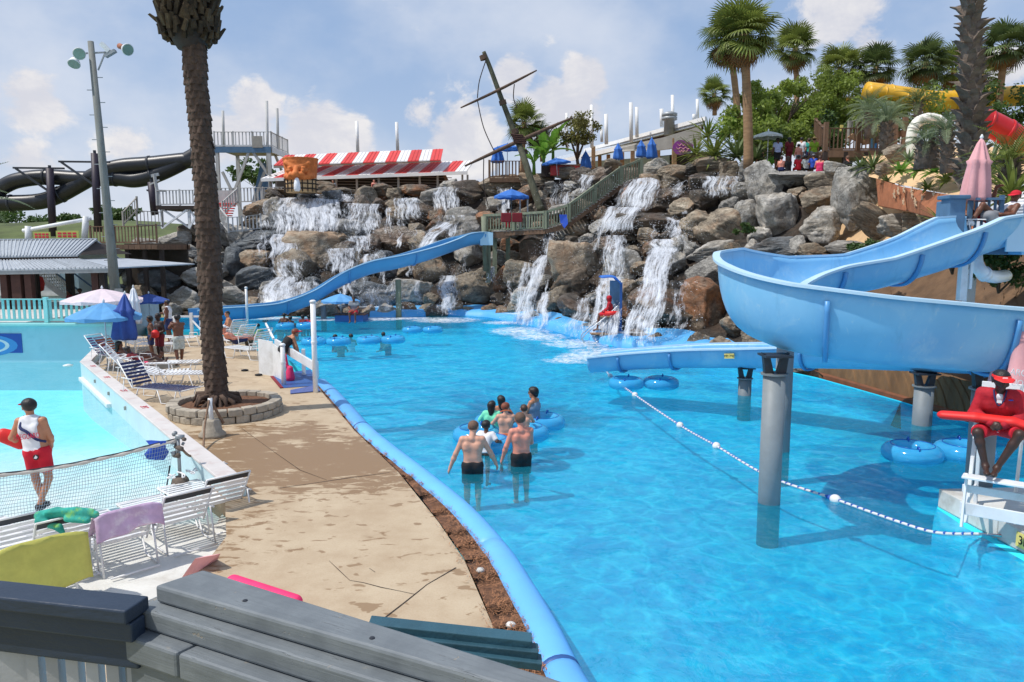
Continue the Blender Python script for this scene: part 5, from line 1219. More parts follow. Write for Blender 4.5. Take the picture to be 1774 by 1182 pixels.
 def froth(c, rx, ry, z=.012):
  k = len(fb.v); fb.v.append(V((c.x, c.y, c.z + z))); fb.fade.append(1.15)
  for r_, fv in ((.5, .95), (1.0, .0)):
   for j in range(20):
    a = j * .3142; fb.v.append(V((c.x + rx * r_ * math.cos(a), c.y + ry * r_ * math.sin(a), c.z + z))); fb.fade.append(fv)
  for j in range(20):
   fb.f.append((k, k + 1 + j, k + 1 + (j + 1) % 20)); fb.f.append((k + 1 + j, k + 21 + j, k + 21 + (j + 1) % 20, k + 1 + (j + 1) % 20))
 zz = .008
 for px, py, rx, ry in ((460, 551, 3.4, 1.8), (520, 553, 4.5, 2.2), (640, 553, 3.6, 2.2), (770, 555, 3.4, 3.0), (900, 574, 2.6, 3.4), (935, 584, 2.2, 2.6), (1000, 596, 2.6, 2.6), (1050, 610, 2.4, 2.2), (1105, 612, 2.4, 2.0), (700, 552, 3, 1.6), (580, 554, 3, 1.6), (1180, 616, 1.5, 1.0), (1005, 619, 1.6, 1.9), (985, 626, 1.6, 1.3), (870, 560, 1.8, 1.6)):
  zz += .0012; froth(G(px, py), rx, ry, zz)
 for px, py, rx, ry in ((900, 562, 1.6, 1.0), (770, 548, 1.8, 1.0), (1100, 600, 1.4, .9), (1040, 592, 1.2, .8), (640, 548, 2.0, .8)):
  zz += .0012; c = G(px, py); c.y += .7; froth(c, rx, ry, .46 + zz)
 o = fb.build('foam', 'foam', recalc=False); o['kind'] = 'stuff'; tag(o, 'white froth on the pool at the foot of the falls', 'foam')
build_falls()
def flume(t, path, w, hL, hR, mat, rimmat, seammat, seams=(), n=8, rim=.10, floor=.22, thick=.03, part='flume'):
 """open U-shaped channel swept along a path; hL/hR wall heights left and right of travel at each control point"""
 ctrl = [V(p) for p in path]; sp_ = spline(ctrl, n); m = len(sp_); K = len(ctrl) - 1
 hl = np.interp(np.linspace(0, K, m), range(K + 1), hL); hr = np.interp(np.linspace(0, K, m), range(K + 1), hR)
 frames = []
 for i, p in enumerate(sp_):
  d = (sp_[min(i + 1, m - 1)] - sp_[max(i - 1, 0)]); d.z = 0; d.normalize(); frames.append((p, V((-d.y, d.x, 0))))
 def prof(i, off=0.0):
  p, l = frames[i]; row = []
  for k in range(21):
   a = -1 + 2 * k / 20; h = hl[i] if a > 0 else hr[i]; th = abs(a) * math.pi / 2
   x = (w + off) * math.copysign(math.sin(th) ** .75, a); z = (h) * (1 - math.cos(th)) ** 1.0 - off * math.cos(th)
   row.append(p + l * x + V((0, 0, z)))
  return row
 rows = [prof(i) for i in range(m)]
 o = MB().grid(rows).build(part, mat, t, True); s = o.modifiers.new('thickness', 'SOLIDIFY'); s.thickness = thick; s.offset = 0
 for side, idx in ((1, 20), (-1, 0)):
  b = MB(); rr = []
  for i in range(m):
   p, l = frames[i]; q = rows[i][idx]; o_ = l * side
   rr.append([q - o_ * .02 + V((0, 0, .022)), q + o_ * rim + V((0, 0, .012)), q + o_ * rim + V((0, 0, -.03)), q - o_ * .02 + V((0, 0, -.02)), q - o_ * .02 + V((0, 0, .022))])
  b.grid(rr).build('rim', rimmat, t, False)
 for sfrac in seams:
  i = int(sfrac * (m - 1)); p, l = frames[i]; d = V((l.y, -l.x, 0)); b = MB(); A = prof(i, .055)[1:-1]
  b.grid([[q - d * .035 for q in A], [q + d * .035 for q in A]]); so = b.build('seam', seammat, t, True); sm = so.modifiers.new('thickness', 'SOLIDIFY'); sm.thickness = .05; sm.offset = 0
 return frames, rows
def post(label, x, y, z1, r, mat='post_grey', z0=-.95, cat='post', name='support_post', group=None, bracket=True):
 t = thing(name, label, cat, (x, y, z0), group)
 MB().tube([(x, y, z0), (x, y, z1 - .28)], r, 24).build('column', mat, t, True)
 if bracket:
  MB().lathe([(r * 1.22, 0), (r * 1.22, .025)], 24, (x, y, z1 - .28)).build('flange', mat, t)
  b = MB()
  for sx in (-1, 1): b.plate([(x + sx * r * .15, y - .05, z1 - .255), (x + sx * r * .95, y - .05, z1 - .255), (x + sx * r * 1.2, y - .05, z1 + .06), (x + sx * r * .55, y - .05, z1 + .0)], (0, .1, 0))
  b.build('bracket', 'dark_metal', t)
  MB().plate([(x - r * 1.25, y - .2, z1 + .0), (x + r * 1.25, y - .2, z1 + .0), (x + r * 1.25, y + .2, z1), (x - r * 1.25, y + .2, z1)], (0, 0, .03)).build('saddle', 'dark_metal', t)
 return t
def build_slides():
 t = thing('water_slide', 'large light blue open flume bending in front of the grey rocks on the right', 'water slide', (4.1, 12, 0))
 path = [(9.75, 15.3, 3.92), (9.0, 15.0, 3.72), (8.0, 14.6, 3.42), (6.75, 14.3, 3.12), (5.6, 14.1, 2.93), (4.75, 13.6, 2.74), (4.2, 12.8, 2.60), (4.08, 11.95, 2.46), (4.45, 11.25, 2.33), (5.3, 10.95, 2.22), (6.5, 10.9, 2.14), (7.8, 10.9, 2.06), (8.9, 11.0, 1.95), (9.9, 11.6, 1.78), (10.45, 12.9, 1.58), (10.25, 14.7, 1.38), (9.3, 16.6, 1.17), (8.0, 18.3, .97), (6.6, 19.6, .77), (5.0, 20.75, .60), (3.6, 21.55, .42), (2.45, 22.1, .24)]
 hL = [.62, .74, .70, .60, .60, .62, .66, .70, .7, .7, .7, .7, .7, .7, .7, .7, .65, .6, .58, .56, .54, .52]
 hR = [.62, .80, .72, .66, .80, 1.15, 1.22, 1.16, 1.06, 1.02, .98, .95, .98, 1.0, 1.0, .98, .85, .65, .60, .58, .54, .52]
 fr, rows = flume(t, path, .66, hL, hR, 'slide_blue', 'slide_rim', 'slide_seam', (.07, .125, .185, .40, .495, .555, .74, .83, .92, .965), 9)
 c = V(path[0]); MB().box((9.72, 14.62, 4.16), (.36, .05, .66)).build('end_panel', 'slide_rim', t, bevel=.01); MB().box((9.9, 15.3, 4.02), (.06, 1.34, .5)).build('back_panel', 'slide_blue', t)
 d = (V(path[-1]) - V(path[-2])).normalized(); l = V((-d.y, d.x, 0)); e = V(path[-1])
 d = (V(path[-4]) - V(path[-5])).normalized(); l = V((-d.y, d.x, 0)); pl = V((6.15, 19.92, .70)) + l * .60 + V((0, 0, .40));
 sg = MB().bar(pl - d * .14 + l * .10, pl + d * .14 + l * .10, .02, .13).build('depth_plate', 'sign_yellow', t); text('3FT/.9M', .085, 'print_black', sg, frame(pl + l * .115 - wloc(t), d, (0, 0, 1)))
 wb = MB(); wr = []
 for i in range(0, 14): q = fr[i][0]; ll = fr[i][1]; wr.append([q + ll * x + V((0, 0, .06)) for x in (-.34, -.17, 0, .17, .34)])
 o = MB(); o.grid(wr); o.fade = [.92] * len(o.v); fo = o.build('slide_froth', 'foam', None, True); fo['kind'] = 'stuff'; tag(fo, 'white water rushing into the top of the big blue slide', 'foam')
 post('thick grey pillar standing in the pool under the front of the slide bend', 3.97, 11.2, 2.28, .165)
 post('grey pillar half hidden behind the thick front pillar of the slide', 5.22, 14.2, 2.86, .16)
 post('short grey pillar under the low end of the big slide', 6.22, 19.75, .72, .17)
 post('grey pillar near the brown log wall under the slide', 9.12, 16.35, 1.14, .20)
 post('shaded grey pillar directly left of the seated lifeguard', 7.28, 11.35, 2.02, .19)
 t = thing('water_slide', 'long narrow blue slide descending in front of the tiered waterfalls', 'water slide', tuple(P(560, 545, 42)))
 pts = [P(842, 424, 45.5), P(822, 424, 45.2), P(790, 433, 44.8), P(740, 451, 43.4), P(690, 465, 42.5), P(640, 476, 42.1), P(590, 497, 41.8), P(540, 527, 41.3), P(490, 545, 40.8), P(440, 552, 40), P(385, 556, 39.2), P(335, 561, 38.2)]
 hh = [.72] * len(pts); flume(t, pts, .62, hh, hh, 'far_slide', 'far_rim', 'slide_seam', (.06, .32, .52, .72, .86), 6, rim=.09)
 q = P(836, 414, 45.0); MB().box((q.x + .25, 44.8, q.z), (.75, .05, .75)).build('end_panel', 'far_rim', t)
 post('thin dark post holding the middle of the long blue slide', P(690, 500, 42.3).x, 42.3, P(690, 476, 42.3).z, .16, 'green_wood', bracket=False)
 post('short grey post beside the lifeguard umbrella under the long blue slide', *(lambda g: (g.x, g.y))(G(561, 553)), P(560, 522, 41.3).z, .15, bracket=False)
 for lab, pts, r in (('upper black slide chute behind the light pole', [(-40, 342), (0, 326), (30, 313), (80, 307), (140, 310), (200, 309), (232, 312), (265, 305), (300, 290), (340, 268), (358, 257)], 13), ('lower black slide chute crossing in front of the upper one', [(-40, 352), (20, 352), (70, 349), (105, 337), (140, 318), (175, 299), (212, 289), (260, 285), (315, 279), (350, 276)], 13.5)):
  Y = 64 if 'upper' in lab else 62; t = thing('water_slide', lab, 'water slide', tuple(P(100, 330, Y)), 'black slides behind the dune')
  sp_ = spline([P(x, y, Y) for x, y in pts], 6); MB().tube(sp_, r * Y / F, 14).build('chute', 'black_slide', t, True)
  for i in range(6, len(sp_) - 2, 12): d = (sp_[i + 1] - sp_[i]).normalized(); MB().tube([sp_[i] - d * .09, sp_[i] + d * .09], r * Y / F * 1.08, 14).build('flange', 'dark_metal', t, True)
 for i, (px, y0, y1) in enumerate(((86, 292, 410), (164, 266, 402), (262, 316, 372))):
  a = P(px, y0, 63); b = P(px + 6, y1, 63); t = thing('slide_post', ('leftmost', 'tallest', 'rightmost, shortest')[i] + ' dark post of the three carrying the black slides', 'post', tuple(b)); MB().tube([b, a], .30, 12).build('column', 'purple_post', t, True); MB().tube([a, a + V((0, 0, .25))], .12, 8).build('cap', 'dark_metal', t)
  c = a + V((0, 0, -1.6 if i else -.9)); MB().bar(c + V((-2.8 if i < 2 else -.2, 0, .9)), c + V((0, 0, -1.1)), .14, .16).build('brace', 'dark_metal', t); MB().bar(c + V((-3.0 if i < 2 else -.4, 0, .95)), c + V((1.2, 0, .9)), .16, .14).build('bracket', 'dark_metal', t)
 for lab, mat, pts, r, Y in (('yellow slide tube running behind the palms on the hill', 'yellow_slide', [(1500, 160), (1560, 168), (1620, 176), (1700, 172), (1774, 165), (1830, 160)], 17, 48), ('upper rim run of the yellow slide at its left end', 'yellow_slide', [(1505, 158), (1545, 163), (1585, 176), (1620, 186)], 10, 46),
        ('red slide tube behind the big palm trunk', 'red_slide', [(1688, 206), (1720, 217), (1760, 240), (1810, 276)], 21, 27), ('white round slide tube end left of the big palm trunk', 'white_slide', [(1580, 268), (1579, 236), (1586, 216), (1602, 206), (1622, 207), (1638, 218)], 8.5, 30)):
  t = thing('slide_tube', lab, 'water slide', tuple(P(*pts[0], Y))); sp_ = spline([P(x, y, Y) for x, y in pts], 7); MB().tube(sp_, r * Y / F, 18).build('tube', mat, t, True)
  for i in range(5, len(sp_) - 2, 6): d = (sp_[i + 1] - sp_[i]).normalized(); MB().tube([sp_[i] - d * .05, sp_[i] + d * .05], r * Y / F * 1.06, 18).build('flange', mat, t, True)
build_slides()
def build_platform():
 a = pc0; b = pc1; d = (b - a).normalized(); n = V((d.y, -d.x, 0)) * -1
 if n.x < 0: n = -n
 zt = .30; t = thing('pool_platform', 'white concrete platform at the right pool edge under the lifeguard chair', 'platform', (a.x, a.y, 0))
 L = 1.28; gaps = [0, 1.27, 3.2, 5.4]
 for u0, u1 in zip(gaps[:-1], gaps[1:]):
  p = a + d * u0; q = a + d * (u1 - .015); MB().prism([(p.x, p.y), (q.x, q.y), (q.x + n.x * 3.4, q.y + n.y * 3.4), (p.x + n.x * 3.4, p.y + n.y * 3.4)], -.02, zt).build('slab', 'concrete_white', t, bevel=.015)
 c = a + d * 1.95 - n * .012; pl = MB().bar((c.x - d.x * .32, c.y - d.y * .32, .17), (c.x + d.x * .32, c.y + d.y * .32, .17), .012, .19).build('depth_sign', 'sign_yellow', t); c2 = c - n * .010
 text('3FT/.9M', .165, 'print_black', pl, frame(V((c2.x, c2.y, .17)) - wloc(t), d, (0, 0, 1)))
 p = a + d * .02; q = a + d * 2.0; q2 = a + d * 6; rows = [[V((p.x, p.y, 0)) - n * o_ * .12 + V((0, 0, z)), V((q.x, q.y, 0)) - n * o_ * .8 + V((0, 0, z)), V((q2.x, q2.y, 0)) - n * o_ * 1.3 + V((0, 0, z))] for o_, z in ((-.1, .0), (.05, .02), (.35, -.03), (.55, -.22), (.6, -.9))]
 struct(MB().grid(rows).build('pool_ledge', 'pool_floor', smooth=True), 'light blue curved ledge below the right platform')
build_platform()
def build_stand():
 c = P(1744, 800, 9.75); t = thing('lifeguard_chair', 'white wooden lifeguard chair on the right platform', 'chair', (c.x, c.y, .3)); zs = 1.17; b = None
 def lb(name, p, q, w, h): put(name, MB().bar(p, q, w, h).mesh(name, 'white_paint'), t, bevel=.006)
 for x in (-.36, .36):
  lb('leg', (x, -.55, 0), (x, -.18, zs), .045, .09); lb('leg', (x, .45, 0), (x, .30, 1.62), .045, .09); lb('side_rail', (x * 1.07, -.25, zs), (x * 1.07, .36, zs), .04, .09); lb('arm', (x * 1.08, -.30, zs + .25), (x * 1.08, .40, zs + .25), .09, .03); lb('arm_post', (x, -.25, zs), (x, -.25, zs + .24), .04, .07); lb('side_brace', (x * 1.03, -.45, .25), (x * 1.03, .42, .25), .03, .08)
 for i in range(5): lb('seat_slat', (-.40, -.24 + i * .13, zs + .05), (.40, -.24 + i * .13, zs + .05), .11, .025)
 for i in range(4): lb('back_slat', (-.38, .33, zs + .18 + i * .125), (.38, .33, zs + .18 + i * .125), .025, .10)
 lb('step', (-.42, -.66, .66), (.42, -.66, .66), .20, .03); lb('step', (-.42, -.70, .24), (.42, -.70, .24), .03, .16); lb('step', (-.42, -.60, .48), (.42, -.60, .48), .03, .10)
 for x in (-.38, .38): lb('step_side', (x, -.76, 0), (x, -.58, .68), .03, .10)
 t.rotation_euler = (0, 0, R(-38)); return t, c
STAND_T, STC = build_stand()
def build_rope():
 pts = [G(1041, 642), G(1057, 653), G(1100, 686), G(1178, 739), G(1241, 775), G(1330, 827), G(1447, 868), G(1550, 905), G(1622, 926), G(1700, 933)]
 pts = [p + V((0, 0, .025)) for p in pts]; pts[0].z = .30; pts[-1].z = .06; t = thing('float_rope', 'white float rope stretched over the water from the low slide end to the right platform', 'rope', tuple(pts[3])); sp_ = spline(pts, 40)
 MB().tube(sp_, .022, 7).build('rope', 'rope_white', t, True)
 b = MB(); acc = 0
 for p, q in zip(sp_[:-1], sp_[1:]):
  acc += (q - p).length
  if acc > .105: acc = 0; d = (q - p).normalized(); s = V((-d.y, d.x, 0)); b.bar(p - s * .024 - d * .018 + V((0, 0, .012)), p + s * .024 + d * .018 + V((0, 0, .012)), .022, .026)
 o = b.build('blue_twist', 'rope_blue', t)
 for i in (1, 2, 3, 4, 6):
  d = (pts[i + 1] - pts[i]).normalized(); prof = [-.085, -.07, -.035, 0, .035, .07, .085]; MB().tube([pts[i] + d * x for x in prof], [.02, .05, .072, .078, .072, .05, .02], 14).build('float', 'float_white', t, True); MB().tube([pts[i] - d * .16, pts[i] - d * .08], [.03, .045], 10).build('stopper', 'rope_blue', t, True)
 MB().tube([pts[-1], pts[-1] + V((.15, -.12, .03)), pts[-1] + V((.4, -.25, .05))], .022, 6).build('clip', 'chrome', t)
build_rope()
def build_near_palm():
 c = G(392, 716, .05); Y = c.y; t = thing('planter', 'round planter of rough pale stone blocks around the near palm', 'planter', tuple(c)); rr = 1.18
 for course in range(2):
  n = 24; z0 = [0, .165][course]; hgt = .155
  for i in range(n):
   a0 = 2 * math.pi * (i + .5 * course) / n + .01; a1 = 2 * math.pi * (i + 1 + .5 * course) / n - .01; jit = random.uniform(-.02, .03); r0, r1 = rr - .15, rr + .07 + jit
   vs = []
   for z in (z0, z0 + hgt + random.uniform(-.008, .012)):
    for r_, a in ((r0, a0), (r1, a0), (r1 * 1.012, (a0 + a1) / 2), (r1, a1), (r0, a1)): vs.append(V((r_ * math.cos(a), r_ * math.sin(a), z)))
   b = MB().add(vs, [(4, 3, 2, 1, 0), (5, 6, 7, 8, 9)] + [(k, (k + 1) % 5, 5 + (k + 1) % 5, 5 + k) for k in range(5)]); put('stone', b.mesh('stone', 'stone_block'), t, bevel=.018)
 put('soil', MB().grid([[V((r_ * math.cos(a * .262), r_ * math.sin(a * .262), .26 - .04 * r_ + .03 * noise.noise(V((r_ * 3, a, 1))))) for a in range(25)] for r_ in (.02, .3, .6, .85, 1.06)]).mesh('soil', 'mulch', True), t)
 base = V((P(378, 700, Y).x, Y, .28)); t = thing('date_palm', 'tall dark date palm rising from the stone planter, its trunk leaning left', 'palm', tuple(base))
 ctr = [(378, 702), (372, 640), (366, 560), (364, 480), (360, 400), (356, 320), (349, 240), (342, 160), (337, 90), (333, 70)]; hw = [30, 25, 25, 26.5, 27, 25, 24, 25, 26, 28]
 cp_ = spline([P(x, y, Y) for x, y in ctr], 30); rs = np.interp(np.linspace(0, 9, len(cp_)), range(10), [h * .80 * Y / F - .03 for h in hw])
 n = 72; rows = []; z = 0
 dense_c = []; dr = []
 for i in range(len(cp_) - 1):
  for k in range(2): dense_c.append(cp_[i].lerp(cp_[i + 1], k / 2)); dr.append(rs[i])
 for i, p in enumerate(dense_c):
  row = []
  for j in range(n + 1):
   a = 2 * math.pi * j / n; h = p.z + .05 * noise.noise(V((math.cos(a) * 1.3, math.sin(a) * 1.3, p.z * .8))); k = 10; band = h / .15
   r_ = math.floor(band); f = band - r_; hs = math.sin(r_ * 12.9898 + math.floor(a / (2 * math.pi) * k + (r_ % 2) * .5) * 78.233) * 43758.5; hs -= math.floor(hs); u = (a / (2 * math.pi) * k + (r_ % 2) * .5); g = u - math.floor(u) - .5
   lip = (1 - (2 * abs(g)) ** 2.2) * (.25 + .75 * (1 - f)) ; top = (.022 + .034 * hs) * lip - .012
   wob = .035 * noise.noise(V((math.cos(a) * 2, math.sin(a) * 2, h * 2.2))) + .012 * noise.noise(V((math.cos(a) * 5, math.sin(a) * 5, h * 9)))
   rad = dr[i] + top + wob; row.append(p + V((math.cos(a) * rad, math.sin(a) * rad, -.03 * lip)))
  rows.append(row)
 MB().grid(rows).build('trunk', 'bark_date', t, True)
 b = MB()
 for i in range(26): a = random.uniform(0, 6.28); q = V((math.cos(a) * .46, math.sin(a) * .46, random.uniform(0, .25))) + base; b.tube([base + V((0, 0, .25)), q, q + V((math.cos(a) * .1, math.sin(a) * .1, -.2))], [.07, .06, .02], 5)
 b.build('root_mass', 'bark_date', t, True)
 top = P(331, 66, Y); stub = MB().add([(-.07, 0, 0), (.07, 0, 0), (.06, .02, .24), (-.06, .02, .24), (-.05, .09, 0), (.05, .09, 0), (.045, .06, .25), (-.045, .06, .25)], [(0, 1, 2, 3), (4, 7, 6, 5), (0, 4, 5, 1), (1, 5, 6, 2), (2, 6, 7, 3), (3, 7, 4, 0)]).mesh('leaf_base', 'boot_green')
 MB().tube([top + V((-.02, 0, -.25)), top + V((-.02, 0, .1)), top + V((-.05, 0, 1.6)), top + V((-.05, 0, 2.4))], [.27, .47, .47, .36], 20).build('boot_core', 'dark_wood', t, True)
 for i in range(280):
  a = i * 2.39996; z = -.05 + 1.95 * i / 280; r_ = (.36 + .18 * min(1, max(0, (z + .05) / .14))) if z < .2 else .54
  put('leaf_base', stub, t, top + V((-.03 + math.cos(a) * r_, math.sin(a) * r_, z - .06)) - base, Matrix(Matrix.Rotation(a - math.pi / 2 + random.gauss(0, .25), 3, 'Z') @ Matrix.Rotation(-.38 + random.gauss(0, .14), 3, 'X') @ Matrix.Rotation(random.gauss(0, .2), 3, 'Y')).to_euler(), (random.uniform(.7, 1.1), 1, random.uniform(.7, 1.35)))
 crown(t, top + V((-.05, 0, 2.3)) - base, 46, lambda i: feather_leaf('leaf_palm_dark', i % 4, L=3.0, n=34, ll=.45), .0, 1.35, 1.0, inner=.2)
build_near_palm()
def build_left():
 b = P(205, 545, 33); b.z = .3; a = P(157, 72, 33); t = thing('light_pole', 'tall weathered wooden light pole with three round floodlights', 'pole', tuple(b)); MB().tube([b, a.lerp(b, .5), a], [.235, .165, .12], 14).build('pole', 'pole_wood', t, True)
 for i in range(16): p = b.lerp(a, .25 + .042 * i); MB().bar(p + V((.14 if i % 2 else -.14, 0, 0)), p + V((.36 if i % 2 else -.36, 0, 0)), .03, .03).build('step_bolt', 'galv', t)
 c = P(176, 96, 33); MB().bar(P(160, 92, 33), P(200, 90, 33), .06, .06).build('cross_arm', 'galv', t); MB().bar(P(170, 122, 33), P(182, 92, 33), .05, .05).build('arm_brace', 'galv', t); MB().bar(P(152, 92, 33), P(140, 95, 33), .06, .06).build('cross_arm', 'galv', t)
 def lamp(p, d, box):
  d = V(d).normalized(); MB().tube([p, p + d * .12, p + d * .34, p + d * .38], [.08, .16, .25, .25], 18).build('lamp_shade', 'white_paint', t, True); MB().tube([p + d * .375, p + d * .395], [.23, .225], 18).build('lamp_glass', 'lamp_glass', t); MB().tube([p - d * .34, p], [.12, .10], 10).build('ballast', 'lamp_rust', t, True)
 lamp(P(214, 83, 33), (.75, -.55, -.35), 0); lamp(P(139, 92, 33), (.35, -.85, -.3), 0); lamp(P(131, 101, 33), (.1, -.6, -.8), 0)
 MB().bar(P(176, 76, 33), P(190, 90, 33), .22, .18).build('junction_box', 'white_paint', t); MB().bar(P(183, 98, 33), P(200, 88, 33), .2, .12).build('visor_plate', 'galv', t)
 MB().box(P(206, 507, 32.7), (.34, .06, .34)).build('notice', 'galv', t)
 Y = 33.5; t = thing('pavilion', 'open pavilion with a grey ribbed metal roof and brown posts behind the left pool', 'pavilion', tuple(P(60, 545, Y)))
 e0 = P(-150, 470, Y); e1 = P(190, 464, Y); i0 = P(-110, 453, Y + 2.6); i1 = P(135, 449, Y + 2.6); r0 = P(-140, 417, Y + 5.4); r1 = P(167, 415, Y + 5.4)
 def slope(name, a, b, c, d, n):
  MB().plate([a, b, c, d], (0, 0, -.06)).build(name, 'roof_metal', t)
  for i in range(n + 1): u = i / n; p = a.lerp(b, u); q = d.lerp(c, u); put('roof_rib', MB().bar(p + V((0, -.01, .02)) - wloc(t), q + V((0, -.01, .02)) - wloc(t), .045, .05).mesh('roof_rib', 'roof_metal'), t)
 slope('lower_roof', e0, e1, i1, i0, 46); slope('upper_roof', i0 + V((0, 0, .18)), i1 + V((0, 0, .18)), r1, r0, 44)
 be = e1 + V((0, 9, 0)); MB().plate([e1, be, i1 + V((0, 4, 0)), i1], (0, 0, -.06)).build('lower_roof', 'roof_metal', t); MB().plate([r0, r1, r1 + V((-1, 5, -1.4)), r0 + V((-1, 5, -1.4))], (0, 0, -.06)).build('upper_roof', 'roof_metal', t)
 MB().plate([i1 + V((.1, .1, .2)), r1 + V((-.15, 0, -.1)), i1 + V((.1, 5, .2))], (-.06, 0, 0)).build('gable', 'dark_wood', t); MB().bar(e0 + V((0, .05, -.12)), e1 + V((0, .05, -.12)), .06, .20).build('fascia', 'galv', t); MB().bar(i0 + V((0, .05, .05)), i1 + V((0, .05, .05)), .06, .2).build('fascia', 'dark_wood', t)
 MB().bar(r0 + V((0, 0, .03)), r1 + V((0, 0, .03)), .2, .06).build('ridge_cap', 'roof_metal', t)
 for px, w in ((8, .3), (31, .42), (50, .3), (166, .3), (178, .26)): q = P(px, 470, Y + .4); MB().bar((q.x, q.y, .4), (q.x, q.y, q.z + .1), w, w).build('post', 'red_wood' if w > .28 else 'dark_wood', t)
 for px in (20, 60, 120, 172): q = P(px, 470, Y + 6); MB().bar((q.x, q.y, .4), (q.x, q.y, q.z + .3), .3, .3).build('post', 'dark_wood', t)
 t = thing('white_stair', 'white wooden stair with railings behind the metal-roofed pavilion', 'stair', tuple(P(110, 530, 42))); s0 = P(140, 535, 42); s1 = P(66, 480, 42);
 for dy in (0, 1.6): MB().bar(s0 + V((0, dy, 0)), s1 + V((0, dy, 0)), .06, .3).build('stringer', 'white_paint', t); MB().bar(s0 + V((0, dy, 1)), s1 + V((0, dy, 1)), .1, .06).build('hand_rail', 'blue_paint', t)
 for i in range(11): p = s0.lerp(s1, i / 10); MB().box((p.x, p.y + .8, p.z + .12), (.3, 1.5, .05)).build('tread', 'white_paint', t)
 for i in range(17): p = s0.lerp(s1, (i + .5) / 17); MB().bar(p, p + V((0, 0, 1)), .05, .05).build('baluster', 'white_paint', t)
 t = thing('shed', 'pale shed wall in the shade behind the pavilion posts', 'shed', tuple(P(20, 530, 46))); MB().box((P(10, 500, 46).x, 47.5, 2.2), (9, 3, 3.6)).build('wall', 'pool_wall', t); MB().box((P(10, 500, 46).x, 47.3, 4.1), (9.6, 3.8, .2)).build('roof', 'beam_grey', t)
 for k in (-2.6, 0, 2.6): MB().box((P(10, 500, 46).x + k, 45.97, 2.2), (1.6, .06, 2.4)).build('panel', 'white_paint', t)
 o = MB().lathe([(.05, -.5), (.35, -.35), (.42, 0), (.35, .35), (.05, .5)], 14, P(62, 492, 40)).build('red_float', 'rubber_red', None, True); tag(o, 'big red float hanging beside the white stair', 'float')
 Yg = 50; t = thing('sign_gate', 'white pipe gate with two yellow-green notice boards above the metal roof', 'gate', tuple(P(100, 415, Yg))); MB().tube([P(40, 400, Yg), P(157, 379, Yg)], .13, 10).build('top_pipe', 'white_paint', t, True)
 for px, y0, y1 in ((49, 392, 425), (149, 375, 418)): MB().tube([P(px - (3 if px > 100 else 0), y1, Yg), P(px, y0, Yg)], .2, 10).build('post', 'white_paint', t, True)
 for i, (x0, x1, y0, y1) in enumerate(((58, 88, 402, 415), (97, 137, 400, 414))):
  a = P(x0, y0, Yg - .1); b = P(x1, y1, Yg - .1); o = MB().box(((a.x + b.x) / 2, a.y, (a.z + b.z) / 2), (b.x - a.x, .06, a.z - b.z)).build('sign_board', 'sign_lime', t)
  for k in range(2):
   for j in range(4): MB().box((a.x + (b.x - a.x) * (.16 + .22 * j), a.y - .04, a.z - (a.z - b.z) * (.32 + .36 * k)), ((b.x - a.x) * .16, .01, .12)).build('lettering_bar', 'print_red', t)
 Yb = 46; railing([P(158, 423, Yb), P(240, 423, Yb - .5), P(272, 421, Yb - .3)], 1.05, 'brown wooden deck railing behind the light pole', 'brown_wood', gap=.2, bw=.06)
 t = thing('brown_deck', 'brown wooden deck standing on posts behind the light pole', 'deck', tuple(P(210, 425, Yb))); a = P(156, 424, Yb - .6); b = P(274, 424, Yb - .6); MB().box(((a.x + b.x) / 2, Yb + 1.6, a.z - .15), (b.x - a.x, 4.6, .3)).build('floor', 'brown_wood', t)
 for i in range(5): x = a.x + (b.x - a.x) * i / 4; MB().bar((x, Yb - .2, .2), (x, Yb - .2, a.z - .3), .22, .22).build('post', 'dark_wood', t)
 for i in range(12): u = (i + .5) / 12; MB().box((a.x + (b.x - a.x) * u, Yb - .74, a.z - .14), ((b.x - a.x) / 12 - .02, .04, .26)).build('fascia_board', 'brown_wood', t)
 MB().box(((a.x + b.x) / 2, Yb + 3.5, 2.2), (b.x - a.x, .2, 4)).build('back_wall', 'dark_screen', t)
 railing([P(214, 392, 50), P(238, 366, 51)], .9, 'grey stair railing rising left to right above the brown deck', 'grey_wood', gap=.22); railing([P(238, 392, 50), P(282, 394, 51)], 1.0, 'grey railing beside the braced white deck', 'grey_wood', gap=.22)
 Yw = 53; t = thing('braced_deck', 'white timber deck on cross-braced legs left of the palm trunk', 'deck', tuple(P(320, 398, Yw))); a = P(272, 357, Yw); b = P(352, 357, Yw); MB().box(((a.x + b.x) / 2, Yw + 1.5, a.z - .12), (b.x - a.x, 3.4, .26)).build('floor', 'dark_wood', t)
 for x0 in (a.x + .3, (a.x + b.x) / 2 + .6, b.x - .2):
  zb = P(300, 396, Yw).z; MB().bar((x0, Yw, zb), (x0, Yw, a.z - .2), .16, .16).build('leg', 'white_paint', t)
 for x0, x1 in ((a.x + .3, (a.x + b.x) / 2 + .6), ((a.x + b.x) / 2 + .6, b.x - .2)):
  MB().bar((x0, Yw - .1, zb), (x1, Yw - .1, a.z - .2), .12, .12).build('brace', 'white_paint', t); MB().bar((x1, Yw + .1, zb), (x0, Yw + .1, a.z - .2), .12, .12).build('brace', 'white_paint', t)
 railing([P(272, 357, Yw - .1), P(352, 356, Yw - .1)], 1.05, 'white picket railing on the braced deck', 'pale_wood', gap=.22, bw=.09)
 m = thing('sign_mast', 'pale pole with a cross arm at the corner of the braced deck', 'pole', tuple(P(276, 357, Yw))); MB().tube([P(277, 358, Yw), P(267, 302, Yw)], .12, 8).build('pole', 'pale_wood', m); MB().bar(P(260, 320, Yw), P(276, 312, Yw), .1, .1).build('cross_arm', 'pale_wood', m); MB().bar(P(262, 305, Yw), P(275, 302, Yw), .1, .2).build('cap', 'galv', m)
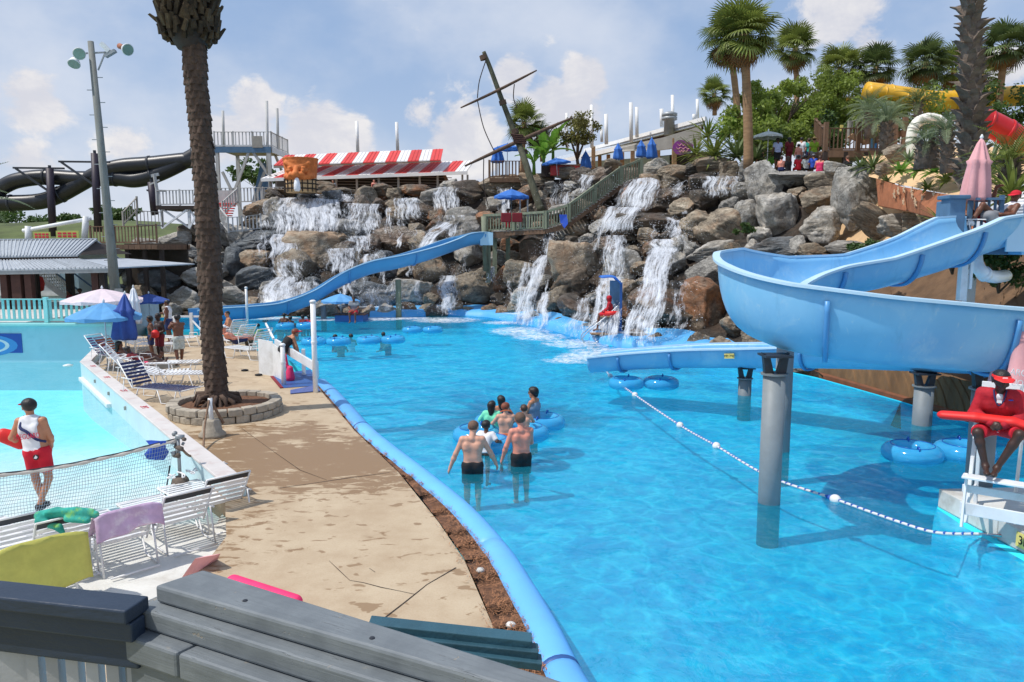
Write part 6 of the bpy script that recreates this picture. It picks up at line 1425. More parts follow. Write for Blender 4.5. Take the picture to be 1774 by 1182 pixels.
 railing([P(378, 352, 60), P(412, 352, 60), P(500, 350, 60)], 1.15, 'white picket railing behind the tiki head', 'pale_wood', gap=.26, bw=.10)
 railing([P(386, 374, 56), P(412, 350, 57)], 1.0, 'short white stair railing right of the palm trunk', 'pale_wood', gap=.24, bw=.09); railing([P(380, 384, 54), P(396, 404, 52.5), P(420, 402, 52.8), P(452, 398, 53.6)], 1.05, 'white picket railing stepping down at the left end of the falls', 'pale_wood', gap=.24, bw=.09)
 st = thing('red_stair', 'red-striped stair steps right of the palm trunk', 'stair', tuple(P(388, 372, 56)))
 for i in range(6): MB().box(P(386 + i * 1.5, 374 - i * 4.2, 56.5 + i * .3), (1.3, .4, .08)).build('tread', 'roof_red', st)
 MB().plate([P(374, 356, 58), P(408, 356, 58), P(408, 330, 58), P(374, 330, 58)], (0, .2, 0)).build('screen', 'pale_wood', st)
 Yt = 68; t = thing('lookout_tower', 'white timber lookout tower with railings and tall corner poles', 'tower', tuple(P(430, 330, Yt))); a = P(372, 256, Yt); b = P(470, 256, Yt); dep = 5
 MB().box(((a.x + b.x) / 2, Yt + dep / 2, a.z), (b.x - a.x, dep, .25)).build('floor', 'beam_grey', t); MB().bar(a + V((0, -.1, -.2)), b + V((0, -.1, -.2)), .12, .5).build('beam', 'blue_paint', t); MB().bar(b + V((.1, 0, -.2)), b + V((.1, dep, -.2)), .12, .5).build('beam', 'white_paint', t)
 zb = 4.5
 for x in (a.x + .2, b.x - .2):
  for y in (Yt, Yt + dep): MB().bar((x, y, zb), (x, y, a.z), .28, .28).build('leg', 'pale_wood', t)
 mx = a.x + 3
 for p, q in (((a.x + .2, Yt, zb + 1.2), (mx, Yt, a.z - .4)), ((b.x - .2, Yt, a.z - 2.6), (mx + .4, Yt, a.z - .4)), ((b.x - .3, Yt + 2, a.z - .4), (b.x - .3, Yt + dep, a.z - 2.4)), ((a.x + 1.5, Yt + 1, zb), (a.x + 4, Yt + 1, a.z - 2)), ((a.x + .2, Yt + 1, a.z - 2), (b.x - 2, Yt + 1, zb))): MB().bar(p, q, .18, .22).build('brace', 'pale_wood', t)
 MB().plate([(a.x + 1.6, Yt + 1.5, zb), (a.x + 3.2, Yt + 1.5, zb), (a.x + 4.0, Yt + 2.5, a.z - 1.2), (a.x + 3.2, Yt + 2.5, a.z - 1)], (.1, .5, 0)).build('stair_flight', 'blue_paint', t)
 for px, y0, y1, dy in ((386, 192, 256, dep), (462, 175, 300, 0), (480, 188, 260, dep)): MB().tube([P(px + (2 if dy else 2), y1, Yt + dy), P(px, y0, Yt + dy)], .13, 8).build('corner_pole', 'pale_wood', t, True)
 railing([a + V((0, 0, .1)), b + V((0, 0, .1)), b + V((0, dep, .1))], 1.25, 'white railing around the lookout tower platform', 'pale_wood', gap=.30, bw=.09); MB().box(P(446, 246, Yt - .2), (.9, .06, 1.0)).build('notice', 'beam_grey', t)
build_left()
def build_stripes():
 Y = 62; t = thing('striped_pavilion', 'long pavilion with a red and white striped double roof above the falls', 'pavilion', tuple(P(650, 320, Y)))
 def roof(x0, x1, xt0, xt1, y0, y1, yt0, yt1, d, n, first):
  for i in range(n):
   u0, u1 = i / n, (i + 1) / n; L = lambda a, b, u: a + (b - a) * u
   pts = [P(L(x0, x1, u0), L(y0, y1, u0), Y), P(L(x0, x1, u1), L(y0, y1, u1), Y), P(L(xt0, xt1, u1), L(yt0, yt1, u1), Y + d), P(L(xt0, xt1, u0), L(yt0, yt1, u0), Y + d)]
   sh = V((.02, 0, 0)); MB().plate([pts[0] + sh, pts[1] - sh, pts[2] - sh, pts[3] + sh], (0, 0, -.08)).build('roof_panel', 'roof_red' if (i + first) % 2 == 0 else 'roof_white', t)
   for k in (.33, .67): MB().bar(pts[0].lerp(pts[1], k) + V((0, 0, .02)), pts[3].lerp(pts[2], k) + V((0, 0, .02)), .04, .04).build('roof_rib', 'roof_red' if (i + first) % 2 == 0 else 'roof_white', t)
 roof(452, 808, 505, 822, 309, 297, 289, 278, 3.5, 17, 1); roof(474, 764, 494, 768, 286, 277, 269, 258, 3.0, 15, 0)
 a = P(452, 312, Y); b = P(810, 299.5, Y); MB().bar(a, b, .08, .26).build('fascia', 'fascia_white', t); a2 = P(474, 288.5, Y + 3.3); b2 = P(764, 279.5, Y + 3.3); MB().bar(a2, b2, .08, .28).build('fascia', 'beam_grey', t)
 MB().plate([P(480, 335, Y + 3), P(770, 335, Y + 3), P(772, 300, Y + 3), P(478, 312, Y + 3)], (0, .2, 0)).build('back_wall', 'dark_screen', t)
 for i, px in enumerate((468, 478, 545, 582, 618, 656, 690, 727, 758, 801, 810)): q = P(px, 303, Y + .5); MB().bar((q.x, q.y, 7.2), (q.x, q.y, q.z), .16, .16).build('post', 'beam_grey', t)
 for i in range(6): z = P(600, 304 + i * 5, Y + 2.8).z; MB().bar((P(560, 310, Y).x, Y + 2.85, z), (P(778, 310, Y).x, Y + 2.85, z - .2), .06, .06).build('screen_rail', 'beam_grey', t)
 MB().bar((P(768, 302, Y).x, Y + 1, P(768, 302, Y).z), (P(782, 322, Y).x, Y + 1, P(782, 330, Y).z), .2, .25).build('stair_rail', 'brown_wood', t)
 for px, y0, y1 in ((618, 210, 264), (687, 212, 262)):
  o = MB().tube([P(px + 2, y1, Y + 6), P(px, y0, Y + 6)], .14, 10).build('flag_pole', 'fascia_white', None, True); tag(o, ('left' if px < 650 else 'right') + ' one of two bare white poles rising behind the striped roof', 'pole')
 Yk = 55.5; c = P(522, 322, Yk); z0 = P(522, 334, Yk).z; z1 = P(522, 273, Yk).z; hh = z1 - z0; w = 30 * Yk / F; t = thing('tiki_head', 'big carved orange tiki head standing above the widest waterfall', 'statue', (c.x, Yk, z0))
 pr = [dict(a=(0, 0, hh * .52), b=(0, 0, hh * .86), ra=w * .88, rb=w * .95, k=.1, flat=True), dict(a=(0, 0, hh * .80), b=(0, 0, hh * .97), ra=w * .90, rb=w * 1.0, k=.08, flat=True)]
 for sg in (-1, 1):
  pr += [dict(a=(sg * .12, -w * .86, hh * .66), b=(sg * .8, -w * .72, hh * .80), ra=.15, rb=.17, k=.12), dict(a=(sg * .48, -w * .88, hh * .585), b=(sg * .62, -w * .8, hh * .585), ra=.17, rb=.16, k=.08), dict(a=(sg * .3, -w * .98, hh * .47), b=(sg * .42, -w * .92, hh * .46), ra=.20, rb=.18, k=.08), dict(a=(sg * .9, -w * .4, hh * .44), b=(sg * .75, -w * .7, hh * .42), ra=.22, rb=.2, k=.15), dict(a=(sg * .45, -w * .93, hh * .66), b=(sg * .6, -w * .88, hh * .66), ra=.09, rb=.08, k=.04)]
 pr += [dict(a=(0, -w * .9, hh * .66), b=(0, -w * 1.12, hh * .47), ra=.16, rb=.26, k=.1), dict(a=(-.6, -w * .85, hh * .385), b=(.6, -w * .85, hh * .385), ra=.14, rb=.14, k=.1)]
 pr = [dict(p, a=np.array(p['a'], float), b=np.array(p['b'], float)) for p in pr]; put('face', sdf_mesh('face', pr, .045, 'orange_tiki'), t)
 put('jaw', MB().lathe([(w * .86, 0), (w * .90, hh * .2), (w * .9, hh * .40)], 24).mesh('jaw', 'beige_tiki', True), t)
 for z in (.08, .22, .34): put('band', MB().lathe([(w * .925, hh * z), (w * .925, hh * z + .09)], 24).mesh('band', 'dark_wood', True), t)
 for a in range(9): an = -math.pi / 2 + (a - 4) * .33; put('tooth_line', MB().bar((math.cos(an) * w * .92, math.sin(an) * w * .92, 0), (math.cos(an) * w * .92, math.sin(an) * w * .92, hh * .38), .06, .06).mesh('tooth_line', 'dark_wood'), t)
 o = MB().lathe([(.16, 0), (.24, .15), (.22, .5), (.15, .85), (.03, 1.0)], 12, (P(511, 334, Yk - 2).x, Yk - 1.4, z0)).build('water_jet', 'spray', None, True); tag(o, 'white bubbling water jet at the foot of the tiki head', 'fountain')
 Ym = 52; t = thing('ship_mast', 'leaning old ship mast with two crossing yards and rigging above the falls', 'mast', tuple(P(936, 364, Ym - 2))); pts = [P(938, 366, Ym - 2), P(922, 320, Ym - 1.5), P(908, 275, Ym - 1), P(893, 235, Ym), P(872, 180, Ym), P(850, 120, Ym), P(838, 90, Ym)]; MB().tube(spline(pts, 5), [.26 - .13 * i / 30 for i in range(31)], 12).build('mast', 'mast_wood', t, True)
 for y in (178, 228, 264, 100): q = P(871 + (y - 178) * .43, y, Ym); MB().tube([q + V((-.04, 0, .14)), q + V((.04, 0, -.14))], .25, 12).build('mast_band', 'spar_wood', t)
 y1 = [P(798, 187, Ym - .5), P(862, 157, Ym - .3), P(930, 122, Ym - .5)]; y2 = [P(805, 288, Ym - .6), P(900, 244, Ym - .6), P(992, 204, Ym - .6)]
 for yd, r in ((y1, .10), (y2, .135)): MB().tube(spline(yd, 6), [r * (.45 + .55 * math.sin(math.pi * i / 12)) for i in range(13)], 10).build('yard', 'spar_wood', t, True)
 for a, b in (((842, 104), (827, 170)), ((827, 174), (856, 262)), ((891, 146), (896, 188)), ((838, 276), (846, 360)), ((965, 214), (952, 232))): pa, pb = P(*a, Ym - .5), P(*b, Ym - .5); m_ = pa.lerp(pb, .5) + V((-.15, 0, -.1)); MB().tube(spline([pa, m_, pb], 6), .035, 5).build('rigging', 'dark_wood', t)
 for k in range(5): q = P(895 + k * 1.5, 236 + k * 3.4, Ym - .6); MB().tube([q + V((-.4, -.1, .1)), q + V((.45, -.1, .02))], .06, 6).build('lashing', 'red_wood', t)
build_stripes()
def build_walkway():
 lo = [P(840, 402, 46.5), P(890, 400, 46), P(945, 397, 45.2)]; hi = [P(985, 385, 45.2), P(1030, 352, 45.8), P(1075, 320, 46.4), P(1110, 306, 46.8)]
 t = thing('wooden_walkway', 'wooden walkway bridge climbing to the right through the falls', 'walkway', tuple(lo[0])); line = lo + hi
 for a, b in zip(line[:-1], line[1:]):
  for dy in (0, 1.7): MB().bar(a + V((0, dy, -.15)), b + V((0, dy, -.15)), .12, .26).build('beam', 'brown_wood', t)
  L = (b - a).length; n = int(L / .22)
  for i in range(n): p = a.lerp(b, (i + .5) / n); MB().box((p.x, p.y + .85, p.z), (.19, 1.9, .04)).build('plank', 'grey_wood', t)
 for px, py, y1, dy in ((846, 462, 400, 0), (857, 470, 402, .8), (880, 450, 402, 1.2)): q = P(px, y1, 46.3 + dy); MB().bar((q.x, q.y, P(px, py, 46.3).z - 1), (q.x, q.y, q.z), .28, .28).build('pile', 'green_wood', t)
 MB().bar(P(838, 408, 46.2), P(882, 408, 46.2), .2, .35).build('cross_beam', 'brown_wood', t)
 railing(line, 1.0, 'round-railed wooden walkway railing facing the pool', 'green_wood', gap=.17, bw=.07, bd=.07, postw=.2, post_step=3.0, top=(.18, .14)); railing([p + V((0, 1.75, 0)) for p in line[2:]], 1.0, 'far side railing of the climbing walkway', 'brown_wood', gap=.2, bw=.07, postw=.18, post_step=3.0)
 m = MB().tube([P(842, 470, 46.0), P(838, 375, 46.0)], .17, 10).build('dock_pile', 'green_wood', None, True); tag(m, 'round greenish pile at the left corner of the walkway', 'pile')
 o = MB().plate([P(893, 372, 45.2), P(907, 372, 45.2), P(908, 388, 45.1), P(902, 396, 45.1), P(895, 386, 45.2)], (0, -.06, 0)).build('blue_towel', 'cloth_blue'); tag(o, 'blue towel hung over the left part of the walkway railing', 'towel'); o.location.x += 2.6
 for px in (877, 896): o = MB().box(P(px, 377, 45.6), (.62, .12, .55)).build('red_float', 'cloth_maroon', None, bevel=.04); tag(o, ('left' if px < 880 else 'right') + ' red rescue tube on the railing under the bridge umbrella', 'rescue tube')
 umbrella('bright blue scalloped umbrella on the walkway platform', P(886, 398, 47.2), P(884, 328, 47.2).z - P(886, 398, 47.2).z, 1.08, 'canopy_blue', pole='pole_wood', sag=.42, valance=.16)
 for px in (901, 914): o = MB().bar(P(px, 398, 47.6), P(px, 346, 47.6), .1, .1).build('stand_post', 'pale_wood'); tag(o, ('left' if px < 905 else 'right') + ' pale post beside the bridge umbrella', 'post')
 Yd = 55; d = thing('hilltop_deck', 'small brown wooden deck left of the mast', 'deck', tuple(P(870, 312, Yd))); a = P(848, 310, Yd); b = P(905, 310, Yd); MB().box(((a.x + b.x) / 2, Yd + 1.5, a.z - .1), (b.x - a.x, 3.2, .22)).build('floor', 'brown_wood', d); MB().bar(a + V((0, -.1, -.1)), b + V((0, -.1, -.1)), .1, .3).build('beam', 'brown_wood', d)
 railing([a + V((0, 0, .05)), b + V((0, 0, .05))], 1.2, 'brown wooden railing on the hilltop deck left of the mast', 'brown_wood', gap=.22, bw=.1, postw=.16)
 umbrella('blue umbrella on the hilltop deck behind the mast', P(879, 310, 56.5), 2.55, 1.05, 'canopy_blue', sag=.35); closed_umbrella('folded blue umbrella on the hilltop deck left of the mast', P(862, 310, 56), 2.3, 'canopy_blue', .42, .5)
 umbrella('low blue umbrella over the red booth right of the mast', P(966, 306, 53), 1.25, 1.0, 'canopy_blue', tilt=(.05, -.1), sag=.3)
 bt = thing('snack_booth', 'low red booth under the blue umbrella on the hilltop', 'booth', tuple(P(978, 304, 54))); MB().box(P(978, 296, 54), (2.0, 1.0, .75)).build('counter', 'roof_red', bt, bevel=.03); MB().box(P(978, 287.5, 54), (2.2, 1.2, .08)).build('counter_top', 'brown_wood', bt); MB().box(P(950, 296, 54.3), (1.0, .8, .9)).build('cabinet', 'dark_wood', bt)
build_walkway()
def build_long_pavilion():
 t = thing('long_pavilion', 'long low pavilion with a white edged sloping roof on the hilltop', 'pavilion', tuple(P(1080, 280, 62)))
 A = [P(955, 283, 72), P(1070, 252, 66), P(1180, 236, 60), P(1240, 226, 57)]
 e0, e1 = P(945, 284, 70), P(1066, 256, 64); b0, b1 = P(955, 274, 76), P(1080, 246, 70)
 MB().plate([e0, e1, b1, b0], (0, 0, -.25)).build('front_roof', 'roof_metal', t); MB().bar(e0 + V((0, -.05, -.1)), e1 + V((0, -.05, -.1)), .1, .34).build('fascia', 'fascia_white', t)
 f0, f1 = P(1012, 262, 72), P(1222, 207, 58); MB().plate([f0, f1, f1 + V((2, 10, .9)), f0 + V((2, 10, .9))], (0, 0, -.3)).build('main_roof', 'roof_metal', t); MB().bar(f0 + V((0, -.05, .05)), f1 + V((0, -.05, .05)), .12, .30).build('fascia', 'fascia_white', t); MB().bar(f0 + V((0, .6, -.5)), f1 + V((0, .6, -.5)), .1, .32).build('beam', 'red_wood', t)
 MB().plate([P(1040, 264, 66), P(1162, 258, 60), P(1162, 236, 60), P(1060, 256, 66)], (0, .4, 0)).build('gable_wall', 'beam_grey', t); MB().plate([P(1130, 262, 58.5), P(1215, 250, 56), P(1215, 218, 56), P(1130, 244, 58.5)], (0, .4, 0)).build('side_wall', 'beam_grey', t)
 for px, y0, y1, Y in ((1028, 254, 292, 64), (1096, 262, 290, 61), (1168, 240, 290, 57.5), (1039, 270, 290, 68), (1012, 276, 292, 69), (1054, 268, 290, 67), (1078, 264, 290, 66), (1140, 256, 288, 60)): a = P(px, y0, Y); b = P(px, y1, Y); MB().bar(b, a, .3, .3).build('post', 'bark_palm', t)
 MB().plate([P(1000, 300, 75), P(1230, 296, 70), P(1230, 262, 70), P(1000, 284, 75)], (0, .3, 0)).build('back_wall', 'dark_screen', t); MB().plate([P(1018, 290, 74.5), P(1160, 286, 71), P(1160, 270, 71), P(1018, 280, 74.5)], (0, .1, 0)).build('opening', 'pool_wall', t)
 for i, (px, y0, y1, r) in enumerate(((938, 208, 240, .2), (950, 222, 246, .2), (982, 196, 262, .2), (1025, 182, 256, .24), (1050, 198, 250, .26), (1042, 224, 246, .2), (1093, 178, 246, .26), (1103, 186, 238, .24), (1146, 189, 220, .26), (1165, 165, 232, .22), (1208, 172, 205, .2), (1202, 198, 208, .24))):
  o = MB().tube([P(px + .6, y1, 63), P(px, y0, 63)], r * .6, 10).build('pipe_pole', 'fascia_white', None, True); tag(o, 'bare white pole above the long pavilion roof, %s' % ('leftmost', 'second from the left', 'behind the small tree', 'tallest left of the roof middle', 'at the low front roof edge', 'shortest in the middle', 'leftmost of the close tall pair', 'right one of the close tall pair', 'thick short one left of the vent', 'tallest, with the vent attached', 'far right thin one', 'shortest at the far right')[i], 'pole', 'white poles over the long pavilion')
 v = thing('roof_vent', 'grey metal vent with ribbed cowl on the long pavilion', 'vent', tuple(P(1159, 230, 61))); c = P(1159, 234, 61); MB().lathe([(.42, 0), (.42, 1.1), (.62, 1.15), (.62, 1.35), (.45, 1.4), (.62, 1.45), (.62, 1.65), (.2, 1.8)], 14, c).build('cowl', 'galv', v, True)
 s = thing('purple_sign', 'purple oval sign with pale script on the long pavilion', 'sign', tuple(P(1183, 256, 55))); c = P(1183, 256, 55); MB().plate([c + V((.75 * math.cos(i * .2618), 0, .5 * math.sin(i * .2618) * (1 + .15 * math.cos(i * .785)))) for i in range(24)], (0, -.08, 0)).build('panel', 'sign_purple', s)
 for k, (z, w) in enumerate(((.18, .8), (-.05, 1.0), (-.26, .6))): MB().tube(spline([c + V((-w / 2 + w * i / 6, -.1, z + .07 * (-1) ** i)) for i in range(7)], 4), .025, 5).build('script', 'folded_pink', s)
 for px, py, Y, lab in ((1070, 284, 60, 'folded blue umbrella under the left part of the long pavilion'), (1110, 280, 58, 'small folded blue umbrella right of the pavilion post'), (1128, 285, 56, 'taller folded blue umbrella beside the hilltop rocks'), (1014, 300, 56, 'dark blue folded umbrella beside the red booth')): closed_umbrella(lab, P(px, py + 4, Y), 1.75 if px != 1128 else 2.1, 'canopy_blue', .36, .72, pleats=5)
build_long_pavilion()
def build_green():
 def pal(px, pyb, pxt, pyt, Y, rpx, lab, n=44, mat='leaf_palm', tr=.17, dead=8): sabal(lab, P(px, pyb, Y), P(pxt, pyt, Y), rpx * Y / F, tr, n, mat, dead)
 pal(1296, 292, 1288, 60, 40, 58, 'tallest cabbage palm with a full round crown and tan trunk on the hilltop', 64, dead=18, tr=.2)
 pal(1279, 240, 1262, 66, 47, 46, 'cabbage palm with brown hanging skirt close behind the tallest palm', 36, 'leaf_palm_dark', dead=26)
 pal(1238, 200, 1237, 163, 72, 28, 'small distant palm left of the tallest palm', 34)
 pal(1380, 200, 1378, 84, 60, 40, 'yellowish cabbage palm rising behind the round green trees', 40)
 pal(1455, 220, 1455, 118, 57, 42, 'cabbage palm above the wooden deck behind the trees', 40); pal(1506, 215, 1518, 116, 56, 38, 'dark cabbage palm left of the yellow slide', 40, 'leaf_palm_dark')
 pal(1604, 205, 1604, 108, 52, 44, 'cabbage palm in front of the yellow slide, left of the big trunk', 40, 'leaf_palm_dark'); pal(1655, 210, 1652, 120, 54, 40, 'cabbage palm directly behind the big rough trunk', 40)
 pal(1728, 205, 1742, 80, 46, 46, 'cabbage palm at the right edge of the photo behind the red tube', 46, 'leaf_palm_dark'); pal(1690, 200, 1706, 130, 56, 34, 'cabbage palm between the rough trunk and the right edge', 34)
 pal(905, 300, 908, 212, 62, 34, 'palm behind the leaning mast', 40); pal(940, 280, 932, 236, 63, 26, 'short palm with dry leaves right of the mast', 30, 'leaf_palm_dark')
 Y = 20.5; base = P(1684, 330, Y); t = thing('rough_palm', 'huge palm trunk with dark jagged leaf bases at the right of the photo', 'palm', tuple(base)); top = P(1680, -210, Y); MB().tube([base, base.lerp(top, .25), base.lerp(top, .6), top], [.27, .25, .22, .21], 16).build('trunk', 'bark_grey', t, True)
 boot = MB().add([(-.13, 0, 0), (.13, 0, 0), (.10, .16, .22), (-.10, .16, .22), (-.06, .30, .30), (.06, .30, .30), (0, .05, .26), (-.09, -.03, .2), (.09, -.03, .2)], [(0, 1, 2, 3), (3, 2, 5, 4), (0, 3, 7), (1, 8, 2), (3, 4, 6, 7), (2, 8, 6, 5), (4, 5, 6)]).mesh('leaf_base', 'bark_grey')
 L = (top - base).length
 for i in range(250):
  a = i * 2.39996; u = i / 230; r_ = np.interp(u, (0, .25, .6, 1), (.27, .25, .22, .21)) - .04; p = base.lerp(top, u); s = random.uniform(.6, 1.0) * (1.3 if u < .3 else 1); put('leaf_base', boot, t, p - base + V((math.cos(a) * r_, math.sin(a) * r_, 0)), Matrix(Matrix.Rotation(a - math.pi / 2 + random.uniform(-.3, .3), 3, 'Z') @ Matrix.Rotation(random.uniform(-.25, .25), 3, 'X')).to_euler(), (s, s * random.uniform(.8, 1.2), s))
 crown(t, top - base, 30, lambda i: feather_leaf('leaf_palm_dark', i % 4, L=3.0, n=34, ll=.45), -.1, 1.3, 1.0, inner=.2)
 def pindo(lab, px, pyb, pyt, Y, rpx, n=26, mat='leaf_silver', trk=.22, arch=.9):
  b = P(px, pyb, Y); tp = P(px, pyt, Y); t = thing('feather_palm', lab, 'palm', tuple(b), 'silvery feather palms'); MB().tube([b, b.lerp(tp, .5), tp], [trk * 1.15, trk, trk * .8], 10).build('trunk', 'bark_grey', t, True)
  for i in range(40): a = i * 2.4; p = b.lerp(tp, i / 40); put('leaf_base', boot, t, p - b + V((math.cos(a) * trk * .75, math.sin(a) * trk * .75, 0)), (0, 0, a - math.pi / 2), (.6, .6, .7))
  crown(t, tp - b, n, lambda i: feather_leaf(mat, 20 + i % 4, L=2.0, n=24, ll=.36, arch=arch), -.2, 1.3, rpx * Y / F / 1.75, inner=.06)
 pindo('grey-green feather palm above the wooden deck', 1506, 240, 196, 38, 44); pindo('arching silvery palm right of the wooden deck', 1536, 268, 212, 33, 52, 30, trk=.28); pindo('silver palm with a shaggy skirted trunk left of the big rough trunk', 1606, 292, 248, 24, 46, 26, trk=.34); pindo('thin silver palm in front of the rough trunk', 1640, 300, 230, 23, 50, 24, trk=.16); pindo('dark feathery palm under the yellow slide', 1590, 225, 180, 42, 40, 22, 'leaf_palm_dark'); pindo('leafy palm in front of the red tube at the right edge', 1748, 330, 286, 18.5, 78, 26, 'leaf_palm', .2)
 for i, (px, py, Y, L, n, w, mat, lab) in enumerate(((1238, 275, 45, 1.7, 60, .08, 'leaf_palm', 'big spiky shrub at the left of the crowd'), (1205, 270, 47, 1.4, 44, .07, 'leaf_palm', 'spiky shrub beside the purple sign'), (1276, 275, 44, 1.6, 54, .08, 'leaf_palm_dark', 'dark spiky shrub left of the tallest palm trunk'), (1310, 278, 42.5, 1.2, 40, .07, 'leaf_palm_dark', 'spiky shrub right of the tallest palm trunk'), (1226, 240, 48, 1.4, 44, .07, 'leaf_palm', 'upper spiky shrub beside the long pavilion roof'), (1262, 235, 47, 1.4, 40, .07, 'leaf_bright', 'yellow-green spiky shrub behind the tallest palm trunk'),
              (1512, 294, 32, .85, 40, .05, 'leaf_palm_dark', 'agave beside the biggest standing stone'), (1490, 292, 33, .6, 30, .05, 'leaf_palm_dark', 'small agave in front of the wooden deck'), (1634, 398, 17.5, .55, 44, .03, 'leaf_palm', 'spiky green plant left of the blue platform post'), (1624, 410, 18, .4, 30, .03, 'leaf_palm', 'small spiky plant under the orange planter wall'), (1590, 300, 26, .55, 26, .07, 'leaf_bright', 'bright green plant on the sandy path'), (1618, 302, 25, .5, 24, .07, 'leaf_bright', 'leafy plant at the end of the planter wall'), (1560, 300, 28, .5, 30, .06, 'leaf_bright', 'broad green plant at the left end of the sandy path'), (1640, 318, 23.5, .5, 34, .05, 'leaf_palm', 'green plant above the right end of the planter wall'), (1574, 282, 29, .6, 34, .05, 'leaf_silver', 'pale grassy plant in the middle of the sandy path'), (1606, 330, 24.5, .35, 30, .04, 'leaf_palm', 'low green plant spilling over the planter wall'), (1536, 318, 29.2, .4, 30, .04, 'leaf_palm_dark', 'low dark plant behind the left end of the planter wall'), (1752, 345, 17.5, 1.0, 50, .05, 'leaf_palm', 'large spiky plant behind the lounging lifeguard'), (1716, 300, 19, .8, 40, .04, 'leaf_silver', 'pale spiky plant behind the folded pink umbrella'))):
  rosette(lab, P(px, py, Y), n, L, w, mat, group='spiky plants')
 for i, (px, py, Y, rpx, h, lab, mat) in enumerate(((1345, 215, 50, 62, 6.6, 'large round green tree left of the wooden deck', 'leaf_tree'), (1405, 215, 52, 60, 6.2, 'round green tree in the middle of the grove', 'leaf_tree'), (1450, 220, 54, 46, 5.2, 'green tree behind the wooden deck', 'leaf_tree'), (1310, 240, 49, 42, 4.6, 'lower green tree behind the tallest palm', 'leaf_tree'))):
  b = P(px, 262, Y); b.z = 8.0; tree(lab, b, P(px, 112 + (10 if i == 0 else 0) + (28 if i == 3 else 0) + (0 if i != 2 else 12), Y).z - 8.0, rpx * Y / F, h * .45, mat, 9000, 20 + i, .14, .115, 'round trees of the grove')
 tree('small dry-leaved tree with forked trunk by the red booth', P(1002, 306, 56), P(1002, 200, 56).z - P(1002, 306, 56).z, 1.7, 1.15, 'leaf_olive', 2600, 31, .13, .11, forks=4, low=.28)
 for i, (px, py, Y, rpx, h, lab) in enumerate(((1330, 262, 45, 50, 1.6, 'low hedge behind the crowd'), (1400, 262, 46, 60, 1.5, 'low hedge behind the straw hat'), (1470, 250, 50, 60, 2.4, 'undergrowth behind the wooden deck'), (1560, 245, 46, 60, 3.0, 'undergrowth below the yellow slide'), (1640, 225, 50, 60, 3.0, 'dark undergrowth behind the rough trunk'), (1750, 225, 46, 50, 3.2, 'undergrowth behind the red tube'), (1290, 255, 47, 40, 3.2, 'dense shrub under the grove at its left'), (1360, 240, 54, 60, 3.0, 'dense undergrowth of the grove'), (1430, 240, 56, 60, 3.0, 'dense undergrowth right in the grove'))):
  bush(lab, P(px, py, Y), rpx * Y / F, h, 'leaf_bush' if i % 3 else 'leaf_tree', 2200, 40 + i, .13, 'hilltop undergrowth')
 for i, (px, py, Y, rpx, h, lab) in enumerate(((20, 395, 120, 40, 2.8, 'leftmost bush on the dune crest'), (70, 395, 120, 30, 2.0, 'second bush on the dune crest'), (0, 380, 130, 40, 3.5, 'dark bush at the left edge of the dune'), (195, 388, 118, 30, 2.6, 'bush on the dune beside the light pole'), (215, 384, 116, 24, 2.2, 'bush on the dune right of the light pole'), (125, 390, 120, 24, 1.8, 'low bush on the dune behind the sign gate'), (440, 322, 84, 30, 3.2, 'bush seen below the lookout tower'))):
  p = P(px, py, Y); bush(lab, p, rpx * Y / F, h, 'leaf_bush', 900, 60 + i, .3, 'bushes on the dune')
 t = thing('palm_frond_tip', 'dry palm frond poking in from the left edge', 'palm', tuple(P(-70, 352, 40))); b_ = P(-60, 352, 40); MB().tube([V((b_.x, 40, -1)), b_], .2, 8).build('trunk', 'bark_grey', t); crown(t, V((0, 0, 0)), 12, lambda i: feather_leaf('leaf_silver', 30 + i % 2, L=3.0, n=24), -.2, 1.0, 1.1)
 for px, py, Y, n, lab, s in ((942, 292, 55, 10, 'banana plant with broad bright leaves right of the mast', 1.35), (958, 285, 56, 8, 'taller banana plant behind the first one', 1.5), (925, 295, 54, 7, 'small banana plant at the foot of the mast', 1.0)):
  b = P(px, py + 8, Y); t = thing('banana_plant', lab, 'plant', tuple(b), 'banana plants by the mast'); MB().tube([b, b + V((0, 0, 1.0 * s))], [.14, .09], 8).build('stem', 'leaf_bright', t, True); crown(t, V((0, 0, .9 * s)), n, lambda i: broad_leaf('leaf_bright', i % 3), .25, 1.25, s, name='leaf')
 t = thing('planter_wall', 'orange-brown planter wall decorated with pale starfish', 'wall', tuple(P(1570, 350, 26))); a = P(1518, 309, 30); b = P(1650, 338, 22.5); a2 = P(1522, 357, 29.6); b2 = P(1622, 374, 22.6)
 tops = [a, P(1566, 324, 27.2), b, P(1690, 338, 21.5)]; bots = [a2, P(1572, 366, 26.6), P(1622, 378, 22.6), P(1690, 400, 21.5)]
 for k in range(3): q = [bots[k], bots[k + 1], tops[k + 1], tops[k]]; g = V((.012, 0, 0)); MB().plate([q[0] + g, q[1] - g, q[2] - g, q[3] + g], (.12, .3, 0)).build('wall_face', 'planter_wall', t, bevel=.02)
 rr = random.Random(9); nrm_ = (b - a).cross(V((0, 0, 1))).normalized(); nrm_ = nrm_ if nrm_.y < 0 else -nrm_
 for i in range(10):
  u = .28 + .6 * rr.random(); v = .12 + .7 * rr.random(); p = a.lerp(b, u).lerp(a2.lerp(b2, u), v) + nrm_ * .03; d = (b - a).normalized(); up = V((0, 0, 1)); s = rr.uniform(.12, .19); a0 = rr.random() * 6
  MB().plate([p + (d * math.cos(a0 + k * .6283) + up * math.sin(a0 + k * .6283)) * (s if k % 2 == 0 else s * .36) for k in range(10)], nrm_ * .03).build('starfish', 'starfish', t)
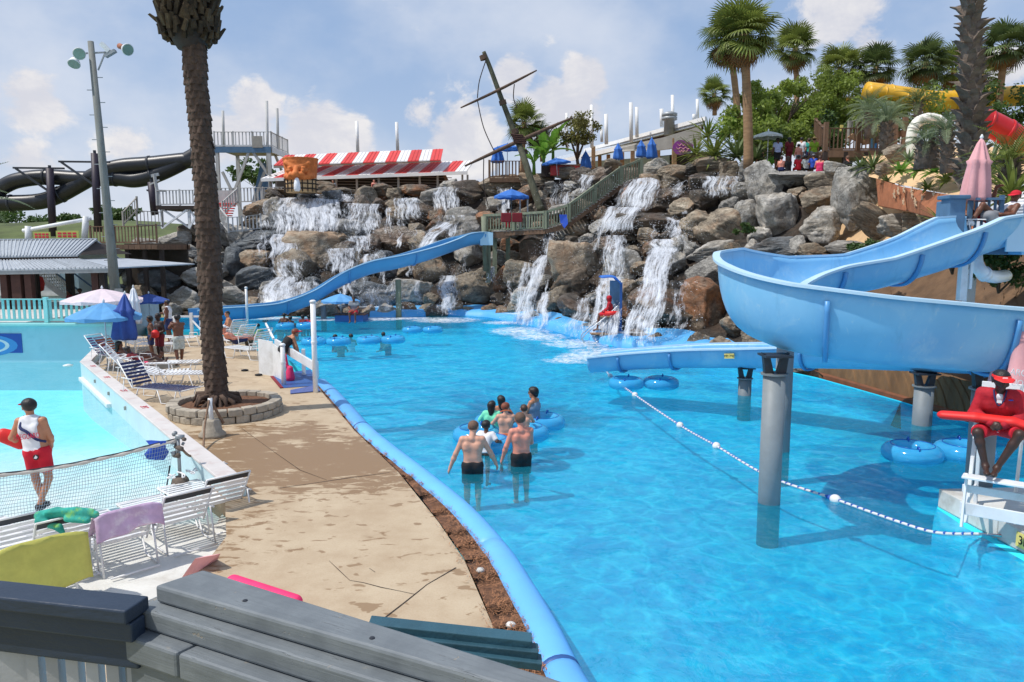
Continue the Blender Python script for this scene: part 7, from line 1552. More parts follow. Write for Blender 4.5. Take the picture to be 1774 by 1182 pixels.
 struct(MB().grid([[P(x, y, Y) for x, y, Y in row] for row in ([(1505, 306, 31), (1560, 320, 28), (1648, 338, 22.8), (1700, 350, 20)], [(1505, 300, 33), (1580, 300, 28), (1650, 320, 24), (1740, 340, 21)], [(1500, 275, 37), (1590, 272, 32), (1680, 290, 26), (1800, 300, 24)], [(1480, 262, 44), (1600, 255, 40), (1720, 255, 36), (1840, 255, 34)])]).build('sand_path', 'sand_path', smooth=True), 'sandy path rising behind the planter wall')
 for i, (px, py, Y, rpx, h, lab) in enumerate(((1650, 468, 18, 30, .9, 'dark plant under the slide start platform'), (1730, 500, 17.5, 40, 1.0, 'weeds in the shade under the slide start'), (1610, 440, 20, 26, .6, 'grass tuft on the brown bank'), (1500, 436, 24, 22, .4, 'small weeds between the rocks above the slide run'), (1290, 405, 33, 14, .5, 'green tuft between the veined boulder and the standing stones'))): bush(lab, P(px, py, Y), rpx * Y / F, h, 'leaf_bush', 900, 80 + i, .07)
 for px, py, Y, s, lab in ((1548, 268, 31, .5, 'sandy round rock at the foot of the arching palm'), (1530, 296, 30, .35, 'small rock on the sandy path'), (1660, 300, 24, .3, 'small rock below the rough palm')): rock(P(px, py, Y), (s * 1.4, s, s * .8), 'rock_tan', 4, None, lab)
 Yd = 39; t = thing('timber_deck', 'brown timber deck on posts behind the crowd', 'deck', tuple(P(1470, 275, Yd))); a = P(1428, 264, Yd); b = P(1532, 264, Yd); MB().box(((a.x + b.x) / 2, Yd + 2, a.z), (b.x - a.x, 4.2, .2)).build('floor', 'brown_wood', t); MB().bar(a + V((0, -.15, -.1)), b + V((0, -.15, -.1)), .08, .34).build('beam', 'brown_wood', t)
 for i in range(4): x = a.x + (b.x - a.x) * i / 3; MB().bar((x, Yd - .1, a.z - 1.6), (x, Yd - .1, a.z), .2, .2).build('post', 'dark_wood', t)
 MB().plate([P(1532, 232, 38), P(1570, 226, 36), P(1572, 234, 36), P(1534, 240, 38)], (0, 2.5, 0)).build('side_deck', 'brown_wood', t)
 for px in (1550, 1567): q = P(px, 236, 36.5); MB().bar((q.x, q.y, q.z - 2.3), (q.x, q.y, q.z + .9), .2, .2).build('post', 'brown_wood', t)
 railing([a + V((0, -.1, .05)), P(1484, 264, Yd) + V((0, -.1, .05)), b + V((0, -.1, .05))], 1.12, 'brown timber railing behind the crowd', 'brown_wood', gap=.2, bw=.06, postw=.2, post_step=1.8, posth=.3); railing([P(1428, 262, Yd + 1.5), P(1412, 240, Yd + 7)], 1.1, 'timber stair railing going up left of the deck', 'brown_wood', gap=.22, postw=.18); railing([P(1470, 246, Yd + 5), P(1540, 222, Yd + 6)], 1.1, 'timber ramp railing behind the deck', 'grey_wood', gap=.22, postw=.16)
 o = MB().plate([P(1470, 238, Yd + 1), P(1500, 250, Yd + 1), P(1500, 244, Yd + 1), P(1478, 231, Yd + 1)], (0, .2, 0)).build('tan_ramp_board', 'bark_palm'); tag(o, 'tan slanted board above the timber deck', 'board')
 for px, py, w, h, mt, lab in ((1514, 250, 15, 22, 'mural_blue', 'blue poster on the timber deck railing'), (1523, 222, 6, 11, 'sign_yellow', 'small yellow sign behind the timber deck'), (1458, 222, 5, 10, 'sign_yellow', 'yellow post sign left of the deck')): k = Yd / F; c = P(px, py, Yd + .25); o = MB().box(c, (w * k, .05, h * k)).build('poster', mt); tag(o, lab, 'sign')
 t = thing('blue_stair', 'blue metal stair tower behind the timber deck', 'stair', tuple(P(1430, 225, 52))); Ys = 52
 MB().bar(P(1410, 240, Ys), P(1448, 196, Ys), .1, .3).build('stringer', 'blue_paint', t); MB().bar(P(1410, 214, Ys), P(1448, 178, Ys), .08, .08).build('hand_rail', 'blue_paint', t)
 for i in range(10): p = P(1412 + i * 4, 238 - i * 4.6, Ys); MB().bar(p, p + V((0, 0, 1.0)), .05, .05).build('baluster', 'blue_paint', t)
 for px in (1411, 1430, 1449): q = P(px, 180, Ys); MB().bar((q.x, Ys, 8), (q.x, Ys, q.z), .14, .14).build('post', 'blue_paint', t)
 h = thing('yellow_hut', 'dull yellow start hut of the yellow slide', 'hut', tuple(P(1480, 190, 54))); MB().plate([P(1452, 200, 54), P(1508, 200, 54), P(1512, 165, 54), P(1452, 168, 54)], (0, 2, 0)).build('wall', 'yellow_slide', h); MB().plate([P(1500, 158, 54), P(1560, 168, 54), P(1540, 166, 57), P(1500, 155, 57)], (0, 0, .2)).build('roof', 'yellow_slide', h); MB().box(P(1470, 192, 53.8), (1.4, .1, 1.2)).build('door', 'dark_screen', h)
build_green()
def build_slide_deck():
 Y = 15.6; zf = 4.15; t = thing('slide_platform', 'blue railed start platform of the big slide at the upper right', 'platform', (9.6, 15.8, zf))
 MB().box((12.0, 16.9, zf - .12), (5.6, 3.6, .16)).build('floor', 'grey_wood', t); MB().box((12.0, 15.08, zf - .22), (5.6, .08, .3)).build('edge_beam', 'blue_paint', t); MB().box((9.18, 16.9, zf - .22), (.08, 3.6, .3)).build('edge_beam', 'blue_paint', t)
 for x, y in ((11.2, 15.2), (12.8, 15.2), (11.2, 18.4)): MB().bar((x, y, .3), (x, y, zf - .1), .20, .20).build('leg', 'white_paint', t)
 MB().bar((8.92, 14.9, P(1655, 520, 15).z), (8.92, 14.9, P(1655, 440, 15).z), .13, .13).build('prop', 'white_paint', t); MB().bar((9.05, 14.85, P(1662, 500, 15).z), (9.05, 14.85, P(1662, 445, 15).z), .05, .05).build('prop', 'white_paint', t)
 for px0, w in ((1661, .42),):
  q = P(px0, 372, 15.9); MB().box((q.x - .1, 15.95, zf + .30), (.34, .34, .95)).build('corner_post', 'blue_paint', t, bevel=.02); MB().box((q.x - .1, 15.95, zf + .80), (.46, .46, .08)).build('post_cap', 'blue_paint', t, bevel=.02)
 q = P(1640, 372, 16.4); MB().box((q.x, 16.5, zf + .3), (.24, .24, .9)).build('corner_post', 'blue_paint', t, bevel=.02)
 railing([V((9.75, 16.2, zf)), V((10.35, 16.1, zf))], .78, 'blue picket railing at the slide start behind the flume', 'blue_paint', gap=.12, bw=.05, postw=.08, top=(.2, .05)); railing([V((10.55, 15.5, zf)), V((13.2, 15.5, zf))], .9, 'blue railing right of the slide start', 'blue_paint', gap=.13, postw=.16)
 p = thing('drain_pipe', 'white bent drain pipe under the slide start', 'pipe', tuple(P(1700, 460, 15.6))); MB().tube(spline([P(1690, 438, 15.6), P(1692, 458, 15.5), P(1704, 474, 15.4), P(1722, 480, 15.6), P(1742, 478, 16.2)], 6), .13, 14).build('pipe', 'white_plastic', p, True); MB().tube([P(1703, 472, 15.4), P(1708, 478, 15.45)], .15, 14).build('collar', 'white_plastic', p, True)
 closed_umbrella('folded dusty pink umbrella beside the slide start platform', V((P(1683, 340, 16.3).x, 16.3, zf)), P(1683, 240, 16.3).z - zf, 'folded_pink', .26, .64, tilt=(0, .06), pleats=6)
 lounger('white strap chair of the lounging lifeguard at the slide start', V((P(1728, 340, 16.2).x + .25, 16.3, zf + .02)), R(185), 1.0, scale=.9, group=None)
 tb = MB().lathe([(.09, 0), (.10, .22), (.09, .24)], 12, (P(1762, 385, 15.3).x, 15.3, zf)).build('toy_bucket', 'bright_green', None, True); tag(tb, 'small bright green bucket at the right edge of the slide platform', 'bucket')
build_slide_deck()
def build_furniture():
 D = lambda x, y: G(x, y, .05)
 umbrella('pink and white open umbrella, the tallest on the left deck', D(184, 610), 2.35, 1.42, 'canopy_pink', sag=.38); umbrella('light blue open umbrella in front of the pink one', D(187, 638), 2.12, 1.14, 'canopy_light', sag=.42)
 umbrella('navy blue open umbrella behind the folded umbrella', V((P(258, 520, 36).x, 36, .05)), P(258, 511, 36).z, .95, 'canopy_navy', sag=.32)
 closed_umbrella('folded navy umbrella standing on the left deck', D(219, 640), 2.42, 'canopy_navy', .33, .60, tilt=(0, .04), pleats=6); closed_umbrella('folded pale umbrella just behind the navy folded one', D(236, 622), 2.5, 'cloth_white', .22, .5, tilt=(0, .02))
 for i, (px, py, rot, back, lab, strap) in enumerate(((300, 668, 5, .25, 'white strap lounger lying flat in the sun, right of the folded umbrella', 'white_plastic'), (270, 648, 8, .3, 'white strap lounger lying flat behind the nearest flat one', 'white_plastic'), (262, 693, -20, 1.0, 'lounger with a navy towel over its back, nearest the planter', 'cloth_navy'),
             (245, 668, 20, .9, 'empty lounger frame by the wall top', 'white_plastic'), (228, 650, 15, .9, 'lounger beside the wall behind the empty frame', 'white_plastic'), (195, 632, -20, .85, 'lounger with purple straps in the umbrella shade', 'cloth_purple'), (212, 636, -15, .85, 'lounger with orange straps in the umbrella shade', 'cloth_orange'),
             (200, 606, 10, .9, 'lounger in the shade of the pink umbrella', 'white_plastic'), (252, 612, 0, .3, 'flat lounger in the shade behind the three standing boys', 'white_plastic'), (330, 600, 170, .3, 'flat lounger beside the white end rail', 'white_plastic'),
             (415, 606, 140, .9, 'lounger of the man in the white cap at the pool edge', 'white_plastic'), (402, 594, 140, .9, 'lounger behind the man in the white cap', 'white_plastic'), (440, 622, 150, 1.1, 'tipped up lounger next to the white ramp panel', 'white_plastic'))):
  lounger(lab, D(px, py), R(rot), back, strap=strap)
 for px, py, h, r, lab in ((547, 680, 2.42, .07, 'tall white post at the corner of the pool ramp'), (492, 667, 1.12, .065, 'short white post at the near end of the ramp rail'), (429, 566, 1.9, .06, 'thin white post in the water by the slide end')):
  o = thing('white_post', lab, 'post', tuple(D(px, py))); put('post', MB().tube([(0, 0, 0), (0, 0, h)], r, 14).mesh('post', 'white_plastic', True), o); put('cap', MB().lathe([(r * 1.25, 0), (r * 1.25, .04), (r * .6, .07)], 14, (0, 0, h)).mesh('cap', 'white_plastic', True), o); put('collar', MB().lathe([(r * 1.18, 0), (r * 1.18, .05)], 14, (0, 0, h * .55)).mesh('collar', 'white_plastic'), o)
 t = thing('ramp_rail', 'white panelled entry rail and sloping beam leading into the pool', 'rail', tuple(D(492, 660)))
 MB().plate([D(449, 648), D(474, 652), D(474, 652) + V((0, 0, 1.05)), D(449, 648) + V((0, 0, 1.08))], (0, .06, 0)).build('panel', 'white_paint', t); MB().plate([D(474, 652), D(490, 660), D(490, 660) + V((0, 0, .9)), D(474, 652) + V((0, 0, 1.0))], (0, .06, 0)).build('panel', 'white_paint', t)
 MB().bar(D(474, 652) + V((0, .3, .98)), D(549, 672) + V((0, .05, .55)), .07, .24).build('sloping_beam', 'white_paint', t); MB().bar(D(527, 650) + V((0, 0, 0)), D(527, 650) + V((0, 0, .8)), .1, .1).build('far_post', 'white_paint', t); MB().bar(D(549, 655), D(549, 655) + V((0, 0, .5)), .1, .1).build('far_post', 'white_paint', t); MB().bar(D(462, 600) + V((0, 0, .9)), D(476, 640) + V((0, 0, .98)), .06, .06).build('hand_rail', 'white_paint', t)
 fl = MB().add([tuple(G(x, y, .062)) for x, y in ((472, 650), (538, 640), (552, 668), (492, 672), (480, 664))], [(0, 1, 2, 3, 4)]).build('ramp_floor', 'coping_dark', None); tag(fl, 'wet blue floor patch at the top of the pool ramp', 'ramp'); fe = MB().bar(G(471, 652, .07), G(488, 672, .07), .09, .02).build('red_edge', 'cloth_maroon', fl)
 m = MB().plate([G(503, 677, .06), G(548, 668, .06), G(552, 674, .06), G(555, 678, .06), G(503, 683, .06)], (0, 0, .02)).build('door_mat', 'mat_blue'); tag(m, 'grey-blue mat on the deck at the tall white post', 'mat')
 for px, py in ((424, 643), (448, 651)): o = MB().lathe([(.04, 0), (.11, .01), (.12, .04), (.05, .06)], 8, D(px, py)).build('flip_flop', 'cloth_black', None, True); tag(o, ('left' if px < 430 else 'right') + ' of two dark flip-flops lying on the deck', 'sandal')
 t = thing('end_rail', 'white rail with posts at the far end of the deck', 'railing', tuple(D(330, 578)))
 for px in (303, 333, 350): MB().bar(D(px, 581), D(px, 581) + V((0, 0, 1.0 if px == 333 else .85)), .12, .12).build('post', 'white_paint', t)
 MB().bar(D(303, 581) + V((0, 0, .84)), D(352, 581) + V((0, 0, .84)), .07, .08).build('top_rail', 'white_paint', t); MB().bar(D(333, 581) + V((0, 0, .7)), D(350, 583) + V((0, 0, .25)), .05, .06).build('brace', 'white_paint', t)
 c = D(368, 756); t = thing('stanchion', 'white stanchion in a cone of concrete before the stone planter', 'stanchion', tuple(c)); put('base', MB().lathe([(.27, 0), (.27, .06), (.20, .12), (.17, .32), (.14, .36)], 18).mesh('base', 'stone_block', True), t); put('pole', MB().tube([(0, 0, .3), (-.01, 0, .80)], .045, 10).mesh('pole', 'white_paint', True), t)
 c2 = G(314, 862, -.26); t2 = thing('net_stand', 'battered net post in an upturned cement bucket with old metal winch', 'net post', tuple(c2)); put('bucket', MB().lathe([(.24, 0), (.20, .06), (.13, .32), (.10, .36)], 16).mesh('bucket', 'bucket_cement', True), t2); put('pole', MB().tube([(0, 0, .3), (0, 0, 1.05)], .03, 8).mesh('pole', 'galv', True), t2)
 for k in range(9): put('winch_part', MB().tube([(random.uniform(-.1, .1), random.uniform(-.08, .08), .72 + .045 * k), (random.uniform(-.12, .12), random.uniform(-.08, .08), .74 + .045 * k)], random.uniform(.025, .05), 8).mesh('winch_part', 'galv' if k % 3 else 'bucket_cement', True), t2)
 put('prop', MB().tube([(-.25, -.05, 0), (-.16, 0, .55)], .015, 6).mesh('prop', 'dark_metal'), t2)
 pa = c + V((-.02, 0, .80)); pb = c2 + V((.05, .05, .80)); o = MB().tube(spline([pa, pa.lerp(pb, .15) + V((-.05, 0, -.42)), pa.lerp(pb, .5) + V((.05, 0, -.62)), pa.lerp(pb, .8) + V((0, 0, -.32)), pb], 8), .022, 7).build('slack_rope', 'rope_brown', None, True); tag(o, 'brown slack rope between the stanchion and the net post', 'rope')
 o = MB().tube(spline([pa, pa + V((.12, .05, -.3)), pa + V((.22, .1, -.55))], 6), .03, 7).build('hanging_rope', 'rope_brown', None, True); tag(o, 'short brown rope end hanging from the stanchion', 'rope')
 L1 = V((-9.6, 10.4, .60)); R1 = c2 + V((-.05, 0, .98)); bl = V((-9.3, 9.75, -.25)); br = c2 + V((-.25, -.05, .02)); t = thing('barrier_net', 'sagging barrier net with a stained white top band across the left pool', 'net', tuple(R1))
 def npt(u, v): top = L1.lerp(R1, u) + V((0, 0, -.22 * math.sin(math.pi * u) ** 1.0)); b = bl.lerp(br, u); return top.lerp(b, v) + V((.02 * math.sin(u * 40 + v * 6), .03 * math.sin(u * 23 + v * 9) * math.sin(math.pi * v), 0))
 sp_ = [npt(i / 60, 0) for i in range(61)]; MB().tube(sp_, [.03 + .008 * math.sin(i * 1.7) for i in range(61)], 8).build('top_band', 'net_band', t, True); MB().tube([p + V((0, -.01, .035)) for p in sp_[::3]], .009, 5).build('tie_cord', 'dark_metal', t)
 b = MB(); nu = 120; nv = 15; e = .0035
 for i in range(nu + 1):
  q = [npt(i / nu, k / nv) for k in range(nv + 1)]
  for a, c_ in zip(q[:-1], q[1:]): s = V((e, 0, 0)); b.add([a - s, a + s, c_ + s, c_ - s], [(0, 1, 2, 3)])
 for k in range(1, nv + 1):
  q = [npt(i / nu, k / nv) for i in range(nu + 1)]
  for a, c_ in zip(q[:-1], q[1:]): s = V((0, 0, e)); b.add([a - s, a + s, c_ + s, c_ - s], [(0, 1, 2, 3)])
 o = b.build('mesh', 'net_cord', t, recalc=False)
 q = R1 + V((-.28, -.05, .02)); rows = [[q + V((x + .03 * math.sin(k * 2 + x * 9), -.03 - .05 * math.sin(k + x * 14), -.07 * k + (.06 * x if k < 5 else .2 * abs(x)))) for x in (-.16, -.08, 0, .08, .16)] for k in range(6)]
 o = MB().grid(rows).build('blue_cloth', 'cloth_blue', None, True, recalc=False); tag(o, 'torn blue cloth hanging from the end of the barrier net', 'cloth')
 zb = -.265; NB = V((math.cos(R(136)), math.sin(R(136)), 0)) * .55
 for i, (px, py, rot, lab) in enumerate(((22, 1005, 136, 'white strap lounger at the lower left edge with a dark headband'), (120, 1003, 136, 'white strap lounger under the green patterned towel'), (226, 988, 136, 'white strap lounger under the lilac towel'), (330, 950, 136, 'white strap lounger in the row right of the lilac towel'), (398, 915, 136, 'last white strap lounger of the row next to the tan walkway'))):
  c = G(px, py, zb); o = lounger(lab, c + NB, R(rot), 1.0, group='near row of white loungers', sh=.27, bl=.66)
  hb = put('head_band', box_mesh('headband', 'head_band', (.10, .68, .03), 'dark_metal'), o, (-.25 - math.cos(1.0) * .58, 0, .27 + math.sin(1.0) * .58 + .02), (0, 1.0, 0))
 c = G(80, 1062, zb); yl = lounger('lounger wrapped in a yellow towel in the lower left corner', c + NB, R(136), 1.05, group='near row of white loungers', sh=.27, bl=.66)
 def drape(label, px, py, w, drop, mat, seed, name='towel', base=zb, lift=.93, back=.0, depth=.30, rot=136):
  c = G(px, py, base) + V((0, .0, 0)); rr = []; nzs = random.Random(seed)
  d = V((math.cos(R(rot - 90)), math.sin(R(rot - 90)), 0)); nn = V((-d.y, d.x, 0))
  for k in range(19):
   v = k / 18; row = []
   for i in range(17):
    u = i / 16 - .5; f = math.sin(u * 17 + seed) * .018 * (abs(v - .38) * 2 + .2) + .015 * noise.noise(V((u * 5, v * 5, seed)))
    if v < .38: s = (.38 - v) / .38; p = nn * (.03 + s * depth) + V((0, 0, -s * depth * 1.15))
    else: s = (v - .38) / .62; p = nn * (-.03 - .05 * s) + V((0, 0, -s * drop * (1 + .12 * math.sin(u * 6 + seed))))
    row.append(c + d * u * w * (1 + .05 * v) + p + V((0, 0, lift - .06 * (2 * abs(u)) ** 4)) - nn * f)
   rr.append(row)
  o = MB().grid(rr).build(name, mat, None, True, recalc=False); s = o.modifiers.new('thickness', 'SOLIDIFY'); s.thickness = .012; return tag(o, label, 'towel')
 def top_of(px, py): c = G(px, py, zb) + NB; bx = -.25 - math.cos(1.0) * .66; return c + V((math.cos(R(136)) * bx, math.sin(R(136)) * bx, 0))
 for (px, py, w, drop, mat, seed, lab) in ((226, 988, .80, .30, 'cloth_lilac', 3, 'lilac and white towel hung over a lounger back'),):
  q = top_of(px, py); o = drape(lab, px, py, w, drop, mat, seed, lift=.27 + math.sin(1.0) * .66 + .05); o.location = (q.x - G(px, py, zb).x, q.y - G(px, py, zb).y, 0)
 q = G(80, 1062, zb) + NB; bx = -.25 - math.cos(1.05) * .66; o = drape('large plain yellow towel over the nearest lounger back', 80, 1062, .92, .62, 'cloth_yellow', 8, lift=.27 + math.sin(1.05) * .66 + .07); o.location = (NB.x + math.cos(R(136)) * bx, NB.y + math.sin(R(136)) * bx, 0)
 q = top_of(120, 1003); zt = zb + .27 + math.sin(1.0) * .66; rr = []
 pr = [dict(a=np.array((q.x + x0, q.y + y0, zt + z0)), b=np.array((q.x + x1, q.y + y1, zt + z1)), ra=r0, rb=r1, k=.03) for x0, y0, z0, x1, y1, z1, r0, r1 in ((-.33, 0, .02, -.12, .02, .05, .06, .07), (-.12, .02, .05, .10, .0, .06, .065, .06), (.1, 0, .06, .36, .02, .03, .06, .045), (-.30, -.06, -.03, -.05, -.08, -.10, .05, .04), (-.05, -.08, -.1, .0, -.09, -.16, .045, .03), (.05, -.05, 0, .3, -.06, -.02, .045, .04), (-.2, -.05, .08, .05, -.03, .10, .03, .035), (.12, .03, .09, .32, .02, .08, .03, .025))]
 o = put('towel', sdf_mesh('towel', pr, .012, 'cloth_teal')); tag(o, 'crumpled teal and green patterned towel on a lounger back', 'towel')
 b = MB()
 for k in range(7): b.tube(spline([G(300 + k * 14, 872 - k * 4, zb) + V((random.uniform(-.1, .1), random.uniform(-.1, .1), .45 + .03 * math.sin(j * 2 + k))) for j in range(5)], 4), .012, 5)
 o = b.build('tangled_cord', 'rope_white', None, True); tag(o, 'tangled white cord lying over the backs of the near loungers', 'cord')
 k = MB().box(G(385, 842, -.26) + V((0, .1, .12)), (.36, .3, .3)).build('concrete_block', 'bucket_cement', None, bevel=.03); tag(k, 'dark broken concrete block at the near end of the low wall', 'block')
 b = MB().plate([V((-1.45, 2.95, .15)), V((-1.02, 2.75, .15)), V((-1.02, 2.75, 1.1)), V((-1.45, 2.95, 1.1))], (0, .05, 0));
 for px, py, rot, lab in ((872, 573, 0, 'swim rings drifting empty near the far pool edge'),): swim_ring(lab, G(732, 574), .1, .95)
 for px, py, rot, sc, dbl, lab in ((512, 572, .2, .95, 1, 'double ring beside two boys below the slide'), (565, 600, .1, 1.0, 1, 'double ring of the swimmer in red'), (660, 597, .2, 1.0, 1, 'double ring with two children, right of the swimmer group'),
          (1115, 668, .05, 1.0, 1, 'empty double ring drifting below the low slide end'), (1625, 790, .1, 1.05, 1, 'double ring in the shade beside the right platform'), (868, 757, .15, 1.0, 1, 'nearest double ring held by the group of bathers'), (900, 737, .0, 1.0, 1, 'second double ring behind the two standing boys'), (848, 775, .35, .9, 0, 'single ring between the two standing boys')):
  swim_ring(lab, G(px, py - (5 if py < 615 else 0)), rot, sc, bool(dbl))
 c = G(608, 556); t = thing('lifeguard_island', 'small dark blue platform on the far pool edge under the lifeguard umbrella', 'platform', tuple(c)); put('hull', MB().prism([(-.75, -.5), (.75, -.5), (.85, .5), (-.85, .5)], -.1, .34).mesh('hull', 'coping_dark'), t); put('deck', MB().box((0, 0, .37), (1.75, 1.1, .06)).mesh('deck', 'red_wood'), t)
 umbrella('light blue umbrella over the lifeguard on the far pool edge', c + V((-.55, .1, .4)), P(590, 509, 40.5).z - .4, 1.05, 'canopy_light', sag=.36)
 base = G(1040, 596); t = thing('lifeguard_chair', 'blue hooded lifeguard chair with looped handrails in front of the falls', 'chair', tuple(base))
 c = base + V((.45, .6, 0)); MB().box(c + V((.15, .25, .35)), (.62, .7, .9)).build('pedestal', 'blue_paint', t, bevel=.03); MB().box(c + V((-.25, -.05, .36)), (1.1, .6, .05)).build('foot_board', 'bark_palm', t, bevel=.01); MB().box(c + V((-.02, .1, 1.08)), (.75, .62, .05)).build('seat', 'bark_palm', t, bevel=.01)
 MB().plate([c + V(p) for p in ((.05, .56, .5), (.40, .10, .5), (.40, .10, 2.55), (.05, .56, 2.55))], (.05, 0, 0)).build('back_panel', 'blue_paint', t); rows = []
 for k in range(9): a = k / 8; x = .42 - .35 * math.sin(a * 1.57) - .8 * max(0, a - .4); z = 2.5 + .30 * math.sin(min(1, a * 1.6) * 1.57) - .08 * max(0, a - .6); rows.append([c + V((x, -.32, z - .05)), c + V((x, .2, z)), c + V((x, .66, z - .05))])
 o = MB().grid(rows).build('hood', 'canopy_blue', t, True); o.modifiers.new('thickness', 'SOLIDIFY').thickness = .05
 for y in (-.2, .55): MB().bar(c + V((.42, y, 0)), c + V((.42, y, 2.5)), .10, .07).build('frame_post', 'coping_dark', t)
 for y in (-.32, .40): MB().tube(spline([c + V(p) for p in ((.3, y, 1.55), (-.2, y, 1.1), (-.95, y, .45), (-1.15, y, .15), (-.95, y, -.08), (-.6, y, .02), (-.5, y, .1))], 6), .026, 8).build('loop_rail', 'chrome', t, True); MB().tube([c + V((-.62, y, .05)), c + V((-.72, y, -.25))], .024, 8).build('rail_leg', 'chrome', t)
 closed_umbrella('folded pink umbrella with white print behind the seated lifeguard', V((P(1794, 700, 10.2).x, 10.45, .30)), 2.95, 'folded_pink', .46, .50, tilt=(0, .03), pleats=6)
 q = P(1757, 648, 9.92); u = bpy.data.objects[[o.name for o in bpy.data.objects if o.name.startswith('folded_umbrella')][-1]]
 for s, dy, sz in (('ARG', .0, .13), ('UO', -.14, .12)): text(s, sz, 'print_white', u, frame(q + V((0, 0, dy)) - u.location, (1, .15, -.1), (0, 0, 1)))
build_furniture()
def deckp(px, py, z=.05): return G(px, py, z)
def at_head(px, pyh, Y, h): q = P(px, pyh, Y); q.z -= h; return q
def bend(base, **k): d = dict(base); d.update(k); return d
def build_people():
 ft = G(76, 884, -.27)
 pose = bend(STAND, pel=(-.03, 0, .95), wai=(-.05, 0, 1.09), che=(-.07, .0, 1.29), nec=(-.085, 0, 1.475), hea=(-.11, .03, 1.63), shL=(-.265, .02, 1.415), shR=(.095, -.02, 1.43), elL=(-.37, -.02, 1.17), wrL=(-.30, .16, 1.03), haL=(-.24, .24, 1.02), elR=(.165, .03, 1.15), wrR=(.10, .17, .97), haR=(.04, .22, .92), hiL=(-.12, 0, .92), hiR=(.06, 0, .92), knL=(-.09, .02, .50), knR=(.09, .04, .50), anL=(-.02, .05, .09), anR=(-.02, -.10, .09), toL=(-.05, .22, .03), toR=(-.06, .06, .03))
 p = person('lifeguard in white tank top and red shorts walking in the left pool, back turned', ft, .12, 1.80, pose, 'skin_tan', [('tank', 'cloth_white'), ('shorts', 'cloth_red', .70), ('cap', 'cloth_black', 'cloth_red'), ('visor', 'cloth_red'), ('shoes', 'cloth_black'), ('strap', 'cloth_navy')], 'hair_black', 'short', .012, look=(.85, -.05), hands=True)
 J, hd, fc, s = SEGS[p.name]; c = J['che'] - np.array((0, .150, .07)) * s
 text('LIFEGUARD', .075, 'print_red', p, frame(c + np.array((0, -.035, 0)), (1, .0, .10), (0, 0, 1)) @ Matrix.Diagonal((1, 1.55, 1, 1)))
 em = J['pel'] + np.array((.06, -.172, -.06)); o = put('emblem', MB().lathe([(.045, 0), (.042, .006)], 12).mesh('emblem', 'print_black'), p, em, (math.pi / 2, 0, 0)); put('emblem_mark', MB().add([(-.03, 0, -.02), (.01, 0, -.03), (.03, 0, 0), (0, 0, .03)], [(0, 1, 2, 3)]).mesh('emblem_mark', 'print_white'), p, em + np.array((0, -.009, .005)))
 rt = [dict(a=np.array(a, float), b=np.array(b, float), ra=r0, rb=r1, k=.06) for a, b, r0, r1 in (((-.56, .02, 1.25), (-.36, .10, 1.16), .085, .10), ((-.36, .10, 1.16), (-.20, .20, 1.06), .10, .07), ((-.56, .0, 1.18), (-.34, .07, 1.06), .07, .08))]
 rt = [dict(q, a=q['a'] + np.array(ft), b=q['b'] + np.array(ft)) for q in rt]; o = put('rescue_tube', sdf_mesh('rescue_tube', rt, .016, 'rubber_red')); tag(o, 'red rescue tube under the arm of the lifeguard in the left pool', 'rescue tube')
 sc = STC; yaw = R(146); root = V((STC.x - .20, STC.y - .06, .30 + 1.20 + .04 - .50))
 pose = bend(SIT, wai=(0, .03, .65), che=(0, .10, .84), nec=(0, .17, 1.01), hea=(.0, .23, 1.15), shL=(-.185, .14, .96), shR=(.185, .14, .96), elL=(-.27, .17, .68), elR=(.27, .17, .68), wrL=(-.07, .37, .62), wrR=(.07, .37, .63), haL=(.02, .46, .58), haR=(-.02, .47, .60), knL=(-.24, .43, .53), knR=(.20, .45, .50), anL=(-.03, .44, .07), anR=(.09, .47, .09), toL=(-.01, .58, .02), toR=(.07, .61, .03))
 p = person('lifeguard in red jacket, visor and shorts sitting on the white chair, hands folded', root, yaw, 1.78, pose, 'skin_dark', [('jacket', 'jacket_red'), ('shorts', 'cloth_red', .9), ('visor', 'rubber_red')], 'hair_black', 'short', .009, look=(.35, -.15), face=True, hands=True)
 J, hd, fc, s = SEGS[p.name]
 vp = MB().plate([hd(-.03, .118, .062), hd(.03, .118, .062), hd(.028, .116, .082), hd(-.028, .116, .082)], (0, .004, 0)).mesh('visor_print', 'print_white'); put('visor_print', vp, p)
 bib = [dict(a=J['che'] + np.array((0, .085, .10)) * s, b=J['wai'] + np.array((0, .085, .03)) * s, ra=.055, rb=.05, k=.02)]; put('shirt_front', sdf_mesh('shirt_front', bib, .01, 'cloth_white'), p); put('lanyard', MB().tube(spline([J['nec'] + np.array((-.07, .05, .02)), J['che'] + np.array((-.05, .165, .08)), J['che'] + np.array((0, .175, .0)), J['che'] + np.array((.05, .165, .08)), J['nec'] + np.array((.07, .05, .02))], 5), .010, 6).mesh('lanyard', 'cloth_navy', True), p); put('badge', MB().box(J['che'] + np.array((0, .185, .05)), (.055, .01, .035)).mesh('badge', 'print_white'), p)
 put('chest_patch', MB().lathe([(.03, 0), (.028, .012)], 10, J['che'] + np.array((-.12, .125, .07))).mesh('chest_patch', 'cloth_blue', True), p)
 rm = Matrix.Rotation(yaw, 3, 'Z'); rt = [dict(a=np.array(root + rm @ V(a)), b=np.array(root + rm @ V(b)), ra=r0, rb=r1, k=.03, sq=(np.array((0, 0, 1.0)), 1.5)) for a, b, r0, r1 in (((.60, .30, .66), (.25, .34, .68), .085, .09), ((.25, .34, .68), (-.15, .32, .67), .09, .09), ((-.15, .32, .67), (-.62, .30, .56), .09, .085))]
 o = put('rescue_tube', sdf_mesh('rescue_tube', rt, .012, 'rubber_red')); tag(o, 'long red rescue tube across the lap of the seated lifeguard', 'rescue tube')
 w = -.72
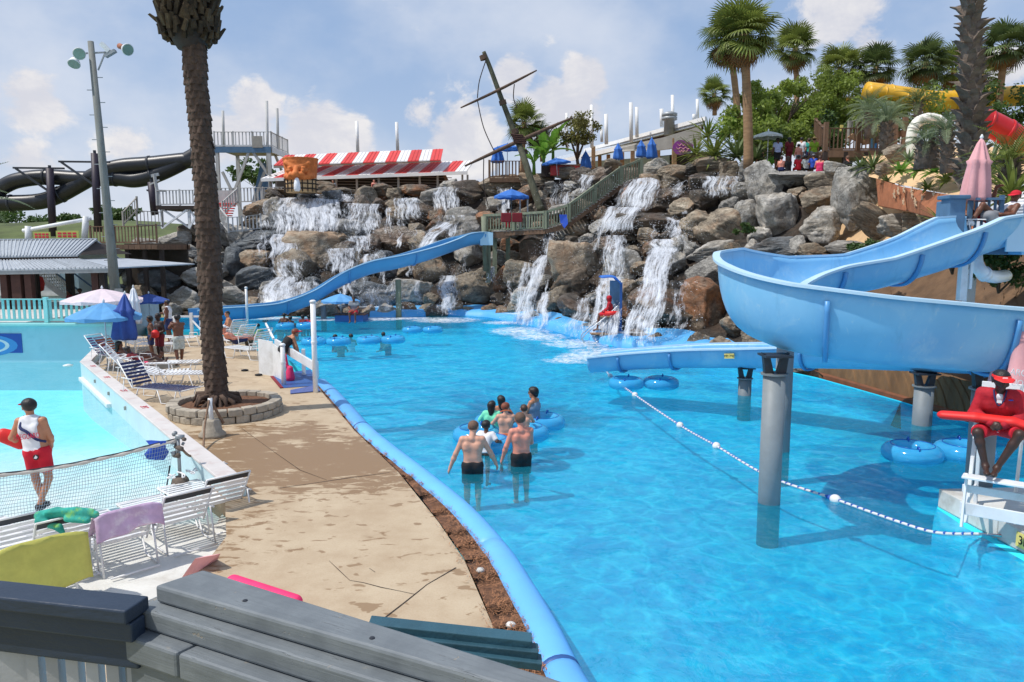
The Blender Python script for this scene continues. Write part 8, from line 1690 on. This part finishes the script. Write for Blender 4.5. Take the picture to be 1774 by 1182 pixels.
 boyA = bend(STAND, elL=(-.30, -.02, 1.16), wrL=(-.40, .02, .90), haL=(-.44, .03, .80), elR=(.32, .03, 1.17), wrR=(.42, .12, .94), haR=(.46, .14, .84), hea=(.02, .06, 1.615))
 def wp(px, py, Yd, h, pyh): q = P(px, pyh, Yd); q.z -= h * 1.0 + .08; return q
 person('shirtless boy in black shorts with arms spread, left of the two standing boys', wp(818, 0, 12.75, 1.70, 722), .05, 1.70, boyA, 'skin_fair', [('shorts', 'cloth_black', .72)], 'hair_short', 'crop', .012, look=(-.35, -.25), hands=True)
 boyB = bend(STAND, elL=(-.28, .02, 1.14), wrL=(-.33, .10, .90), haL=(-.36, .14, .80), elR=(.24, .16, 1.15), wrR=(.14, .36, 1.08), haR=(.10, .46, 1.06), hea=(-.01, .05, 1.62))
 person('shirtless sunburnt boy in black shorts, right of the two boys standing in the pool', wp(903, 0, 13.2, 1.70, 709), .25, 1.70, boyB, 'skin_pink', [('shorts', 'cloth_black', .72)], 'hair_short', 'short', .012, look=(-.1, -.1), hands=True)
 person('child in a white shirt leaning over a swim ring between the two standing boys', wp(838, 0, 13.9, 1.25, 724), -.3, 1.25, bend(FLOATP, che=(0, .12, 1.27), nec=(0, .2, 1.42), hea=(-.02, .24, 1.58), shL=(-.17, .2, 1.38), shR=(.17, .2, 1.38)), 'skin_brown', [('shirt', 'cloth_white', .9)], 'hair_black', 'short', .014, child=True)
 person('girl with wet dark hair and mint green shirt in the pool group', wp(852, 0, 15.6, 1.40, 689), -.1, 1.40, FLOATP, 'skin_fair', [('shirt', 'cloth_mint', 1.0), ('brief', 'cloth_navy')], 'hair_black', 'long', .015, look=(-.3, 0))
 person('dark haired child at the back of the pool group', wp(868, 0, 16.4, 1.45, 680), .2, 1.45, FLOATP, 'skin_tan', [('swimsuit', 'cloth_navy')], 'hair_black', 'long', .018, look=(.2, 0))
 person('girl with auburn hair and an orange halter strap, bare back towards us', wp(876, 0, 15.0, 1.45, 692), 0, 1.45, FLOATP, 'skin_fair', [('brief', 'cloth_orange')], 'hair_red', 'short', .014, look=(-.6, 0))
 o = MB().tube(spline([P(866, 714, 14.86), P(876, 711, 14.84), P(887, 713, 14.86)], 4), .012, 6).build('halter_strap', 'cloth_orange', bpy.data.objects[[q.name for q in bpy.data.objects if q.name.startswith('person')][-1]])
 person('small child with short brown hair next to the standing woman', wp(908, 0, 15.2, 1.2, 696), .2, 1.2, FLOATP, 'skin_fair', [('shorts', 'cloth_navy', .6)], 'hair_brown', 'crop', .016, child=True)
 person('woman in a grey-blue tankini and black bottoms standing in the pool', wp(925, 0, 16.4, 1.62, 666), 1.15, 1.62, bend(STAND, elL=(-.22, .12, 1.16), wrL=(-.16, .34, 1.05), haL=(-.14, .43, 1.02), elR=(.24, .06, 1.15), wrR=(.20, .26, 1.0), haR=(.19, .34, .97)), 'skin_tan', [('top', 'cloth_steel'), ('brief', 'cloth_black'), ('glasses', 'cloth_black')], 'hair_black', 'full', .013, look=(.25, 0), fat=1.12, hands=True)
 sw = [(492, 548, 39, .1, 'skin_brown', 'hair_black', ('shorts', 'cloth_red'), 'swimmer far left in red, upright beside a ring'), (503, 553, 38.5, 1.0, 'skin_brown', 'hair_black', ('swimsuit', 'cloth_navy'), 'girl beside the swimmer in red far left'), (524, 551, 39, -.5, 'skin_brown', 'hair_black', ('shirt', 'cloth_maroon'), 'swimmer in a dark red top near the tall white post'), (535, 551, 39, -.2, 'skin_brown', 'hair_black', ('shirt', 'cloth_red'), 'swimmer in a red top right beside the dark red one'), (485, 567, 37, .3, 'skin_tan', 'hair_black', ('shorts', 'cloth_navy'), 'boy in a ring left of the thin white post'), (511, 566, 37, .8, 'skin_tan', 'hair_black', ('swimsuit', 'cloth_black'), 'dark haired child in a ring below the slide outlet'),
   (580, 585, 33, -.8, 'skin_brown', 'hair_black', ('shirt', 'cloth_red'), 'child in red clinging to a ring in mid pool'), (590, 594, 31.5, .3, 'skin_tan', 'hair_black', ('shorts', 'cloth_black'), 'man swimming and pushing the rings in mid pool'), (608, 584, 33, .6, 'skin_fair', 'hair_black', ('swimsuit', 'cloth_white'), 'girl with dark hair between the rings in mid pool'), (664, 581, 33.5, .2, 'skin_tan', 'hair_black', ('shorts', 'cloth_navy'), 'child sitting in the right ring in mid pool'), (672, 591, 32, 1.2, 'skin_fair', 'hair_black', ('swimsuit', 'cloth_navy'), 'girl swimming beside the right ring in mid pool'), (447, 566, 37.5, .5, 'skin_tan', 'hair_black', ('shorts', 'cloth_navy'), 'bather behind the potted green plant at the pool edge')]
 for px, pyh, Y, yaw, skin, hair, we, lab in sw: person(lab, at_head(px, pyh - 5, Y, 1.62), yaw, 1.62, FLOATP, skin, [we], hair, 'short', .03, group='bathers far out in the big pool')
 person('lifeguard sitting in the shade of the umbrella on the far pool edge', G(608, 556, .40) + V((.15, .1, -.08)), R(180), 1.72, SIT, 'skin_brown', [('shirt', 'cloth_grey', .6), ('shorts', 'cloth_red', .8)], 'hair_black', 'short', .028)
 lc = G(1040, 596) + V((.45, .6, 0)); person('lifeguard in red hooded jacket sitting on the blue chair in the falls', V((lc.x - .0, lc.y + .1, 1.10 - .44)), R(82), 1.70, bend(SIT, anL=(-.12, .52, -.12), anR=(.12, .50, -.12), toL=(-.12, .66, -.18), toR=(.12, .64, -.18), elL=(-.24, .1, .72), elR=(.24, .1, .72)), 'skin_brown', [('jacket', 'jacket_red'), ('shorts', 'cloth_red', .95), ('hood', 'jacket_red')], 'hair_black', 'crop', .02, look=(-.2, -.1))
 o = MB().tube([V((lc.x - .25, lc.y - .35, 1.22)), V((lc.x + .30, lc.y - .38, 1.26))], [.10, .08], 10).build('rescue_tube', 'rubber_red', None, True); tag(o, 'red rescue tube beside the hooded lifeguard in the falls', 'rescue tube')
 person('shirtless boy in dark patterned swim shorts with raised arm, right of the standing boys', G(312, 633, .05), .8, 1.68, bend(STAND, elL=(-.22, .2, 1.30), wrL=(-.08, .38, 1.42), haL=(-.04, .45, 1.46), elR=(.2, .22, 1.3), wrR=(.04, .38, 1.42), haR=(.0, .45, 1.45), anL=(-.10, -.12, .09), toL=(-.12, .04, .03), anR=(.1, .12, .09), toR=(.11, .28, .03)), 'skin_brown', [('shorts', 'cloth_patch', .85)], 'hair_black', 'short', .018)
 person('boy in red shorts holding a red float, in the middle of the standing boys', G(279, 627, .05), 2.6, 1.66, bend(STAND, wrL=(-.08, .24, 1.0), haL=(.0, .28, .96), wrR=(.08, .24, 1.0), haR=(0.02, .28, .96)), 'skin_dark', [('shorts', 'cloth_maroon', .85)], 'hair_black', 'crop', .018); o = MB().lathe([(.03, -.14), (.12, -.1), (.14, .05), (.05, .14)], 10, G(279, 627, .05) + V((-.02, -.26, .98))).build('red_float', 'rubber_red', None, True); tag(o, 'small red float held by the boy on the left deck', 'float')
 person('shirtless dark haired boy leftmost of the standing boys', G(264, 622, .05), 2.2, 1.5, STAND, 'skin_brown', [('shorts', 'cloth_navy', .8)], 'hair_black', 'full', .02)
 person('man in a white top carrying a dark striped towel behind the standing boys', G(294, 594, .05), 1.6, 1.75, bend(STAND, elR=(.27, .1, 1.2), wrR=(.2, .3, 1.2), haR=(.18, .4, 1.2)), 'skin_brown', [('tank', 'cloth_white'), ('shorts', 'cloth_navy', .9)], 'hair_black', 'crop', .022)
 person('woman resting in the shade under the light blue umbrella', G(235, 640, .05), -1.2, 1.6, RECL, 'skin_brown', [('swimsuit', 'cloth_navy')], 'hair_black', 'long', .022); person('person under a red towel on a lounger by the folded umbrella', G(247, 648, .05), -1.4, 1.5, RECL, 'skin_dark', [('shirt', 'cloth_maroon', .8), ('shorts', 'cloth_pink', .6)], 'hair_black', 'short', .022)
 person('man in a white cap reclining at the pool edge', G(410, 608, .05) + V((0, 0, .0)), R(-50), 1.74, RECL, 'skin_pink', [('shorts', 'cloth_navy', .85), ('cap', 'cloth_white')], 'hair_short', 'crop', .02, fat=1.2); person('shirtless man seated sideways behind the man in the white cap', G(398, 592, .05), R(120), 1.7, SIT, 'skin_tan', [('shorts', 'cloth_grey', .8)], 'hair_black', 'crop', .022)
 person('woman in a black swimsuit with a red visor bending at the pool ramp', G(492, 657, .05), R(-60), 1.62, bend(STAND, wai=(0, .06, 1.08), che=(0, .2, 1.24), nec=(0, .32, 1.37), hea=(0, .42, 1.46), shL=(-.17, .30, 1.32), shR=(.17, .30, 1.32), elL=(-.22, .4, 1.06), wrL=(-.2, .46, .82), haL=(-.2, .47, .72), elR=(.22, .38, 1.06), wrR=(.22, .44, .84), haR=(.22, .45, .74)), 'skin_tan', [('swimsuit', 'cloth_black'), ('visor', 'cloth_red')], 'hair_red', 'short', .018, fat=1.15)
 o = put('beach_bag', sdf_mesh('beach_bag', [dict(a=np.array(G(502, 660, .05) + V((.0, 0, .10))), b=np.array(G(502, 660, .05) + V((.02, 0, .36))), ra=.15, rb=.09, k=.05), dict(a=np.array(G(498, 660, .05) + V((0, 0, .45))), b=np.array(G(496, 660, .05) + V((0, 0, .75))), ra=.05, rb=.04, k=.05)], .02, 'cloth_pink')); tag(o, 'bright pink beach bag carried at the pool ramp', 'bag')
 b = G(432, 600, .05); t = thing('potted_plant', 'low broad-leaved green plant among the loungers at the pool edge', 'plant', tuple(b)); put('pot', MB().lathe([(.14, 0), (.19, .26), (.2, .28)], 12).mesh('pot', 'bucket_cement', True), t); crown(t, V((0, 0, .28)), 14, lambda i: broad_leaf('leaf_bright', i % 3), .1, 1.2, .42, name='leaf')
 q = P(1722, 345, 16.25); person('lifeguard in white tank and red cap lounging at the slide start with an arm raised', V((q.x, 16.2, 4.10)), R(96), 1.76, bend(RECL, elR=(.33, -.2, .86), wrR=(.22, -.18, 1.10), haR=(.14, -.24, 1.14), knL=(-.16, .40, .70), anL=(-.14, .62, .34), toL=(-.14, .76, .30), knR=(.14, .42, .56), anR=(.13, .72, .36), toR=(.13, .86, .40)), 'skin_brown', [('tank', 'cloth_white'), ('shorts', 'cloth_red', .8), ('cap', 'cloth_red'), ('shoes', 'cloth_white')], 'hair_black', 'crop', .016, look=(.5, -.1))
 o = put('grey_towel', sdf_mesh('grey_towel', [dict(a=np.array((q.x - .25, 16.0, 4.58)), b=np.array((q.x + .1, 16.25, 4.62)), ra=.14, rb=.12, k=.05, sq=(np.array((0, 0, 1.0)), 1.3)), dict(a=np.array((q.x - .2, 15.95, 4.5)), b=np.array((q.x + .05, 15.95, 4.42)), ra=.1, rb=.08, k=.05)], .02, 'cloth_grey')); tag(o, 'grey towel on the lap of the lounging lifeguard', 'towel')
 q = P(884, 372, 47.4); person('lifeguard with dark hair standing in the shade of the bridge umbrella', at_head(880, 362, 47.6, 1.7), R(200), 1.7, STAND, 'skin_brown', [('shirt', 'cloth_maroon', .6), ('shorts', 'cloth_red', .8)], 'hair_black', 'full', .03)
 cr = [(1348, 239, 42, 0, 1.68, STAND, 'skin_brown', [('shirt', 'cloth_pale_blue', .7), ('shorts', 'cloth_black', .9)], 'hair_black', 'short', 'man in a pale blue shirt and black shorts, left in the crowd on the hill'), (1368, 238, 42.5, .2, 1.65, STAND, 'skin_brown', [('shirt', 'cloth_maroon', .8), ('pants', 'cloth_maroon')], 'hair_black', 'long', 'person in dark red clothes right of the pale blue shirt'), (1389, 238, 43, -.2, 1.75, STAND, 'skin_tan', [('shirt', 'cloth_white', .8), ('shorts', 'cloth_grey', .9)], 'hair_black', 'crop', 'broad person in a white shirt in the middle of the crowd'), (1384, 250, 41.2, 0, 1.35, bend(STAND), 'skin_pink', [('pants', 'cloth_grey')], 'hair_black', 'short', 'bare backed boy in front of the white shirt'), (1411, 238, 41.5, .1, 1.7, STAND, 'skin_tan', [('shirt', 'cloth_tropic', .7), ('shorts', 'cloth_grey', .9), ('hat', 'straw')], 'hair_brown', 'short', 'person with a straw hat and green tropical shirt'), (1402, 240, 43, .3, 1.66, STAND, 'skin_fair', [('shirt', 'cloth_teal', .7), ('shorts', 'cloth_navy', .9)], 'hair_brown', 'short', 'person in teal half hidden behind the straw hat'),
   (1428, 258, 40, -.6, 1.62, SIT, 'skin_pink', [('shorts', 'cloth_grey', .8)], 'hair_brown', 'short', 'bare backed bather seated beside the straw hat'), (1421, 271, 38.8, -.4, 1.62, SIT, 'skin_pink', [('swimsuit', 'cloth_pink')], 'hair_brown', 'tail', 'woman in a pink swimsuit seated at the edge of the rocks'), (1470, 271, 38.5, .3, 1.75, SIT, 'skin_pink', [('shirt', 'cloth_black', .6), ('shorts', 'cloth_black', .8)], 'hair_short', 'crop', 'man in a black shirt seated right of the crowd'), (1410, 268, 39.4, 0, 1.5, SIT, 'skin_tan', [('shirt', 'cloth_blue', .7), ('shorts', 'cloth_navy', .8), ('cap', 'cloth_grey')], 'hair_brown', 'crop', 'seated child in a bright blue shirt'), (1397, 270, 39.6, .2, 1.5, SIT, 'skin_brown', [('shirt', 'cloth_patch', .7), ('shorts', 'cloth_black', .8)], 'hair_black', 'short', 'seated child in a patterned shirt'), (1384, 270, 39.8, 0, 1.45, SIT, 'skin_brown', [('shirt', 'cloth_red', .7), ('shorts', 'cloth_red', .8)], 'hair_black', 'short', 'seated child in a red shirt'), (1366, 272, 40, .4, 1.6, SIT, 'skin_tan', [('shirt', 'cloth_black', .7), ('shorts', 'cloth_black', .8)], 'hair_brown', 'long', 'seated person in dark clothes below the dark red one'), (1354, 272, 40, -.5, 1.5, SIT, 'skin_pink', [('shorts', 'cloth_navy', .8)], 'hair_brown', 'short', 'bare shouldered child seated leftmost in the crowd'), (1318, 255, 43, .5, 1.6, STAND, 'skin_pink', [('swimsuit', 'cloth_black')], 'hair_brown', 'long', 'woman in a dark swimsuit left of the crowd under the palm'),
   (1417, 186, 51, 2.8, 1.75, STAND, 'skin_pink', [('shirt', 'cloth_tropic', .6), ('shorts', 'cloth_grey', .8)], 'hair_brown', 'crop', 'person at the foot of the blue stair in the grove'), (1610, 190, 50, 3, 1.6, STAND, 'skin_tan', [('shorts', 'cloth_navy', .8)], 'hair_brown', 'short', 'bather standing below the yellow slide'), (1565, 226, 37, 1.2, 1.6, STAND, 'skin_pink', [('shirt', 'cloth_white', .7), ('shorts', 'cloth_maroon', .8)], 'hair_brown', 'short', 'bather on the side deck by the arching palm'), (1135, 284, 55, 2.5, 1.6, STAND, 'skin_pink', [('shorts', 'cloth_maroon', .8)], 'hair_red', 'short', 'red haired bather beside the taller folded blue umbrella'),
   (648, 311, 60, 3.1, 1.6, STAND, 'skin_pink', [('swimsuit', 'cloth_maroon')], 'hair_brown', 'short', 'bather wading at the lip of the falls below the striped roof'), (786, 312, 58, 2.6, 1.6, STAND, 'skin_brown', [('shirt', 'cloth_pink', .6)], 'hair_black', 'crop', 'bather at the lip of the falls left of the mast'), (577, 312, 60.5, 3.0, 1.6, STAND, 'skin_tan', [('shirt', 'cloth_grey', .6)], 'hair_brown', 'short', 'bather right of the tiki head')]
 for px, pyh, Y, yaw, h, ps, skin, we, hr, hk, lab in cr: hh = h if ps is not SIT else h * 1.27 / 1.75; person(lab, at_head(px, pyh, Y, hh), yaw, h, ps, skin, we, hr, hk, .03, group='crowd on the hill' if 1300 < px < 1480 and pyh > 200 else None)
 u = P(1330, 260, 42); umbrella('pale patterned umbrella left of the crowd', u + V((0, 0, -.6)), 1.6, .8, 'cloth_patch', sag=.25); o = MB().lathe([(.05, 0), (.22, .05), (.2, .3), (.08, .36)], 10, P(1337, 284, 43)).build('swim_bag', 'bright_green', None, True); tag(o, 'lime beach bag at the feet of the pale blue shirt', 'bag')
 for px, pyh, Y, yaw, we, lab in ((120, 500, 38, 2.5, ('shirt', 'cloth_maroon', .6), 'person in dark red under the metal roof'), (138, 498, 38.5, 3.4, ('shirt', 'cloth_black', .6), 'person in black under the metal roof'), (60, 520, 36, 2.9, ('shirt', 'cloth_navy', .6), 'person in navy behind the aqua railing'), (75, 518, 36, 3.2, ('shirt', 'cloth_grey', .6), 'bather in grey behind the aqua railing'), (105, 524, 37, 3.0, ('shirt', 'cloth_red', .6), 'person in bright red behind the aqua railing')): person(lab, at_head(px, pyh, Y, 1.3), yaw, 1.65, SIT, 'skin_brown', [we, ('shorts', 'cloth_navy', .8)], 'hair_black', 'full', .035)
 for px, pyh, lab in ((58, 628, 'swimmer'),):
  o = MB().lathe([(.02, -.05), (.16, -.02), (.17, .03), (.03, .07)], 10, G(118, 634, -.24)).build('white_float', 'float_white', None, True); tag(o, 'white float near the far corner of the left pool', 'float')
build_people()
def build_foreground():
 zt = 3.15
 A = G(268, 1014, zt); B = G(1010, 1190, zt); Bf = G(880, 1188, zt); A2 = G(352, 986, zt)
 d = (Bf - A).normalized(); d2 = (B - A2).normalized(); n = V((d.y, -d.x, 0)); n = n if n.y < 0 else -n
 t = thing('grey_handrail', 'thick weathered grey wooden handrail of stacked boards in the foreground', 'handrail', tuple(A))
 E = A + d * 1.6; E2 = A2 + d2 * 1.6
 rr = random.Random(2)
 def board(name, nearoff, leftoff, z1, z0, far=None, cuts=()):
  a = A + n * nearoff - d * leftoff; e = E + n * nearoff; a2 = (A2 - d2 * leftoff * .7) if far is None else A + d * .0 - d * leftoff * .8 - n * far; e2 = E2 if far is None else E - n * far
  c = [(a.x, a.y), (e.x, e.y), (e2.x, e2.y), (a2.x, a2.y)]
  us = [0] + list(cuts) + [1]
  for u0, u1 in zip(us[:-1], us[1:]):
   g0 = .003 if u0 else 0; p0 = V((*c[0], 0)).lerp(V((*c[1], 0)), u0 + g0); p1 = V((*c[0], 0)).lerp(V((*c[1], 0)), u1); q1 = V((*c[3], 0)).lerp(V((*c[2], 0)), u1); q0 = V((*c[3], 0)).lerp(V((*c[2], 0)), u0 + g0)
   o = MB().prism([(p0.x, p0.y), (p1.x, p1.y), (q1.x, q1.y), (q0.x, q0.y)], z0, z1).build(name, 'rail_paint', t, bevel=.007)
 board('cap_board', 0, 0, zt, zt - .040); board('middle_board', .034, .036, zt - .042, zt - .088, far=.05); board('lower_board', .070, .074, zt - .090, zt - .150, far=.02, cuts=(.13,));
 a = A + n * .055 - d * .045; e = E + n * .055; MB().prism([(a.x, a.y), (e.x, e.y), (e.x - n.x * .05, e.y - n.y * .05), (a.x - n.x * .05, a.y - n.y * .05)], 2.3, zt - .152).build('face_board', 'rail_paint', t, bevel=.004)
 for u in (.25, .62, 1.0): p = A2.lerp(B, u) * .35 + A.lerp(Bf, u) * .65; MB().lathe([(.006, 0), (.005, .002), (.001, .003)], 8, (p.x, p.y, zt)).build('nail_head', 'dark_metal', t)
 Rr = G(238, 1050, zt - .02); L = Rr + (G(0, 1024, zt - .02) - Rr) * 2.2; t = thing('navy_handrail', 'dark navy wooden handrail on the left in the foreground with grey balusters', 'handrail', tuple(Rr)); dd = (Rr - L).normalized()
 MB().bar(L + V((0, .0, -.01)), Rr + V((0, .0, -.01)), .075, .032).build('top_board', 'navy_paint', t, bevel=.004); MB().bar(L + V((0, .0, -.052)), Rr + V((0, .0, -.052)), .045, .045).build('upper_moulding', 'navy_paint', t, bevel=.004); MB().bar(L + V((0, .015, -.11)), Rr + V((0, .015, -.11)), .04, .07).build('face_board', 'navy_paint', t, bevel=.004)
 for i in range(16):
  p = L.lerp(Rr, 1 - .068 * (i + .6)); w = .026
  if i == 6: w = .06
  put('baluster', box_mesh('fb', 'baluster', (w, .035, .9), 'picket_grey', (0, 0, -.45)), t, V((p.x, p.y + .03, zt - .165)) - Rr, (0, 0, .12))
 t = thing('teal_rail', 'stack of three dark teal boards behind the grey handrail', 'rail', tuple(P(930, 1120, 2.3)))
 for i, (x0, y0, x1, y1) in enumerate(((700, 1086, 921, 1110), (740, 1108, 932, 1129), (790, 1128, 938, 1148))):
  p = P(x0 - 60, y0 - 6, 2.30 - i * .02); q = P(x1, y1, 2.30 - i * .02); MB().bar(p, q, .06, .026).build('board', 'teal_paint', t, bevel=.003)
 o = put('pink_float', sdf_mesh('pink_float', [dict(a=np.array(G(405, 1018, .05) + V((0, 0, .06))), b=np.array(G(512, 1052, .05) + V((0, 0, .06))), ra=.09, rb=.08, k=.03)], .025, 'cloth_pink')); tag(o, 'bright pink float lying on the walk just behind the grey handrail', 'float')
 o = MB().plate([G(300, 1022, -.2) + V((0, 0, .0)), G(362, 985, -.2), G(372, 962, .25), G(338, 968, .25)], (.05, .05, .0)).build('pink_board', 'folded_pink'); tag(o, 'faded pink board standing at the corner of the tan walk', 'board')
build_foreground()
